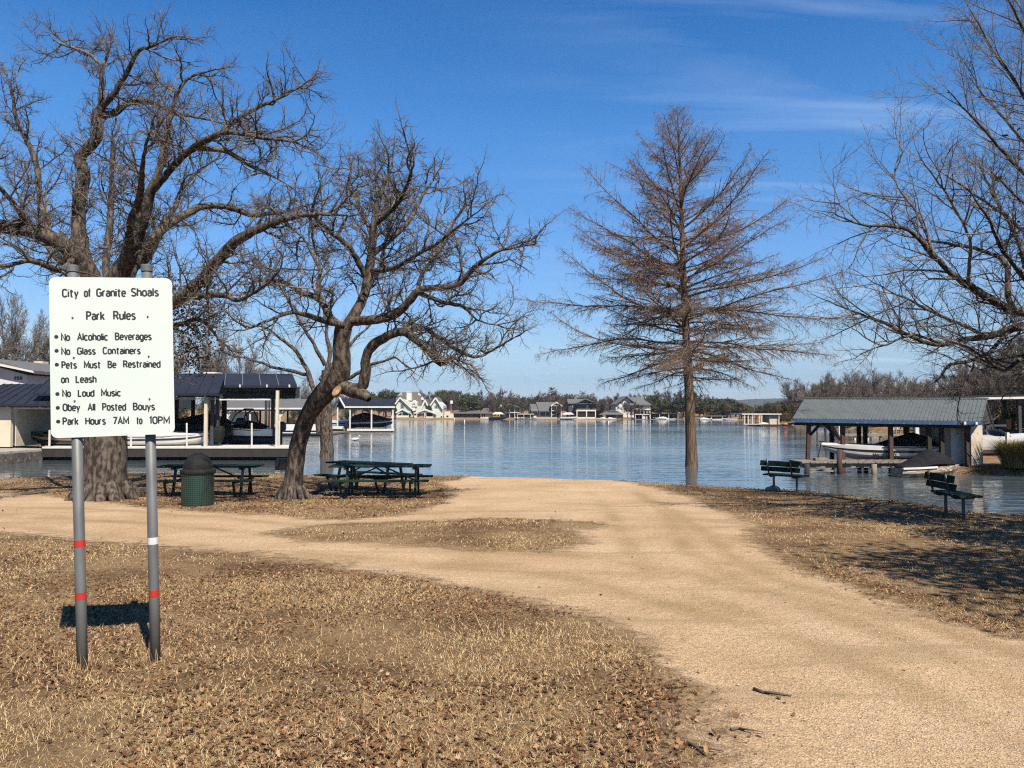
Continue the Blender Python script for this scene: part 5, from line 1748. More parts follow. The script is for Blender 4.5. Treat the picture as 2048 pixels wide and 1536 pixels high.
# storage room at the left end
part('storage_wall', 'cream', bh, (-120, 812, 22, 894, Y0 + .2, Y0 + .4))
mb = MB(); mb.box((X(21, Y0), Y0 + .4, Z(893, Y0)), (X(22.5, Y0), Y0 + 6.5, Z(815, Y0))); mb.build('storage_wall', M['cream'], bh)
part('storage_wall', 'dark_wall', bh, (-120, 812, 60, 890, Y0 + 6.5, Y0 + 6.7))
# concrete slab
slab = thing('concrete_slab', (X(30, 37), 37, WATER), 'stained concrete slab at the water under the beige storage room', 'slab')
mb = MB()
zt, zb = Z(900, Y0 - 1.5), WATER - .3
mb.prism([Vector((-40, 32.8, zt)), Vector((X(0, 35.2), 35.2, zt)), Vector((X(85, 37.9), 37.9, zt)), Vector((X(84, 38.7), 38.7, zt)), Vector((-40, 45, zt))], (0, 0, zb - zt))
mb.build('slab_body', M['concrete'], slab)
mb = MB()
fa, fb, fc_ = Vector((-40, 32.8, 0)), Vector((X(0, 35.2), 35.2, 0)), Vector((X(85, 37.9), 37.9, 0))
for p_, q_ in ((fa, fb), (fb, fc_)):
    nn_ = (q_ - p_).cross(Vector((0, 0, 1))).normalized() * .02
    mb.prism([p_ + nn_ + Vector((0, 0, zt - .10)), q_ + nn_ + Vector((0, 0, zt - .10)), q_ + nn_ + Vector((0, 0, zb)), p_ + nn_ + Vector((0, 0, zb))], -nn_ * .8)
mb.build('slab_face', M['concrete_wet'], slab)

boat('ski_boat', 'white and black boat low beside the dark outboard under the navy boathouse', (X(335, Y0 + 1.6), Y0 + 1.6, Z(894, Y0 + 1.6) - .02), 4.4, 1.9, .62, 0, 'gel_white', 'gel_white', 'gel_black', 'gel_white', cover_span=(.1, .85), cover_h=.30, group='boats in the navy boathouse')
boat('ski_boat', 'navy blue hulled boat with a black cover at the right of the navy boathouse', (X(487, Y0 + 4), Y0 + 4.0, Z(889, Y0 + 4)), 3.7, 2.0, .86, math.pi, 'gel_blue', 'gel_white', None, 'black_cloth', None, 'dark_steel', cover_span=(.15, .95), cover_h=.42, tower=True, group='boats in the navy boathouse')
boat('ski_boat', 'black boat with black cover behind the right post of the rules sign', (X(395, Y0 + 3.4), Y0 + 3.6, Z(878, Y0 + 3.4)), 4.2, 2.0, .75, math.pi, 'gel_black', 'gel_black', None, 'black_cloth', None, 'dark_steel', cover_span=(.1, .9), cover_h=.62, group='boats in the navy boathouse')
boat('ski_boat', 'dark boat with a pale stripe under the lower edge of the rules sign', (X(140, Y0 + 1.8), Y0 + 1.8, Z(894, Y0 + 1.8)), 4.0, 1.9, .62, math.pi, 'gel_black', 'gel_black', 'gel_tan', 'black_cloth', cover_span=(.1, .85), cover_h=.45, group='boats in the navy boathouse')
om = thing('outboard_motor', P(432, 893, Y0 + 1.2), 'big black outboard motor tilted beside the white boat', 'outboard motor')
mb = MB()
q0 = P(433, 872, Y0 + 1.2)
mb.loft([[q0 + Vector((dx * .34 * k + z_ * .12, dy * .25 * k, z_)) for dx, dy in ((-1, -1), (1, -1), (1, 1), (-1, 1))] for z_, k in ((-.35, .75), (-.1, 1.0), (.3, 1.0), (.52, .7))])
mb.build('cowling', M['black_plastic'], om, bevel=.06)
mb = MB(); mb.box(q0 + Vector((-.14, -.1, -.85)), q0 + Vector((.12, .1, -.33))); mb.build('motor_leg', M['dark_steel'], om, bevel=.03)

# ------------------------------------------------------------------ white house on the left bank
Yh = 64
hs = thing('house', (X(20, Yh), Yh + 4, gz1(X(20, Yh), Yh + 4)), 'white house with a dark grey roof above the boathouse at the far left edge', 'house')
mb = MB()
g0 = gz1(-38, 66)
mb.prism([P(-140, 812, Yh), P(54, 812, Yh), P(54, 750, Yh), P(-30, 727, Yh), P(-140, 752, Yh)], (0, 9, 0)); mb.build('wall', M['house_white'], hs)
mb = MB(); mb.prism([P(66, 747.5, Yh - .6), P(66, 741, Yh - .6), P(-30, 715, Yh - .6), P(-30, 722, Yh - .6)], (0, 10.5, 0)); mb.build('roof', M['grey_shingle'], hs)
mb = MB(); mb.prism([P(66, 745.5, Yh - .75), P(64, 741.5, Yh - .75), P(-30, 721, Yh - .75), P(-30, 726, Yh - .75)], (0, .13, 0)); mb.build('fascia', M['house_white'], hs)
mb = MB(); mb.prism([P(-31, 722, Yh - .6), P(-31, 715, Yh - .6), P(-150, 748, Yh - .6), P(-150, 754, Yh - .6)], (0, 10.5, 0)); mb.build('roof', M['grey_shingle'], hs)
wn_ = part('window', 'window', hs, (27, 753, 42, 759.5, Yh - .05, Yh + .1))
part('frame', 'house_white', wn_, (31.3, 753, 32.3, 759.5, Yh - .09, Yh - .05), (36.7, 753, 37.7, 759.5, Yh - .09, Yh - .05))
hs2 = thing('house', (X(110, 74), 78, g0), 'long dark grey roofed house behind the rules sign and the navy boathouse', 'house')
mb = MB(); mb.prism([P(52, 768, 74), P(330, 768, 74), P(330, 738, 80), P(40, 727, 80)], (0, 0, -.3)); mb.build('roof', M['grey_shingle'], hs2)
part('wall', 'dark_wall', hs2, (56, 766, 326, 815, 74.4, 82))
part('window', 'window', hs2, (70, 757, 84, 766, 74.2, 74.5))
cp_ = part('chimney', 'cream', hs2, (65, 722.5, 83, 729, 78.5, 79.5))
part('wall', 'house_white', hs2, (406, 744, 432, 760, 74.4, 76))

# ------------------------------------------------------------------ middle left: second boathouse and its boats
Yb = 80
b2h = thing('boathouse', (X(545, Yb), Yb + 4, WATER), 'grey shingled boathouse with white fascia seen behind the leaning trunk', 'boathouse')
roof_slope('roof', 'grey_shingle', b2h, (448, 817, Yb), (645, 817, Yb), (462, 798, Yb + 5), (630, 798, Yb + 5), .25)
roof_slope('rear_roof', 'grey_shingle', b2h, (448, 817, Yb + 10), (645, 817, Yb + 10), (462, 798.5, Yb + 5.2), (630, 798.5, Yb + 5.2), .25)
part('fascia', 'white', b2h, (448, 815.5, 645, 818.8, Yb - .15, Yb - .02))
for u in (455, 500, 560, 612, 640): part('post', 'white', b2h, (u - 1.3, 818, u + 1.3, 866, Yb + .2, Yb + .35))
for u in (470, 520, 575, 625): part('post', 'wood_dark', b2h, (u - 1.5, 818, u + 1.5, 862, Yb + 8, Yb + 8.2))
mb = MB()
for u in (455, 560, 612):
    for s_ in (-1, 1): pbar(mb, (u, 835, Yb + .28), (u + s_ * 12, 820, Yb + .28), .12)
mb.build('brace', M['white'], b2h)
sh_ = part('wall', 'house_white', b2h, (459, 824, 492, 859, Yb + 1, Yb + 5))
part('deck', 'wood_grey', b2h, (440, 866, 660, 869.5, Yb, Yb + 10))
mb = MB()
for k in range(12): pbox(mb, 445 + k * 19, 869.5, 448 + k * 19, 873, Yb + .3, Yb + .5)
mb.build('dock_piles', M['wood_dark'], b2h)
pt = thing('pontoon_boat', (X(588, Yb - 1), Yb - .6, WATER), 'white pontoon boat with a dark band moored behind the leaning trunk', 'boat')
part('pontoon', 'grey_steel', pt, (552, 866, 640, 870, Yb - 2, Yb - 1.4), (552, 866, 640, 870, Yb - .6, Yb))
part('railing', 'gel_white', pt, (548, 848.5, 642, 861, Yb - 2.05, Yb - 1.95))
part('band', 'gel_black', pt, (548, 861, 642, 865, Yb - 2.08, Yb - 1.95))
part('deck', 'gel_white', pt, (546, 864.6, 644, 866.5, Yb - 2.1, Yb + .2))
part('canopy', 'black_cloth', pt, (566, 845.5, 612, 848, Yb - 2.0, Yb))

Yc = 92
b3h = thing('boathouse', (X(735, Yc), Yc + 3, WATER), 'blue grey roofed boat shelter with four white posts at the open water', 'boathouse')
roof_slope('roof', 'navy_roof', b3h, (688, 814, Yc), (790, 813.5, Yc), (679, 797.5, Yc + 4), (788.5, 798, Yc + 4), .2)
roof_slope('rear_roof', 'navy_roof', b3h, (672, 815, Yc + 8), (788, 815, Yc + 8), (679, 798, Yc + 4.15), (788, 798.5, Yc + 4.15), .2)
M['navy_roof2'] = M['navy_roof']
part('fascia', 'white', b3h, (688, 812.5, 790, 815.8, Yc - .12, Yc - .02))
mb = MB(); pbar(mb, (690, 816, Yc), (679, 796.5, Yc + 4), .2); pbar(mb, (666, 815, Yc + 7), (679, 796.5, Yc + 4), .2); mb.build('gable_trim', M['white'], b3h)
for u, dy in ((700, 0.05), (743, .05), (786, .05), (675, .1), (700, 7.5), (743, 7.5), (784, 7.5)): part('post', 'white', b3h, (u - 1.3, 815, u + 1.3, 860, Yc + dy, Yc + dy + .16))
part('dock_beam', 'white', b3h, (676, 857.5, 788, 862, Yc, Yc + .4), (676, 857.5, 680, 862, Yc, Yc + 8))
part('waterline_board', 'terracotta', b3h, (690, 862, 787, 864, Yc + .1, Yc + .3))
part('deck', 'wood_grey', b3h, (668, 857, 788, 859.5, Yc + 6, Yc + 8))
boat('ski_boat', 'black covered boat hanging in the shelter at the open water', (X(744, Yc + 3), Yc + 3, Z(855, Yc + 3)), 5.4, 2.1, .85, 0, 'gel_black', 'gel_blue', 'gel_white', 'black_cloth', cover_span=(.02, .92), cover_h=.95)
boat('ski_boat', 'black and white boat with a dark outboard moored left of the shelter', (X(650, 88), 88.5, Z(868, 88.5)), 4.2, 2.0, .8, math.pi, 'gel_black', 'gel_white', 'gel_black', None, None, 'gel_black')
boat('ski_boat', 'white boat with lettering behind the slender tree trunk', (X(690, Yc + 4), Yc + 5, Z(857, Yc + 5)), 3.8, 2.0, .95, 0, 'gel_white', 'gel_white', 'gel_black', None, 'window', None)
wb = thing('water_bird', W(711, 881.5), 'small white bird floating before the white posts', 'bird')
q = W(711, 881.5)
mb = MB()
rings = []
for t, w_, z_ in ((-.42, .02, .16), (-.3, .10, .12), (-.1, .17, .13), (.12, .16, .14), (.27, .08, .18), (.32, .03, .22)):
    rings.append([q + Vector((t, w_ * math.cos(a), z_ + w_ * .8 * math.sin(a))) for a in [k * math.pi / 4 for k in range(8)]])
mb.loft(rings)
mb.tube([q + Vector((.22, 0, .2)), q + Vector((.30, 0, .36)), q + Vector((.30, 0, .46)), q + Vector((.42, 0, .44))], [.05, .035, .055, .012], 8)
mb.build('body', M['gel_white'], wb, smooth=True)

# ------------------------------------------------------------------ right: old boathouse with the blue fascia
eL, eR = P(1586, 837, 32.8), P(1963, 842.5, 30.2)
rL, rRr = eL + Vector((1.75, 3.2, .90)), eR + Vector((2.15, 3.1, .92))
kL, kR = eL + Vector((3.5, 6.4, .02)), eR + Vector((4.3, 6.2, .02))
old = thing('boathouse', ((eL.x + eR.x) / 2, 34, WATER), 'old open boathouse with ribbed grey metal roof and blue fascia on rusty posts', 'boathouse')
mb = MB(); mb.prism([eL, eR, rRr, rL], (0, 0, -.05)); rf = mb.build('roof', M['grey_roof'], old)
nrm_ = (eR - eL).cross(rL - eL).normalized()
mb = MB()
for k in range(49):
    t = k / 48
    mb.bar(eL.lerp(eR, t) + nrm_ * .012, rL.lerp(rRr, t) + nrm_ * .012, .035, .028, up=nrm_)
mb.build('roof_ribs', M['grey_roof'], rf)
mb = MB(); mb.bar(rL + Vector((-.05, 0, .03)), rRr + Vector((.05, 0, .03)), .28, .05); mb.build('ridge_cap', M['grey_roof'], rf)
mb = MB(); mb.prism([kL, kR, rRr + Vector((0, .04, -.01)), rL + Vector((0, .04, -.01))], (0, 0, -.05)); mb.build('rear_roof', M['grey_roof'], old)
mb = MB(); mb.bar(eL + Vector((-.02, -.03, -.085)), eR + Vector((.02, -.03, -.085)), .04, .15); mb.build('fascia', M['blue_trim'], old)
mb = MB(); mb.poly([eR + Vector((-.1, .1, -.06)), kR + Vector((-.1, 0, -.06)), rRr + Vector((-.1, 0, -.06)), eR + Vector((-.16, .1, -.06)), kR + Vector((-.16, 0, -.06)), rRr + Vector((-.16, 0, -.06))], [(0, 1, 2), (5, 4, 3), (0, 3, 4, 1), (1, 4, 5, 2), (2, 5, 3, 0)]); mb.build('gable_board', M['wood_dark'], old)
inw = (kL - eL).normalized()
mb = MB()
for t in (.02, .26, .52, .80, .97):
    mb.bar(eL.lerp(eR, t) + Vector((.05, .25, -.12)), kL.lerp(kR, t) + Vector((-.05, -.25, -.12)), .09, .16)
mb.bar(eL.lerp(eR, .02) + Vector((0, .3, -.2)), eL.lerp(eR, .97) + Vector((0, .3, -.2)), .10, .18)
mb.bar(kL.lerp(kR, .02) + Vector((0, -.3, -.2)), kL.lerp(kR, .97) + Vector((0, -.3, -.2)), .10, .18)
mb.build('roof_beam', M['wood_dark'], old)
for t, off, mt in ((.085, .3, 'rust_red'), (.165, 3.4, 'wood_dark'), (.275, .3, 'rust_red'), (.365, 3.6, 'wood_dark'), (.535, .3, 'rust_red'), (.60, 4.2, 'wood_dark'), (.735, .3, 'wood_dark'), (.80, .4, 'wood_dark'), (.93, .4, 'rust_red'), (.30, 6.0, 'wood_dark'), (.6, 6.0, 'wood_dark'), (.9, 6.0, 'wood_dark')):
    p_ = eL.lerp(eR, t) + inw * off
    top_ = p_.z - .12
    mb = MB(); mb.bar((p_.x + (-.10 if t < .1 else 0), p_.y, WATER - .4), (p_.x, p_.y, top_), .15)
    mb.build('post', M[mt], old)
mb = MB()
p_ = eL.lerp(eR, .085) + inw * .3
mb.bar((p_.x, p_.y, p_.z - .75), (p_.x + .5, p_.y - .02, p_.z - .2), .10)
mb.build('brace', M['wood_dark'], old)
mb = MB()
ws = X(1900, 31.2)
mb.box((X(1901, 31.2), 31.2, Z(929, 31.2)), (X(1930, 31.2), 33.6, Z(846, 31.2)))
mb.build('storage_wall', M['house_white'], old)
M['stained_white'] = pm('stained_white_paint', (0.66, 0.58, 0.46), (0.52, 0.44, 0.33), 3, .8, bump=.2, wear=(.14, .11, .085), wear_at=.63)
part('storage_wall', 'stained_white', old, (1941, 849, 1964, 931, 30.6, 32.6))
part('lamp', 'gel_white', old, (1928, 843, 1932, 850, 30.3, 30.4))
part('lamp', 'gel_white', old, (1951, 844, 1955, 849, 30.1, 30.2))

pier = thing('pier', (X(1700, 30.6), 31, WATER), 'weathered board pier along the front of the old boathouse', 'pier')
zp = Z(922.5, 30.6)
mb = MB()
npk = 34
xa, xb = X(1597, 30.6), X(1900, 30.2)
for k in range(npk):
    x0 = xa + (xb - xa) * k / npk
    mb.box((x0 + .006, 30.3 + .03 * math.sin(k * 1.7), zp - .06), (x0 + (xb - xa) / npk - .006, 31.7 + .04 * math.sin(k * 2.3), zp + .008 * math.sin(k * 3.1)))
mb.build('deck_boards', M['wood_grey'], pier)
mb = MB(); mb.box((xa, 30.42, zp - .24), (xb, 30.50, zp - .065)); mb.box((xa, 31.5, zp - .24), (xb, 31.58, zp - .065)); mb.build('side_beam', M['wood_grey'], pier)
for u, v0, mt in ((1612, 928, 'wood_dark'), (1677, 899, 'rust_red'), (1746, 928, 'wood_grey'), (1800, 928, 'wood_dark'), (1860, 928, 'wood_dark')):
    mb = MB(); mb.tube([(X(u, 30.3), 30.28, WATER - .4), (X(u, 30.3), 30.28, Z(v0, 30.3))], .10, 10); mb.build('pile', M[mt], pier, smooth=True)
mb = MB(); mb.bar((X(1616, 30.5), 30.45, WATER + .06), (X(1660, 30.5), 30.45, zp - .26), .07); mb.bar((X(1616, 30.5), 30.45, zp - .3), (X(1665, 30.5), 30.45, WATER + .1), .07); mb.build('brace', M['wood_grey'], pier)

wbt = boat('ski_boat', 'long white ski boat with black stripe and lettering under the old boathouse roof', (X(1782, 32.5), 32.55, Z(925, 33) + .10), 5.4, 1.55, .62, math.pi, 'gel_white', 'gel_white', 'gel_black', 'black_cloth', cover_span=(.18, .62), cover_h=.55, bow_rise=.12)
# lettering on its side
vs_mb = MB()


def flat_text(mb, s, x0, x1, z0, h, y, slant=.15):
    tot = sum(GLYPH[c][0] + .2 for c in s) - .2
    kx = (x1 - x0) / tot
    a = x0
    for i, ch in enumerate(s):
        for st_ in GLYPH[ch][1]:
            pts = [(a + gx * kx + slant * gy_ * h, z0 + gy_ * h) for gx, gy_ in st_]
            for p_, q_ in zip(pts, pts[1:]):
                if math.hypot(p_[0] - q_[0], p_[1] - q_[1]) > 1e-4:
                    mb.bar((p_[0], y - .002 * (i % 3), p_[1]), (q_[0], y - .002 * (i % 3), q_[1]), .022, .03, up=(0, 1, 0))
        a += (GLYPH[ch][0] + .2) * kx
    return mb


yt = 32.55 - 1.55 / 2 * .99 - .02
mb = flat_text(MB(), 'MasterCraft', X(1744, yt), X(1791, yt), Z(913, yt), .125, yt)
ctr = wbt.location
mb.v = [(-(p[0] - ctr.x), -(p[1] - ctr.y), p[2] - ctr.z) for p in mb.v]      # the boat lies with its bow to -x
mb.build('lettering', M['gel_black'], wbt, local=True)

jet = thing('covered_boat', P(1845, 946, 29.2), 'small tan and white boat under a creased black cover in front of the pier', 'boat')
JL = X(1925, 29) - X(1785, 29)
rings, cov = [], []
for i in range(13):
    t = i / 12
    x = X(1785, 29.2) + JL * t
    y = 29.0 + .5 * t
    hb_ = .62 * (1 - max(0, (t - .55) / .45) ** 2) * (.75 + .25 * min(1, t * 5)) + .02
    z0 = WATER - .12 + .32 * max(0, (t - .55) / .45) ** 1.5
    zs = WATER + .34 + .10 * t
    rings.append([(x, y - hb_ * .6, z0), (x, y - hb_, z0 + (zs - z0) * .6), (x + .02, y - hb_ * .98, zs), (x + .02, y + hb_ * .98, zs), (x, y + hb_, z0 + (zs - z0) * .6), (x, y + hb_ * .6, z0)])
    if i < 12:
        hh = np.interp(t, [0, .12, .35, .48, .56, .80, .93], [.05, .20, .42, .74, .66, .42, .10]) + .02 * math.sin(i * 2.7)
        cov.append([(x + .03, y - hb_ * 1.03, zs - .03), (x + .03, y - hb_ * .9, zs + hh * .35 + .02 * math.sin(i * 1.9)), (x, y - hb_ * .45, zs + hh * .82), (x, y, zs + hh), (x, y + hb_ * .5, zs + hh * .8), (x, y + hb_ * 1.03, zs - .03)])
M['camo'] = pm('tan_camouflage_hull', (0.34, 0.24, 0.15), (0.16, 0.12, 0.085), 3.0, .5, lo=.48, hi=.54, wear=(.60, .56, .46), wear_at=.55, stretch=(.5, 1, 2.5))
mb = MB(); mb.loft(rings); mb.build('hull', M['camo'], jet)
mb = MB()
for r1, r2 in zip(rings, rings[1:]):
    if r1[2][0] < X(1860, 29): mb.bar(Vector(r1[2]) + Vector((0, -.02, 0)), Vector(r2[2]) + Vector((0, -.02, 0)), .06, .07)
mb.build('gunwale', M['gel_white'], jet)
mb = MB(); mb.loft(cov); mb.build('cover', M['black_cloth'], jet, smooth=False, subdiv=1)

fl = thing('flag', P(1640, 843, 33), 'limp striped flag hanging from a slanted pole under the left end of the boathouse roof', 'flag')
m, n, l, b = new_mat('striped_cloth')
tc = n.new('ShaderNodeTexCoord')
sx = n.new('ShaderNodeAttribute'); sx.attribute_name = 'stripe'
c = mix_node(n, l, math_node(n, l, 'GREATER_THAN', math_node(n, l, 'SINE', math_node(n, l, 'MULTIPLY', sx.outputs['Fac'], 44.0)), 0.0), (0.12, 0.012, 0.015), (0.28, 0.27, 0.27))
c = mix_node(n, l, math_node(n, l, 'LESS_THAN', sx.outputs['Fac'], 0.42), c, (0.02, 0.02, 0.055))
l.new(c, b.inputs['Base Color']); b.inputs['Roughness'].default_value = .9
M['flag'] = m
a_, b__ = P(1640, 842, 33), P(1668, 872, 33)
V_, st_ = [], []
for i in range(15):
    for j in range(13):
        s_, t_ = i / 14, j / 12
        p_ = a_.lerp(b__, s_) + Vector((.34 * t_ + .05 * s_, .05 * math.sin(5 * s_ + 9 * t_), -.05 * t_ + .30 * t_ * (1 - s_) - .28 * t_ * s_))
        V_.append(tuple(p_)); st_.append(t_)
fo = mesh_np('cloth', V_, grid_faces(13, 15), M['flag'], fl, smooth=True, attrs={'stripe': st_})
so_ = fo.modifiers.new('thickness', 'SOLIDIFY'); so_.thickness = .006
mb = MB(); mb.tube([a_ + Vector((-.05, 0, .06)), b__ + Vector((.02, 0, -.02))], .016, 8); mb.build('pole', M['wood_dark'], fl)
cr = thing('boat_crank', P(1635, 920, 31), 'dark upright lever standing at the left end of the pier', 'winch')
mb = MB(); mb.tube([P(1635, 921, 31), P(1643, 883, 31)], .022, 8); mb.bar(P(1638, 883, 31), P(1647, 883, 31), .06); mb.build('lever', M['dark_steel'], cr)
mb = MB(); mb.box(P(1631, 922, 30.9), P(1650, 915, 31.2)); mb.build('winch_base', M['wood_grey'], cr, bevel=.02)

# right bank: motor boat on a lift, flat roofed dock, walkway, chairs
boat('motor_boat', 'white motor boat with blue windscreen on a lift right of the old boathouse', (X(1975, 37), 37.2, Z(920, 37) + .1), 4.7, 2.1, .95, 0, 'gel_white', 'gel_white', None, None, 'blue_glass', 'gel_white', bow_rise=.18)
lift = thing('boat_lift', (X(1990, 37), 37, WATER), 'white and brown boat lift posts around the white motor boat', 'boat lift')
for u, v0, v1, w, mt in ((2015.5, 865, 930, 5, 'white'), (1946, 850, 912, 3, 'gel_white'), (2033, 905, 930, 4, 'wood_grey'), (2010, 895, 930, 4, 'rust_red')):
    part('post', mt, lift, (u - w / 2, v0, u + w / 2, v1, 35.2, 35.35))
part('lift_beam', 'terracotta', lift, (1960, 912, 2012, 924, 35.4, 35.6))
part('rail', 'wood_dark', lift, (1966, 899.5, 2048, 901.5, 35.25, 35.3))
Yf = 46
fd = thing('boathouse', (X(1880, Yf), Yf + 4, WATER), 'flat roofed boathouse with long white fascia behind the old boathouse', 'boathouse')
mb = MB(); mb.prism([P(1690, 800.5, Yf), P(2260, 789, Yf), P(2260, 794.5, Yf), P(1690, 803, Yf)], (0, .2, 0)); mb.build('fascia', M['house_white'], fd)
mb = MB(); mb.prism([P(1692, 797.5, Yf + .2), P(2258, 783.5, Yf + .2), P(2258, 793.5, Yf + .2), P(1692, 802, Yf + .2)], (0, 9, 0)); mb.build('roof', M['dark_steel'], fd)
for u, w, mt in ((1834, 7, 'white'), (1855, 8, 'dark_wall'), (1878, 5, 'white'), (1905, 5, 'wood_dark'), (1975, 6, 'dark_wall'), (2040, 6, 'dark_wall'), (2100, 7, 'dark_wall')):
    part('post', mt, fd, (u - w / 2, 800, u + w / 2, 905, Yf + .3, Yf + .5))
for u, w in ((1780, 5), (1850, 5), (1930, 5), (2010, 6)): part('post', 'wood_dark', fd, (u - w / 2, 800, u + w / 2, 895, Yf + 8, Yf + 8.2))
part('wall', 'dark_wall', fd, (1985, 862, 2080, 905, Yf + 4, Yf + 4.2))
part('cabinet', 'terracotta', fd, (2013, 838, 2022, 858, Yf + 2, Yf + 2.5))
part('shelf', 'gel_white', fd, (1975, 849, 2015, 853, Yf + 2, Yf + 2.6))
dockB = thing('dock', (X(1770, 68), 68, WATER), 'long low board dock on pale piles behind the old boathouse', 'dock')
part('deck_boards', 'wood_grey', dockB, (1676, 868.5, 1900, 872.5, 67, 69))
for k in range(9):
    part('pile', 'white' if k % 3 else 'wood_grey', dockB, (1682 + k * 26, 872, 1685 + k * 26, 882, 67.1, 67.3))
for u in (1678,): part('post', 'white', dockB, (u - 1, 842, u + 1, 870, 67.1, 67.25))
part('skirt', 'wood_dark', dockB, (1785, 872.5, 1900, 879, 67.4, 67.5))


def chair(u, v, y, mat, lab):
    p_ = P(u, v, y)
    t = thing('deck_chair', p_, lab, 'chair')
    mb = MB()
    for k in range(4): mb.bar(p_ + Vector((-.27 + k * .18, .28, .30)), p_ + Vector((-.27 + k * .18, .52, 1.02)), .14, .03)
    mb.build('backrest', M[mat], t)
    mb = MB(); mb.bar(p_ + Vector((0, -.28, .40)), p_ + Vector((0, .30, .28)), .62, .04); mb.build('seat', M[mat], t)
    for s_ in (-1, 1):
        mb = MB(); mb.box(p_ + Vector((s_ * .36 - .06, -.35, .56)), p_ + Vector((s_ * .36 + .06, .42, .60))); mb.build('armrest', M[mat], t)
        mb = MB(); mb.box(p_ + Vector((s_ * .34 - .04, -.32, 0)), p_ + Vector((s_ * .34 + .04, -.22, .56))); mb.build('leg', M[mat], t)
        mb = MB(); mb.box(p_ + Vector((s_ * .34 - .04, .32, 0)), p_ + Vector((s_ * .34 + .04, .42, .56))); mb.build('leg', M[mat], t)


chair(1797, 868.3, 68, 'gel_tan', 'tan slatted chair on the long dock')
chair(1824, 868.3, 68, 'rust_red', 'dark red slatted chair on the long dock')

# reeds and tussock at the right edge
M['sedge'] = ramp_island('winter_sedge', [(0, (0.10, 0.085, 0.03)), (.5, (0.20, 0.17, 0.07)), (.8, (0.30, 0.24, 0.10)), (1, (.13, .15, .05))], .8, .15)


def tussock(loc, rad, h, n_, label, seed):
    rg = np.random.default_rng(seed)
    a = rg.uniform(0, 6.283, n_); rr_ = rad * .35 * np.sqrt(rg.random(n_))
    hh = h * rg.uniform(.55, 1.1, n_); out_ = rad * rg.uniform(.25, 1.1, n_)
    V = np.zeros((n_, 8, 3))
    for k, t in enumerate((0, .35, .7, 1.0)):
        for s_ in (0, 1):
            w = .012 * (1 - t * .9) * (1 if s_ else -1)
            d_ = rr_ + out_ * t ** 1.8
            V[:, k * 2 + s_, 0] = loc[0] + np.cos(a) * d_ - np.sin(a) * w
            V[:, k * 2 + s_, 1] = loc[1] + np.sin(a) * d_ + np.cos(a) * w
            V[:, k * 2 + s_, 2] = loc[2] + hh * (t - .42 * t ** 2.6)
    i = np.arange(n_)[:, None, None] * 8
    q_ = np.array([(k * 2, k * 2 + 1, k * 2 + 3, k * 2 + 2) for k in range(3)])[None]
    o = mesh_np('grass_tussock', V.reshape(-1, 3), (i + q_).reshape(-1, 4), M['sedge'])
    return tag(o, label, 'grass tussock')


tussock((19.35, 29.7, gz1(19.35, 29.7)), 1.15, 1.75, 2600, 'olive winter sedge clump at the right water edge', 3)
tussock((20.4, 29.0, gz1(20.4, 29.0)), 1.2, 2.0, 2600, 'taller olive sedge clump cut by the right edge of the view', 4)
for k, (u, v, s_) in enumerate(((1935, 936, .22), (1948, 940, .28), (1962, 938, .18), (1922, 938, .16))):
    q = P(u, v, 31.2)
    stone('rock', (q.x, q.y, WATER + .05), (s_ * 1.5, s_, s_), M['rock'], ['flat grey rock under the stained white corner of the boathouse', 'larger rock at the waterline below the stained white wall', 'small rock at the waterline nearest the sedge', 'small rock beside the tail of the covered boat'][k], 'rock', 10 + k)
# ------------------------------------------------------------------ far shore: houses, docks, trees
def gable(mb, u0, u1, v_base, v_eave, u_top, v_top, y, depth):
    """House body with its gable to the lake."""
    mb.prism([P(u0, v_base, y), P(u1, v_base, y), P(u1, v_eave, y), P(u_top, v_top, y), P(u0, v_eave, y)], (0, depth, 0))


def gable_roof(name, mat, parent, u0, v0, ut, vt, u1, v1, y, depth, over=.6, th=.3, trim=None):
    """Two slopes over a lake-facing gable."""
    a, t, b_ = P(u0, v0, y - over), P(ut, vt, y - over), P(u1, v1, y - over)
    mb = MB()
    up = Vector((0, 0, th))
    mb.prism([a, t, t + up, a + up * .8], (0, depth + over, 0)); mb.prism([t, b_, b_ + up * .8, t + up], (0, depth + over, 0))
    o = mb.build(name, M[mat], parent)
    if trim:
        mb = MB()
        f = Vector((0, -.08, -.05))
        mb.bar(a + f, t + f, .12, .45, up=(0, 0, 1)); mb.bar(t + f + Vector((0, -.02, 0)), b_ + f + Vector((0, -.02, 0)), .12, .45, up=(0, 0, 1))
        mb.build('gable_trim', M[trim], o)
    return o


def side_roof(name, mat, parent, u0, u1, v_eave, ur0, ur1, v_ridge, y, run, th=.25):
    """A roof with its ridge along the shore: front and rear slope."""
    a, b_, c, d = P(u0, v_eave, y), P(u1, v_eave, y), P(ur1, v_ridge, y + run), P(ur0, v_ridge, y + run)
    mb = MB(); mb.prism([a, b_, c, d], (0, 0, -th))
    a2, b2 = Vector((a.x, y + 2 * run, a.z)), Vector((b_.x, y + 2 * run, b_.z))
    mb.prism([d + Vector((0, .02, 0)), c + Vector((0, .02, 0)), b2, a2], (0, 0, -th))
    return mb.build(name, M[mat], parent)


def windows(parent, rects, y, frame='house_white'):
    for (u0, v0, u1, v1) in rects:
        w = part('window', frame, parent, (u0 - .4, v0 - .4, u1 + .4, v1 + .4, y - .10, y + .05))
        part('pane', 'window', w, (u0, v0, u1, v1, y - .14, y - .105))


def house(label, u, y, cat='house', name='lake_house'):
    x = X(u, y)
    return thing(name, (x, y, gz1(x, y)), label, cat)


YA = 243.0
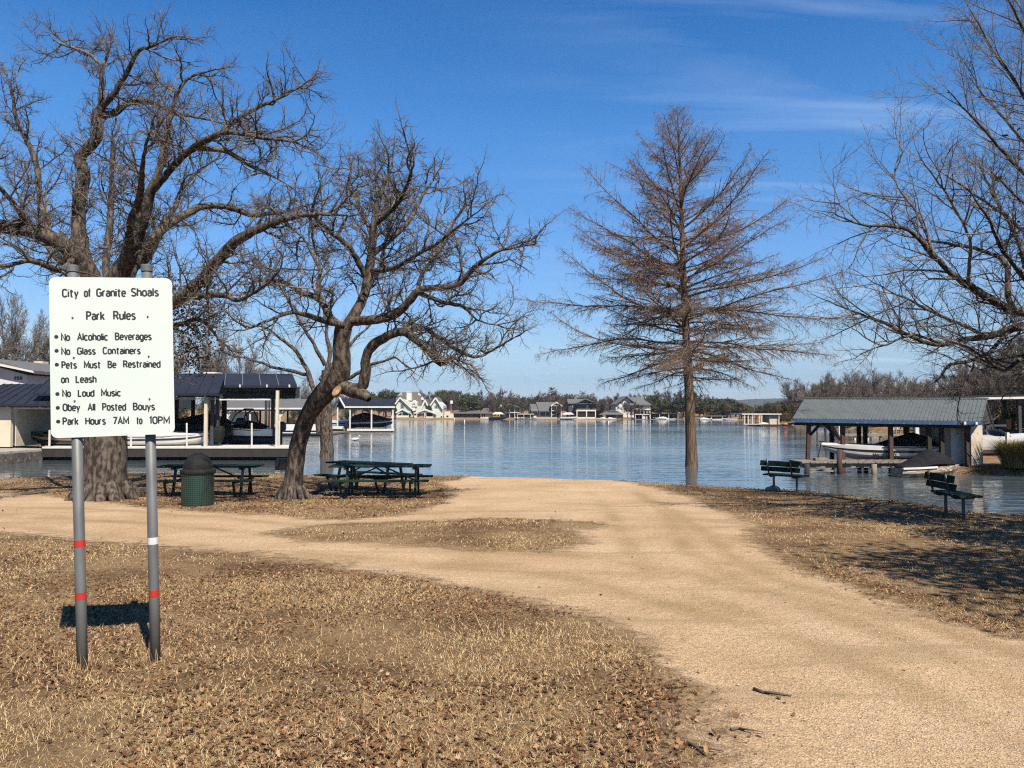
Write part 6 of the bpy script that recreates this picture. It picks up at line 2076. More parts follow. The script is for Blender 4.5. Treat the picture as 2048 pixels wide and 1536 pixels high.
# pale green house with three gables
h = house('pale green house with a tall chimney and several white trimmed gables', 825, YA)
mb = MB(); gable(mb, 792, 824, 838, 806, 800, 795.5, YA, 12); mb.build('wall', M['mint'], h)
gable_roof('roof', 'shingle', h, 790.5, 808, 799.7, 794.5, 825, 818, YA, 14, trim='house_white')
mb = MB(); mb.prism([P(800, 812, YA + 3), P(850, 818, YA + 3), P(841, 800, YA + 9), P(836, 786, YA + 11), P(804, 786, YA + 11)], (0, .4, .3)); mb.build('roof', M['shingle'], h)
part('wall', 'mint', h, (815, 812, 848, 838, YA + 2, YA + 12))
mb = MB(); gable(mb, 842.5, 855, 838, 817, 850, 800.5, YA + 1, 10); mb.build('wall', M['mint'], h)
gable_roof('roof', 'shingle', h, 841.5, 819, 850, 799.5, 855.5, 811, YA + 1, 10, trim='house_white')
mb = MB(); pbox(mb, 813, 784, 822.8, 801, YA + 3, YA + 5); pbox(mb, 812.6, 783.3, 823.2, 785, YA + 2.9, YA + 5.1); mb.build('chimney', M['house_white'], h)
mb = MB(); gable(mb, 823.6, 834, 813, 804, 827.5, 800, YA + 1.5, 4); mb.build('dormer', M['house_white'], h)
mb = MB(); gable(mb, 840, 847, 800, 800, 843.5, 793, YA + 8, 3); gable(mb, 834.5, 840, 792, 792, 837.3, 786, YA + 10, 3); mb.build('dormer', M['house_white'], h)
windows(h, [(801.5, 808, 803.4, 816), (804.2, 808, 806, 816), (806.9, 808.5, 808.6, 816), (825.5, 806.8, 827, 810), (828, 806.8, 829.6, 810), (846, 823, 849, 830)], YA)
# second pale green gable
h = house('tall pale green single gable house beside the white trimmed one', 874, YA)
mb = MB(); gable(mb, 862, 886, 838, 811, 871.5, 797, YA, 13); mb.build('wall', M['mint'], h)
gable_roof('roof', 'shingle', h, 859.5, 811.5, 871.2, 795.3, 886, 818, YA, 14, trim='house_white')
windows(h, [(869.5, 811, 871.2, 816), (872.3, 810.5, 874, 816), (875.1, 811, 876.8, 816), (882, 832, 884, 835)], YA, 'mint')
# little lake shelters
def shelter(label, u0, ut, u1, v_top, v_eave, v_base, y, roof, gablem, postm, posts, depth=6, floor='tan', name='boat_shelter', cat='boat shelter', extra=None):
    h = house(label, (u0 + u1) / 2, y, cat, name)
    mb = MB(); mb.prism([P(u0 + .8, v_eave, y), P(u1 - .8, v_eave, y), P(ut, v_top + .6, y)], (0, .2, 0)); mb.build('gable', M[gablem], h)
    gable_roof('roof', roof, h, u0, v_eave, ut, v_top, u1, v_eave, y, depth, .3, .15, trim='house_white')
    for u in posts:
        part('post', postm, h, (u - .55, v_eave - .5, u + .55, v_base, y + .05, y + .25))
    for u in (posts[0], posts[-1]):
        part('post', postm, h, (u - .55, v_eave - .5, u + .55, v_base, y + depth - .5, y + depth - .3))
    part('floor', floor, h, (u0, v_base - 1.2, u1, v_base + 1, y - .3, y + depth))
    return h


YS = 236.5
h = shelter('mint green gabled shelter on white posts at the water', 791.5, 805, 818.5, 818, 825.3, 836, YS, 'green_trim', 'green_trim', 'house_white', (794, 804, 817))
part('railing', 'house_white', h, (793, 831, 817.5, 834.5, YS, YS + .1))
h = shelter('wide white gabled boathouse with a pink brick end', 828.5, 849.5, 870, 819, 826, 836.5, YS, 'house_white', 'house_white', 'house_white', (830, 849, 852, 866))
part('wall', 'pink_brick', h, (834.5, 827, 848, 836, YS + .6, YS + 4))
part('rear_wall', 'wood_dark', h, (852, 827, 866, 836, YS + 3, YS + 3.3))
part('railing', 'house_white', h, (852, 833, 866, 835.5, YS + .2, YS + .3))
# cream garden wall with terraces
gw = house('low cream terrace wall beside the pale green house', 898, 240, 'wall', 'terrace_wall')
part('wall', 'cream', gw, (888, 829, 907, 837, 240, 241), (889, 823, 900, 829, 242, 246), (900, 827, 906, 831, 242, 244))
part('opening', 'window', gw, (893, 831, 897, 834, 239.9, 240.05))
# dark low house under the big oak
h = house('low dark blue house almost hidden under the big evergreen oak', 932, 246)
part('wall', 'dark_wall', h, (908, 825, 960, 837, 246, 254)); side_roof('roof', 'shingle', h, 905, 962, 826, 908, 960, 820, 245, 5)
windows(h, [(912, 828, 916, 834), (920, 828, 926, 834), (936, 828, 940, 834), (944, 828, 950, 834)], 246)
# cream cottage
h = house('small cream cottage with a brown hipped roof', 972, 241)
part('wall', 'cream', h, (961, 825.5, 984.5, 838, 241, 248)); side_roof('roof', 'shingle', h, 959.5, 986, 826, 967, 979, 816.5, 240.3, 5)
windows(h, [(963.5, 828, 966, 833.5), (967.5, 828, 970.5, 833.5)], 241)
# tan canopy with boat
def canopy(label, u0, u1, v_top, v_edge, v_base, y, mat, depth=6, peak=True):
    h = house(label, (u0 + u1) / 2, y, 'boat canopy', 'boat_canopy')
    a, b_ = P(u0, v_edge, y), P(u1, v_edge, y)
    t0 = P(u0 + (u1 - u0) * .25, v_top, y + depth / 2); t1 = P(u0 + (u1 - u0) * .75, v_top, y + depth / 2)
    a2, b2 = a + Vector((0, depth, 0)), b_ + Vector((0, depth, 0))
    mb = MB(); mb.poly([a, b_, b2, a2, t0, t1], [(0, 1, 5, 4), (1, 2, 5), (2, 3, 4, 5), (3, 0, 4), (0, 3, 2, 1)]); mb.build('canopy', M[mat], h)
    for u in (u0 + .8, u1 - .8):
        for dy in (.1, depth - .3): part('post', 'dark_steel', h, (u - .4, v_edge, u + .4, v_base, y + dy, y + dy + .15))
    part('dock', 'wood_grey', h, (u0, v_base - 1, u1, v_base + .6, y + depth - 1, y + depth))
    return h


canopy('tan fabric boat canopy beside the cream cottage', 984.5, 1008, 824, 828.5, 838, 235, 'cream')
# white A-frame
h = house('white A-frame lake house with two open storeys and a broad gable', 1022, 244)
mb = MB(); gable(mb, 1003, 1041, 838, 815, 1019.6, 810, 246, 10); mb.build('wall', M['house_white'], h)
gable_roof('roof', 'grey_shingle', h, 998.5, 816.5, 1019.6, 809, 1045.5, 818, 244, 13, 1.0, .3)
part('wall', 'dark_wall', h, (1000, 813, 1012, 838, 248, 255)); part('wall', 'house_white', h, (1039, 817, 1042, 838, 244, 246)); part('chimney', 'house_white', h, (1001, 809.5, 1004, 816, 249, 250.5))
for u in (999.2, 1009.5, 1019.4, 1029.5): part('post', 'house_white', h, (u - .5, 811 if abs(u - 1019) < 3 else 814, u + .5, 837, 243.9, 244.1))
part('balcony', 'house_white', h, (999, 824.2, 1041, 825.6, 243.8, 246))
windows(h, [(1013, 815.5, 1017.6, 822), (1021.5, 815.5, 1026, 822), (1011, 828, 1017.5, 834), (1021, 828, 1028, 834), (1031, 828, 1037, 834), (1012, 811.8, 1018, 813.6), (1021, 811.8, 1027, 813.6)], 245.9)
# dock with boats
def flatdock(label, u0, u1, v_roof, v_base, y, roof='house_white', depth=7, posts=5, th=1.3, back=None):
    h = house(label, (u0 + u1) / 2, y, 'boat dock', 'covered_dock')
    part('roof', roof, h, (u0, v_roof, u1, v_roof + th, y, y + depth))
    for k in range(posts):
        u = u0 + 1 + (u1 - u0 - 2) * k / (posts - 1)
        part('post', 'wood_dark' if k % 2 else 'house_white', h, (u - .45, v_roof + th, u + .45, v_base, y + .1, y + .3))
        part('post', 'wood_dark', h, (u - .45, v_roof + th, u + .45, v_base, y + depth - .4, y + depth - .2))
    part('deck', 'wood_grey', h, (u0, v_base - .9, u1, v_base + .4, y, y + depth))
    if back: part('rear_wall', back, h, (u0 + 2, v_roof + th, u1 - 2, v_base - 1, y + depth - .2, y + depth))
    return h


flatdock('flat roofed dock with white boats before the A-frame house', 1034, 1068, 827.7, 838.3, 234.5, 'cream', 6, 6, 1.2, 'wood_dark')
def far_boat(u, v, y, L, lower, upper, label, flip=0, cover=None):
    boat('moored_boat', label, (X(u, y), y, Z(v, y) - .1), L * .72, L * .26, L * .085, math.pi * flip, lower, upper, None, cover, None, None, cover_span=(.1, .8), cover_h=L * .08)


far_boat(1045, 837.5, 236, 7, 'gel_white', 'gel_white', 'white boat at the left of the flat roofed dock')
far_boat(1059, 837.5, 236, 6, 'gel_white', 'gel_white', 'smaller white boat at the right of the flat roofed dock', 1)
far_boat(996, 838.5, 236, 8, 'gel_black', 'gel_blue', 'dark boat under the tan canopy')
far_boat(1137, 838, 235, 7, 'gel_white', 'gel_white', 'white boat under the white canopy')
# grey roofed white house with dormer wing and porch
h = house('white house with a steep plain grey roof and a lower left wing', 1085, 245)
part('wall', 'house_white', h, (1062, 819, 1076, 836, 246, 254)); side_roof('roof', 'grey_shingle', h, 1062, 1076, 821.5, 1059.5, 1072, 808.2, 245, 6)
part('wall', 'house_white', h, (1077, 820, 1104, 836, 246, 256)); side_roof('roof', 'grey_shingle', h, 1077.5, 1104, 821.5, 1071.5, 1107.5, 804, 244.6, 8)
part('wall', 'dark_wall', h, (1057.5, 812, 1062, 836, 247, 254))
windows(h, [(1066.5, 823.5, 1068.3, 831), (1069.5, 823.5, 1071.3, 831), (1072.6, 823.5, 1075, 831), (1081, 823.5, 1090, 831.5), (1092.5, 823.5, 1099, 831.5)], 246)
part('terrace_wall', 'tan', h, (1072, 834, 1114, 838.5, 238, 239))
h = house('white two storey porch house with open gable behind a bare tree', 1113, 244)
mb = MB(); gable(mb, 1104, 1122, 836, 812, 1113, 806.5, 247, 8); mb.build('wall', M['dark_wall'], h)
gable_roof('roof', 'grey_shingle', h, 1101.5, 812, 1113, 804.5, 1124.5, 812, 244, 12, .3, .3, trim='house_white')
for u in (1103.3, 1113.3, 1122.5): part('post', 'house_white', h, (u - .7, 811.5, u + .7, 836.5, 243.9, 244.2))
part('balcony', 'house_white', h, (1102.5, 820.5, 1123.5, 822.2, 243.8, 247), (1102.5, 810.8, 1123.5, 812.2, 243.8, 244.1), (1102.5, 828.5, 1112, 830.5, 244.3, 244.5))
canopy('white peaked boat canopy beside the charcoal house', 1125, 1148.5, 825, 829, 838, 235, 'house_white', 5)
# charcoal house
h = house('large charcoal house with white framed screened boathouse below', 1165, 245)
part('wall', 'dark_wall', h, (1137, 805, 1153, 838, 247, 256)); side_roof('roof', 'grey_shingle', h, 1135.5, 1156, 806, 1134, 1170, 798, 246.5, 5)
mb = MB(); gable(mb, 1153.5, 1196, 838, 808, 1171, 799.5, 245, 12); mb.build('wall', M['dark_wall'], h)
gable_roof('roof', 'grey_shingle', h, 1151.5, 808, 1171, 798.6, 1199, 809.5, 244.5, 13, .5, .3)
windows(h, [(1159, 808.5, 1164, 813), (1165, 808.5, 1173, 813), (1181, 808.5, 1187.5, 813)], 245, 'dark_wall')
windows(h, [(1142, 810, 1144.5, 814.5), (1145.5, 810, 1148, 814.5)], 247)
part('awning', 'grey_shingle', h, (1157, 806.8, 1175.5, 807.8, 244, 245), (1179, 806.8, 1190, 807.8, 244, 245))
part('side_roof', 'grey_shingle', h, (1190, 818, 1206, 821, 244, 250))
part('wall', 'dark_wall', h, (1192, 821, 1205, 836, 245, 250))
bt = house('white framed screened boathouse below the charcoal house', 1172, 238, 'boathouse', 'boathouse')
part('frame', 'cream', bt, (1153, 819.5, 1192, 822.5, 238, 243), (1153, 822.5, 1155, 835, 238, 238.4), (1190, 822.5, 1192, 835, 238, 238.4), (1172, 822.5, 1174.2, 835, 238, 238.4), (1153, 834.2, 1192, 837, 238, 243))
part('screen', 'window', bt, (1155, 822.5, 1172, 834.2, 238.5, 238.6), (1174.2, 822.5, 1190, 834.2, 238.5, 238.6))
part('deck', 'tan', bt, (1148, 837.2, 1202, 839.5, 236, 244))
# dark hipped boathouse
bt = house('dark boathouse with a hipped charcoal roof and white boats inside', 1222, 237, 'boathouse', 'boathouse')
side_roof('roof', 'grey_shingle', bt, 1198.5, 1247, 828.2, 1214, 1236, 822, 236.5, 4.5)
mb = MB(); mb.prism([P(1215, 823, 239), P(1237, 823, 239), P(1224, 819.8, 239)], (0, 3, 0)); mb.build('gable', M['grey_shingle'], bt)
part('rear_wall', 'wood_dark', bt, (1212, 828, 1246, 838.5, 242, 243)); part('deck', 'wood_dark', bt, (1200, 837.6, 1247, 839.4, 236.5, 243))
for u in (1201, 1213, 1229, 1244): part('post', 'wood_dark', bt, (u - .6, 828, u + .6, 838, 236.8, 237))
far_boat(1223, 838.4, 236, 4, 'gel_white', 'gel_white', 'white boat bow in the dark hipped boathouse', 0, 'gel_white')
far_boat(1204, 838.2, 236.5, 4, 'gel_white', 'gel_white', 'white covered boat left of the dark hipped boathouse', 1, 'gel_white')
# grey white columned house
h = house('large grey and white house with a sharp gable and white columned porches', 1265, 248)
mb = MB(); gable(mb, 1231.5, 1268, 838, 809, 1253, 795, 248, 11); mb.build('wall', M['house_white'], h)
gable_roof('roof', 'grey_shingle', h, 1230, 810, 1253, 793.6, 1272, 808, 247.5, 12, .4, .3)
side_roof('roof', 'grey_shingle', h, 1258, 1303, 809, 1254, 1280, 794.5, 246.5, 6)
part('wall', 'dark_wall', h, (1268, 809, 1300, 836, 251, 257))
for u in (1266, 1281, 1288, 1294, 1300): part('post', 'house_white', h, (u - .6, 808, u + .6, 836, 247, 247.3))
part('balcony', 'house_white', h, (1264, 818, 1301, 820, 246.8, 251), (1264, 816.4, 1301, 817, 246.9, 247))
# right of it: docks and boats
part_ = flatdock('cream fronted dock with white lockers', 1270, 1300, 828.2, 838.8, 236, 'house_white', 5, 5, 1.2, 'wood_dark')
part('locker', 'house_white', part_, (1284.5, 829.5, 1294.5, 837.5, 236.4, 238))
flatdock('dark flat roofed dock left of the cypress trunk', 1300, 1366, 826.8, 839.2, 235, 'wood_dark', 7, 8, 1.3, 'dark_wall')
far_boat(1322, 839, 235.5, 6, 'gel_white', 'gel_white', 'white boat with a raised white cover left of the dark dock', 1, 'gel_white')
far_boat(1341, 839.3, 234.5, 4, 'gel_white', 'gel_white', 'small white boat below the dark dock')
flatdock('pale dock right of the cypress trunk', 1401, 1456, 831.5, 840, 230, 'wood_grey', 6, 6, 1.2, 'dark_wall')
far_boat(1411, 839.8, 230, 5, 'gel_white', 'gel_white', 'white covered boat right of the cypress trunk', 0, 'gel_white')
far_boat(1438, 841, 226, 6, 'gel_tan', 'gel_white', 'cream boat lying along the pale dock')
far_boat(1460, 840.5, 222, 6, 'gel_white', 'gel_white', 'white boat drawn up at the tan bank', 1)
h = house('low brown roofed house behind the tan bank', 1445, 262)
part('wall', 'tan', h, (1422, 829, 1455, 838, 262, 268)); side_roof('roof', 'shingle', h, 1420, 1457, 830, 1424, 1452, 826.5, 261, 5)
# nearer dock on the right shore
YD = 128
dk = house('white roofed boat dock with a white storage box near the old boathouse', 1520, YD, 'boat dock', 'covered_dock')
part('roof', 'house_white', dk, (1484, 827.2, 1563, 829.3, YD, YD + 7))
for u in (1489, 1497, 1505, 1519, 1523, 1558): part('post', 'white', dk, (u - .6, 829, u + .6, 850, YD + .1, YD + .25))
for u in (1493, 1512, 1530): part('post', 'wood_dark', dk, (u - .6, 829, u + .6, 848, YD + 6, YD + 6.2))
part('dock_beam', 'white', dk, (1487, 847.6, 1522, 849, YD, YD + .3)); part('deck', 'wood_dark', dk, (1520, 849, 1572, 852, YD - .2, YD + 7))
part('storage_box', 'stained_white', dk, (1539, 831, 1557.5, 849.5, YD + .5, YD + 4))
far_boat(1530, 849.5, YD + 1, 3.2, 'gel_white', 'gel_white', 'white covered boat beside the white storage box', 0, 'gel_white')
ky = thing('kayak', P(1571, 849, YD - .5), 'orange kayak lying on the dock by the storage box', 'kayak')
mb = MB(); mb.loft([[P(1565 + 12 * t, 850, YD - .4) + Vector((0, .3 * w * math.cos(a), .12 + .22 * w * math.sin(a))) for a in [k * math.pi / 4 for k in range(8)]] for t, w in ((0, .1), (.2, .8), (.5, 1), (.8, .8), (1, .1))]); mb.build('hull', M['orange'], ky, smooth=True)
h = house('pale roofed shed beyond the dock on the right shore', 1575, 150, 'shed', 'shed')
part('wall', 'dark_wall', h, (1562, 834, 1582, 842, 150, 154)); side_roof('roof', 'grey_roof', h, 1560, 1585, 834.5, 1562, 1583, 829.5, 149.5, 3)
# houses among the right hand trees
h = house('white gabled house with a chimney above the old boathouse roof', 1755, 150)
mb = MB(); gable(mb, 1736, 1776, 830, 800, 1757, 793, 150, 8); mb.build('wall', M['house_white'], h)
gable_roof('roof', 'house_white', h, 1734, 801, 1757, 792, 1779, 801, 149.6, 9, .4, .25)
mb = MB(); pbox(mb, 1753, 774, 1761, 795, 153, 155); pbox(mb, 1752, 773, 1762, 775, 152.9, 155.1); mb.build('chimney', M['pink_brick'], h)
h = house('red roofed house half hidden behind the flat roofed boathouse', 1840, 110)
side_roof('roof', 'rust_red', h, 1810, 1905, 804, 1822, 1895, 789, 110, 5); part('wall', 'pink_brick', h, (1813, 803, 1902, 835, 111, 119))
part('chimney', 'tan', h, (1936, 784, 1950, 800, 114, 115))
part('roof', 'rust_red', h, (1905, 800, 1960, 806, 112, 119))

# markers, poles, masts
def buoy(u, v0, v1, label):
    b_ = W(u, v1)
    hgt = (v1 - v0) * b_.y / F
    t = thing('buoy', b_, label, 'buoy')
    rr_ = 2.6 * b_.y / F / 2
    mb = MB(); mb.lathe([(.01, -.3), (rr_, -.3), (rr_, hgt * .62)], tuple(b_), 12); mb.build('float', M['gel_white'], t, smooth=True)
    mb = MB(); mb.lathe([(rr_, hgt * .62), (rr_ * .75, hgt * .70), (rr_ * .65, hgt * .95), (.01, hgt)], tuple(b_), 12); mb.build('top', M['gel_white'], t, smooth=True)


buoy(929, 839.5, 851, 'white lake buoy before the big evergreen oak')
buoy(1217, 842, 853, 'white lake buoy before the dark hipped boathouse')
buoy(908.5, 835.5, 839.8, 'small far buoy near the cream terrace wall')


def mast(u, v0, v1, y, label, cross):
    a_, t_ = P(u, v1, y), P(u, v0, y)
    t = thing('utility_pole', a_, label, 'utility pole')
    mb = MB(); mb.tube([a_, t_], .16, 8); mb.build('pole', M['wood_grey'], t)
    if cross:
        mb = MB(); mb.bar(t_ + Vector((-1.1, 0, -.7)), t_ + Vector((1.1, 0, -.7)), .14); mb.build('crossarm', M['wood_grey'], t)
    else:
        mb = MB(); mb.box(t_ + Vector((-.2, -.3, -1.2)), t_ + Vector((.6, .3, -.2))); mb.build('lamp_head', M['gel_white'], t)


mast(1152.5, 788, 836, 262, 'utility pole with a crossarm above the charcoal house', True)
mast(902, 800, 836, 250, 'pole with a white lamp beside the big evergreen oak', False)
mast(826.5, 814, 838, 238, 'slim pole between the mint shelter and the pink brick boathouse', False)

# ------------------------------------------------------------------ far trees
M['leaf_oak'] = ramp_island('live_oak_leaves', [(0, (0.018, 0.026, 0.010)), (.4, (0.042, 0.055, 0.020)), (.75, (0.075, 0.088, 0.032)), (1, (0.13, 0.125, 0.05))], .7, .1)
M['leaf_brown'] = ramp_island('russet_leaves', [(0, (0.06, 0.036, 0.02)), (.4, (0.12, 0.072, 0.038)), (.8, (0.20, 0.12, 0.06)), (1, (0.10, 0.09, 0.035))], .8, .15)
M['bark_far'] = pm('far_bark', (0.13, 0.105, 0.085), (0.07, 0.055, 0.045), 2, .95, spec=.1)
M['twig_far'] = pm('far_twigs', (0.15, 0.115, 0.095), (0.085, 0.064, 0.054), .8, .95, spec=.05, island=.5)


def leaf_crown(rg, H, Wd_, n_, leaf, blobs, lean=0.0, top=1.0, low=.28):
    """Leaf-sized faces spread through lumps of a crown."""
    C = []
    for k in range(blobs):
        a = rg.uniform(0, 6.283); z = rg.uniform(low, .86)
        rad = Wd_ / 2 * (0.25 + .55 * math.sin(math.pi * min(1, max(0, (z - low * .6) / (1.05 - low * .6))) ** .8)) * math.sqrt(rg.uniform(.05, 1))
        C.append((rad * math.cos(a), rad * math.sin(a), z * H, rg.uniform(.09, .17) * (Wd_ + H) / 2))
    C.append((0, 0, .82 * H, .16 * (Wd_ + H) / 2))
    per = n_ // len(C)
    Vs = []
    for cx, cy, cz, s in C:
        d = rg.normal(0, 1, (per, 3)); d /= np.linalg.norm(d, axis=1)[:, None]
        rr_ = s * rg.uniform(.55, 1.08, per)[:, None] * np.array([[1.1, 1.1, .8]])
        p_ = np.array([cx, cy, cz]) + d * rr_ * (1 + .25 * rg.normal(0, 1, (per, 1)))
        u = rg.normal(0, 1, (per, 3)); u /= np.linalg.norm(u, axis=1)[:, None]
        w = np.cross(u, rg.normal(0, 1, (per, 3))); w /= np.linalg.norm(w, axis=1)[:, None] + 1e-6
        sz = leaf * rg.uniform(.5, 1.3, (per, 1))
        Vs.append(np.stack([p_ + u * sz, p_ + w * sz * .6, p_ - u * sz, p_ - w * sz * .6], 1))
    V = np.concatenate(Vs).reshape(-1, 3)
    V[:, 2] = np.maximum(V[:, 2], H * .10)
    return V, np.arange(len(V)).reshape(-1, 4)


def leafy_tree(name, label, cat, group, H, Wd_, n_, leaf, blobs, mat, seed, low=.28, bark='bark_far'):
    rg = np.random.default_rng(seed); r = random.Random(seed)
    t = thing(name, (0, 0, 0), label, cat, group)
    Wt = Wood(0.0)
    tp, tr_ = smooth_line([Vector((0, 0, -.3)), Vector((.1, 0, H * .15)), Vector((-.1, .1, H * .35)), Vector((.1, 0, H * .6))], [H * .035, H * .028, H * .022, H * .008], .5, .02, r)
    Wt.thick.append((tp, tr_))
    for k in range(9):
        a = k * 2.4; z = r.uniform(.16, .5) * H
        d = Vector((math.cos(a), math.sin(a), r.uniform(.5, 1.1))).normalized()
        q = Vector((0, 0, z)); ln = Wd_ * r.uniform(.25, .42)
        ll = [q, q + d * ln * .5 + rvec(r) * .2, q + d * ln + Vector((0, 0, ln * .15))]
        Wt.thick.append((ll, [H * .013, H * .008, H * .003]))
    V, Fq = Wood.mesh(Wt.thick, lambda x: 6)
    mesh_np('trunk', V, Fq, M[bark], t, smooth=True)
    V, Fq = leaf_crown(rg, H, Wd_, n_, leaf, blobs, low=low)
    mesh_np('crown', V, Fq, M[mat], t)
    return t


def twig_tree(label, cat, group, H, Wd_, seed, rmin=.02, dens=1.0, mat='twig_far', name='bare_tree', up=.35):
    r = random.Random(seed)
    t = thing(name, (0, 0, 0), label, cat, group)
    Wt = Wood(0.06 * H / 9)
    cfg = [dict(), dict(seg=H * .055, wig=.22, up=.05, tip=.35, dens=2.4 * dens * 9 / H, len=H * .22, rad=H * .005, ang=(.4, .95), bias=Vector((0, 0, .4))),
           dict(seg=H * .04, wig=.26, up=.04, tip=.4, dens=4.2 * dens * 9 / H, len=H * .10, rad=max(H * .0024, rmin), ang=(.4, 1.0), bias=Vector((0, 0, .25))),
           dict(seg=H * .025, wig=.25, up=.03, tip=.6, dens=5.5 * dens * 9 / H, len=H * .05, rad=rmin, ang=(.4, 1.0))]
    tp, tr_ = smooth_line([Vector((0, 0, -.3)), Vector((r.uniform(-.2, .2), 0, H * .12)), Vector((r.uniform(-.3, .3), r.uniform(-.3, .3), H * .3))], [H * .03, H * .022, H * .018], .4, .02, r)
    Wt.thick.append((tp, tr_))
    nl = 8
    for k in range(nl):
        a = k * 2.399 + r.uniform(-.3, .3)
        el = r.uniform(.35, 1.25) if k else 1.45
        q = tp[-1].lerp(tp[len(tp) // 2], r.random() * (k > 2))
        tgt = Vector((math.cos(a) * math.cos(el) * Wd_ * .62, math.sin(a) * math.cos(el) * Wd_ * .62, H * (.32 + .62 * math.sin(el) ** 1.2)))
        m1 = q.lerp(tgt, .35) + Vector((0, 0, -.03 * H * (1 - el))) + rvec(r) * H * .03
        m2 = q.lerp(tgt, .7) + rvec(r) * H * .03
        pl_, rl_ = smooth_line([q, m1, m2, tgt], [H * .013, H * .009, H * .006, H * .002], H * .05, H * .004, r)
        Wt.add(pl_, rl_)
        L = sum((b_ - a_).length for a_, b_ in zip(pl_, pl_[1:]))
        children(Wt, pl_, rl_, L, 1, cfg, r, .2, .35)
    V, Fq = Wood.mesh(Wt.thick, lambda x: 6); mesh_np('trunk', V, Fq, M['bark_far'], t, smooth=True)
    V, Fq = Wood.mesh([(p, [max(x, rmin) for x in q]) for p, q in Wt.thin], lambda x: 3); mesh_np('crown', V, Fq, M[mat], t, smooth=True)
    return t


def palm(loc, H, seed, label):
    r = random.Random(seed); rg = np.random.default_rng(seed)
    t = thing('palm_tree', loc, label, 'palm tree')
    mb = MB(); mb.tube([Vector(loc) + Vector((0, 0, -.3)), Vector(loc) + Vector((.1, 0, H * .5)), Vector(loc) + Vector((0, 0, H))], [H * .03, H * .026, H * .028], 10); mb.build('trunk', M['bark_far'], t, smooth=True)
    Vs = []
    c0 = np.array(loc) + np.array([0, 0, H])
    for k in range(70):
        a = rg.uniform(0, 6.283); el = rg.uniform(-1.1, 1.3); L = H * rg.uniform(.22, .32)
        d = np.array([math.cos(a) * math.cos(el), math.sin(a) * math.cos(el), math.sin(el)])
        s = np.array([-math.sin(a), math.cos(a), 0])
        mid = c0 + d * L * .5
        for q in range(9):
            ang = (q - 4) * .24
            tip = mid + (d * math.cos(ang) + s * math.sin(ang)) * L * .55 + np.array([0, 0, -.06 * H * abs(ang)])
            w = s * .035 * H * .3
            Vs.append([mid - w, mid + w, tip, tip])
        Vs.append([c0 - s * .03, c0 + s * .03, mid + s * .03, mid - s * .03])
    V = np.array(Vs).reshape(-1, 3)
    mesh_np('fronds', V, np.arange(len(V)).reshape(-1, 4), M['leaf_palm'], t)


M['leaf_palm'] = ramp_island('palm_fronds', [(0, (0.05, 0.055, 0.02)), (.5, (0.11, 0.115, 0.045)), (1, (0.30, 0.25, 0.13))], .7, .15)

GRP_E, GRP_B = 'evergreen trees behind the far houses', 'bare trees behind the far houses'
EV = [leafy_tree('evergreen_tree', 'dark evergreen tree in the belt behind the far shore', 'tree', GRP_E, 10, 11, 5200, .32, 26, 'leaf_oak', 100 + k) for k in range(3)]
RU = [leafy_tree('russet_tree', 'russet leaved tree in the belt behind the far shore', 'tree', 'russet trees behind the far houses', 9, 8.5, 3600, .26, 22, 'leaf_brown', 120 + k) for k in range(2)]
BA = [twig_tree('bare brown tree in the belt behind the far shore', 'tree', GRP_B, 9, 9, 140 + k, .035, 1.0) for k in range(4)]
used = set()


def plant(proto, u, v_top, y, wpx=None, label=None, seed=0):
    """Stand a copy so that its top reaches v_top and it is wpx wide."""
    x = X(u, y)
    z = gz1(x, y)
    H0 = {id(p): 10 for p in EV} | {id(p): 9 for p in RU} | {id(p): 9 for p in BA}
    W0 = {id(p): 12 for p in EV} | {id(p): 9.5 for p in RU} | {id(p): 10 for p in BA}
    s = (Z(v_top, y) - z) / H0[id(proto)] / 1.0
    sw = (wpx * y / F) / W0[id(proto)] if wpx else s
    sw = min(max(sw, s * .55), s * 2.2)
    rz = (u * 1.37 + seed) % 6.28
    if id(proto) not in used:
        used.add(id(proto))
        proto.location = (x, y, z - .1); proto.rotation_euler = (0, 0, rz); proto.scale = (sw, sw, s)
        if label: proto['label'] = label
        return proto
    return copy_thing(proto, (x, y, z - .1), rz, (sw, sw, s), label)


r = random.Random(77)
plant(EV[0], 932, 785, 250, 66, 'biggest evergreen oak standing alone by the cream terrace wall')
plant(EV[1], 772, 777, 262, 70, 'dark evergreen tree left of the pale green house')
plant(EV[2], 742, 780, 255, 60)
for u, w in ((878, 24), (893, 26), (908, 24)): plant(EV[u % 3], u, 774 + (u % 5), 300, w)
plant(EV[1], 857.5, 809, 240, 13, 'round clipped bush between the pale green houses'); plant(EV[0], 828, 815, 240, 12); plant(EV[2], 790, 815, 240, 14)
for k in range(34):                       # brown belt, left to centre
    u = 700 + k * 14.5 + r.uniform(-6, 6)
    plant(BA[k % 4], u, r.uniform(783, 797) - (4 if 960 < u < 1060 else 0), r.uniform(258, 300), r.uniform(46, 72))
for k in range(14):
    u = 960 + k * 17 + r.uniform(-6, 6)
    plant((EV + RU)[k % 5], u, r.uniform(789, 800), r.uniform(270, 300), r.uniform(30, 44))
for k in range(9):
    plant(RU[k % 2], 1165 + k * 12 + r.uniform(-4, 4), r.uniform(790, 796), 290, 22)
for k in range(11):                       # evergreens right of the columned house
    u = 1300 + k * 17 + r.uniform(-4, 4)
    plant((EV[k % 3], EV[(k + 1) % 3], BA[k % 4])[k % 3], u, r.uniform(780, 800) + (8 if u > 1400 else 0), r.uniform(252, 275), r.uniform(40, 80))
for k in range(8): plant(BA[k % 4], 1230 + k * 26 + r.uniform(-6, 6), r.uniform(782, 791), 285, r.uniform(44, 60))
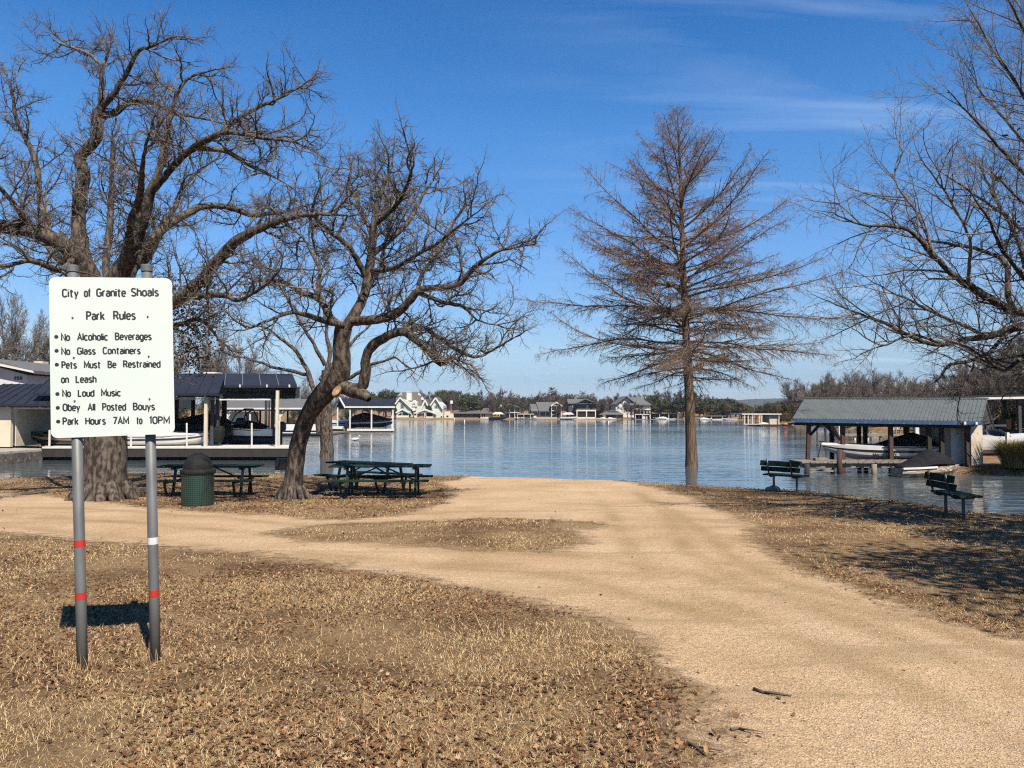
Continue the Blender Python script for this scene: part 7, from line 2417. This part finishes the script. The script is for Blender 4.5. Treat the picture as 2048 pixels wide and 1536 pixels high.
for u, v, w in ((1205, 798, 44), (1255, 800, 40), (1275, 808, 34), (1118, 802, 30), (1012, 800, 30), (985, 806, 22)):
    plant(BA[u % 4], u, v, 242.2, w)
for k in range(16):                       # right shore going away
    u = 1410 + k * 13 + r.uniform(-5, 5)
    y = 245 - 80 * k / 16
    plant([EV[k % 3], RU[k % 2], BA[k % 4]][k % 3], u, r.uniform(803, 816) - 1.0 * max(0, k - 8), max(y, 150) + r.uniform(0, 14), r.uniform(40, 60))
palm((X(1633, 140), 140, gz1(X(1633, 140), 140)), Z(782, 140) - gz1(X(1633, 140), 140), 1, 'dark palm above the left end of the old boathouse roof')
palm((X(1104, 285), 285, gz1(X(1104, 285), 285)), Z(785, 285) - gz1(X(1104, 285), 285), 2, 'tall tan palm behind the white porch house')
palm((X(1046, 243), 243, gz1(X(1046, 243), 243)), Z(806, 243) - gz1(X(1046, 243), 243), 3, 'short shaggy palm right of the A-frame house')

# nearer trees, right and left
GR = 'brown trees behind the old boathouse'
BN = [twig_tree('bare brown tree behind the old boathouse and the flat roofed dock', 'tree', GR, 9, 9, 160 + k, .016, 1.35, 'twig_grey') for k in range(3)]
BA += BN
RN = leafy_tree('russet_tree', 'brush of russet leaves behind the old boathouse', 'tree', GR, 8, 8, 9000, .13, 34, 'leaf_brown', 170, .12)
EN = leafy_tree('evergreen_tree', 'dark evergreen behind the old boathouse', 'tree', GR, 8, 8, 9000, .13, 34, 'leaf_oak', 171, .12)
RU.append(RN); EV.append(EN)
for k, (u, v, y, w) in enumerate(((1590, 778, 150, 70), (1650, 768, 120, 90), (1700, 762, 118, 90), (1742, 760, 105, 80), (1660, 776, 100, 60), (1800, 762, 112, 80), (1835, 775, 100, 70), (1880, 772, 95, 90), (1720, 775, 90, 60), (1780, 778, 100, 70),
                                 (1920, 750, 80, 110), (1960, 735, 76, 110), (2010, 720, 72, 130), (2060, 700, 66, 140), (2030, 690, 82, 120), (1985, 745, 64, 90), (2080, 720, 58, 130))):
    plant(BN[k % 3], u, v - 16, y, w * 1.15); plant(BN[(k + 1) % 3], u + 17, v - 4, y + 6, w)
for u, v, y, w in ((1560, 792, 150, 60), (1600, 790, 140, 60), (1680, 785, 112, 70), (1840, 782, 96, 60), (1960, 760, 74, 80), (2040, 735, 64, 110), (1900, 775, 88, 60)): plant(RN, u, v, y, w)
for u, v, y, w in ((1540, 792, 160, 60), (1575, 796, 150, 50), (1930, 772, 78, 60), (1995, 755, 66, 80), (2060, 745, 60, 110), (2020, 800, 52, 60)): plant(EN, u, v, y, w)
GL = 'bare trees behind the navy boathouse'
BL_ = [twig_tree('bare tree behind the navy boathouse on the left bank', 'tree', GL, 9, 9, 180 + k, .014, 1.3, 'twig_grey') for k in range(2)]
BA += BL_
for k, (u, v, y, w) in enumerate(((20, 600, 82, 130), (-40, 640, 78, 130), (92, 655, 88, 90), (150, 640, 90, 120), (250, 660, 92, 120), (330, 640, 95, 130), (420, 660, 96, 110), (480, 680, 100, 110), (560, 745, 110, 70), (610, 760, 120, 70), (655, 765, 130, 70), (700, 772, 140, 60))):
    plant(BL_[k % 2], u, v, y, w)
for u, v, y, w in ((30, 715, 84, 50), (360, 715, 90, 60), (420, 735, 92, 60), (640, 800, 112, 60), (690, 806, 112, 50), (590, 800, 112, 60)): plant(EN, u, v, y, w)
# brown leaves still on the low boughs of the big oak
rg = np.random.default_rng(33)
cl = [P(u, v, G(210, 998).y + dy) for u, v, dy in ((365, 620, -1.4), (380, 660, -1.6), (395, 700, -1.5), (360, 690, -1.3), (375, 735, -1.5), (410, 640, -2.0), (355, 580, -1.2), (405, 590, -2.2))]
C = np.concatenate([np.array(tuple(c)) + rg.normal(0, .22, (260, 3)) * np.array([[1, 1, .9]]) for c in cl])
nn = len(C); u_ = rg.normal(0, 1, (nn, 3)); u_ /= np.linalg.norm(u_, axis=1)[:, None]
w_ = np.cross(u_, rg.normal(0, 1, (nn, 3))); w_ /= np.linalg.norm(w_, axis=1)[:, None]
sz = rg.uniform(.02, .05, (nn, 1))
fo = mesh_np('foliage', np.stack([C + u_ * sz, C + w_ * sz * .5, C - u_ * sz, C - w_ * sz * .5], 1).reshape(-1, 3), np.arange(nn * 4).reshape(-1, 4), M['leaf_brown'], oak)
tag(fo, kind='stuff')

# evergreen oaks standing just outside the view at the right: their shade falls over the right bank
for k, (x, y, hh, w, seed) in enumerate(((10.5, 9.3, 8.4, 6.8, 201), (9.3, 3.2, 8.6, 7.4, 202))):
    t = leafy_tree('evergreen_tree', ['evergreen oak just outside the view beside the shaded bench', 'evergreen oak just outside the view beside the drive'][k], 'tree', 'evergreen oaks on the near right bank', hh, w, 15000, .07, 15, 'leaf_oak', seed, .48)
    t.location = (x, y, gz1(x, y) - .05)

# the winter air between here and the ridge
mb = MB(); mb.box((-3300, -70, -3.2), (3300, 3200, 84))
m, n, l, b = new_mat('air')
n.remove(b)
vol = n.new('ShaderNodeVolumePrincipled')
vol.inputs['Color'].default_value = (0.62, 0.76, 0.95, 1)
vol.inputs['Density'].default_value = 0.00012
vol.inputs['Anisotropy'].default_value = 0.0
l.new(vol.outputs[0], n['Material Output'].inputs['Volume'])
hz = mb.build('haze', m)
tag(hz, 'thin bluish winter haze over the lake and the ridge', 'haze', kind='stuff')
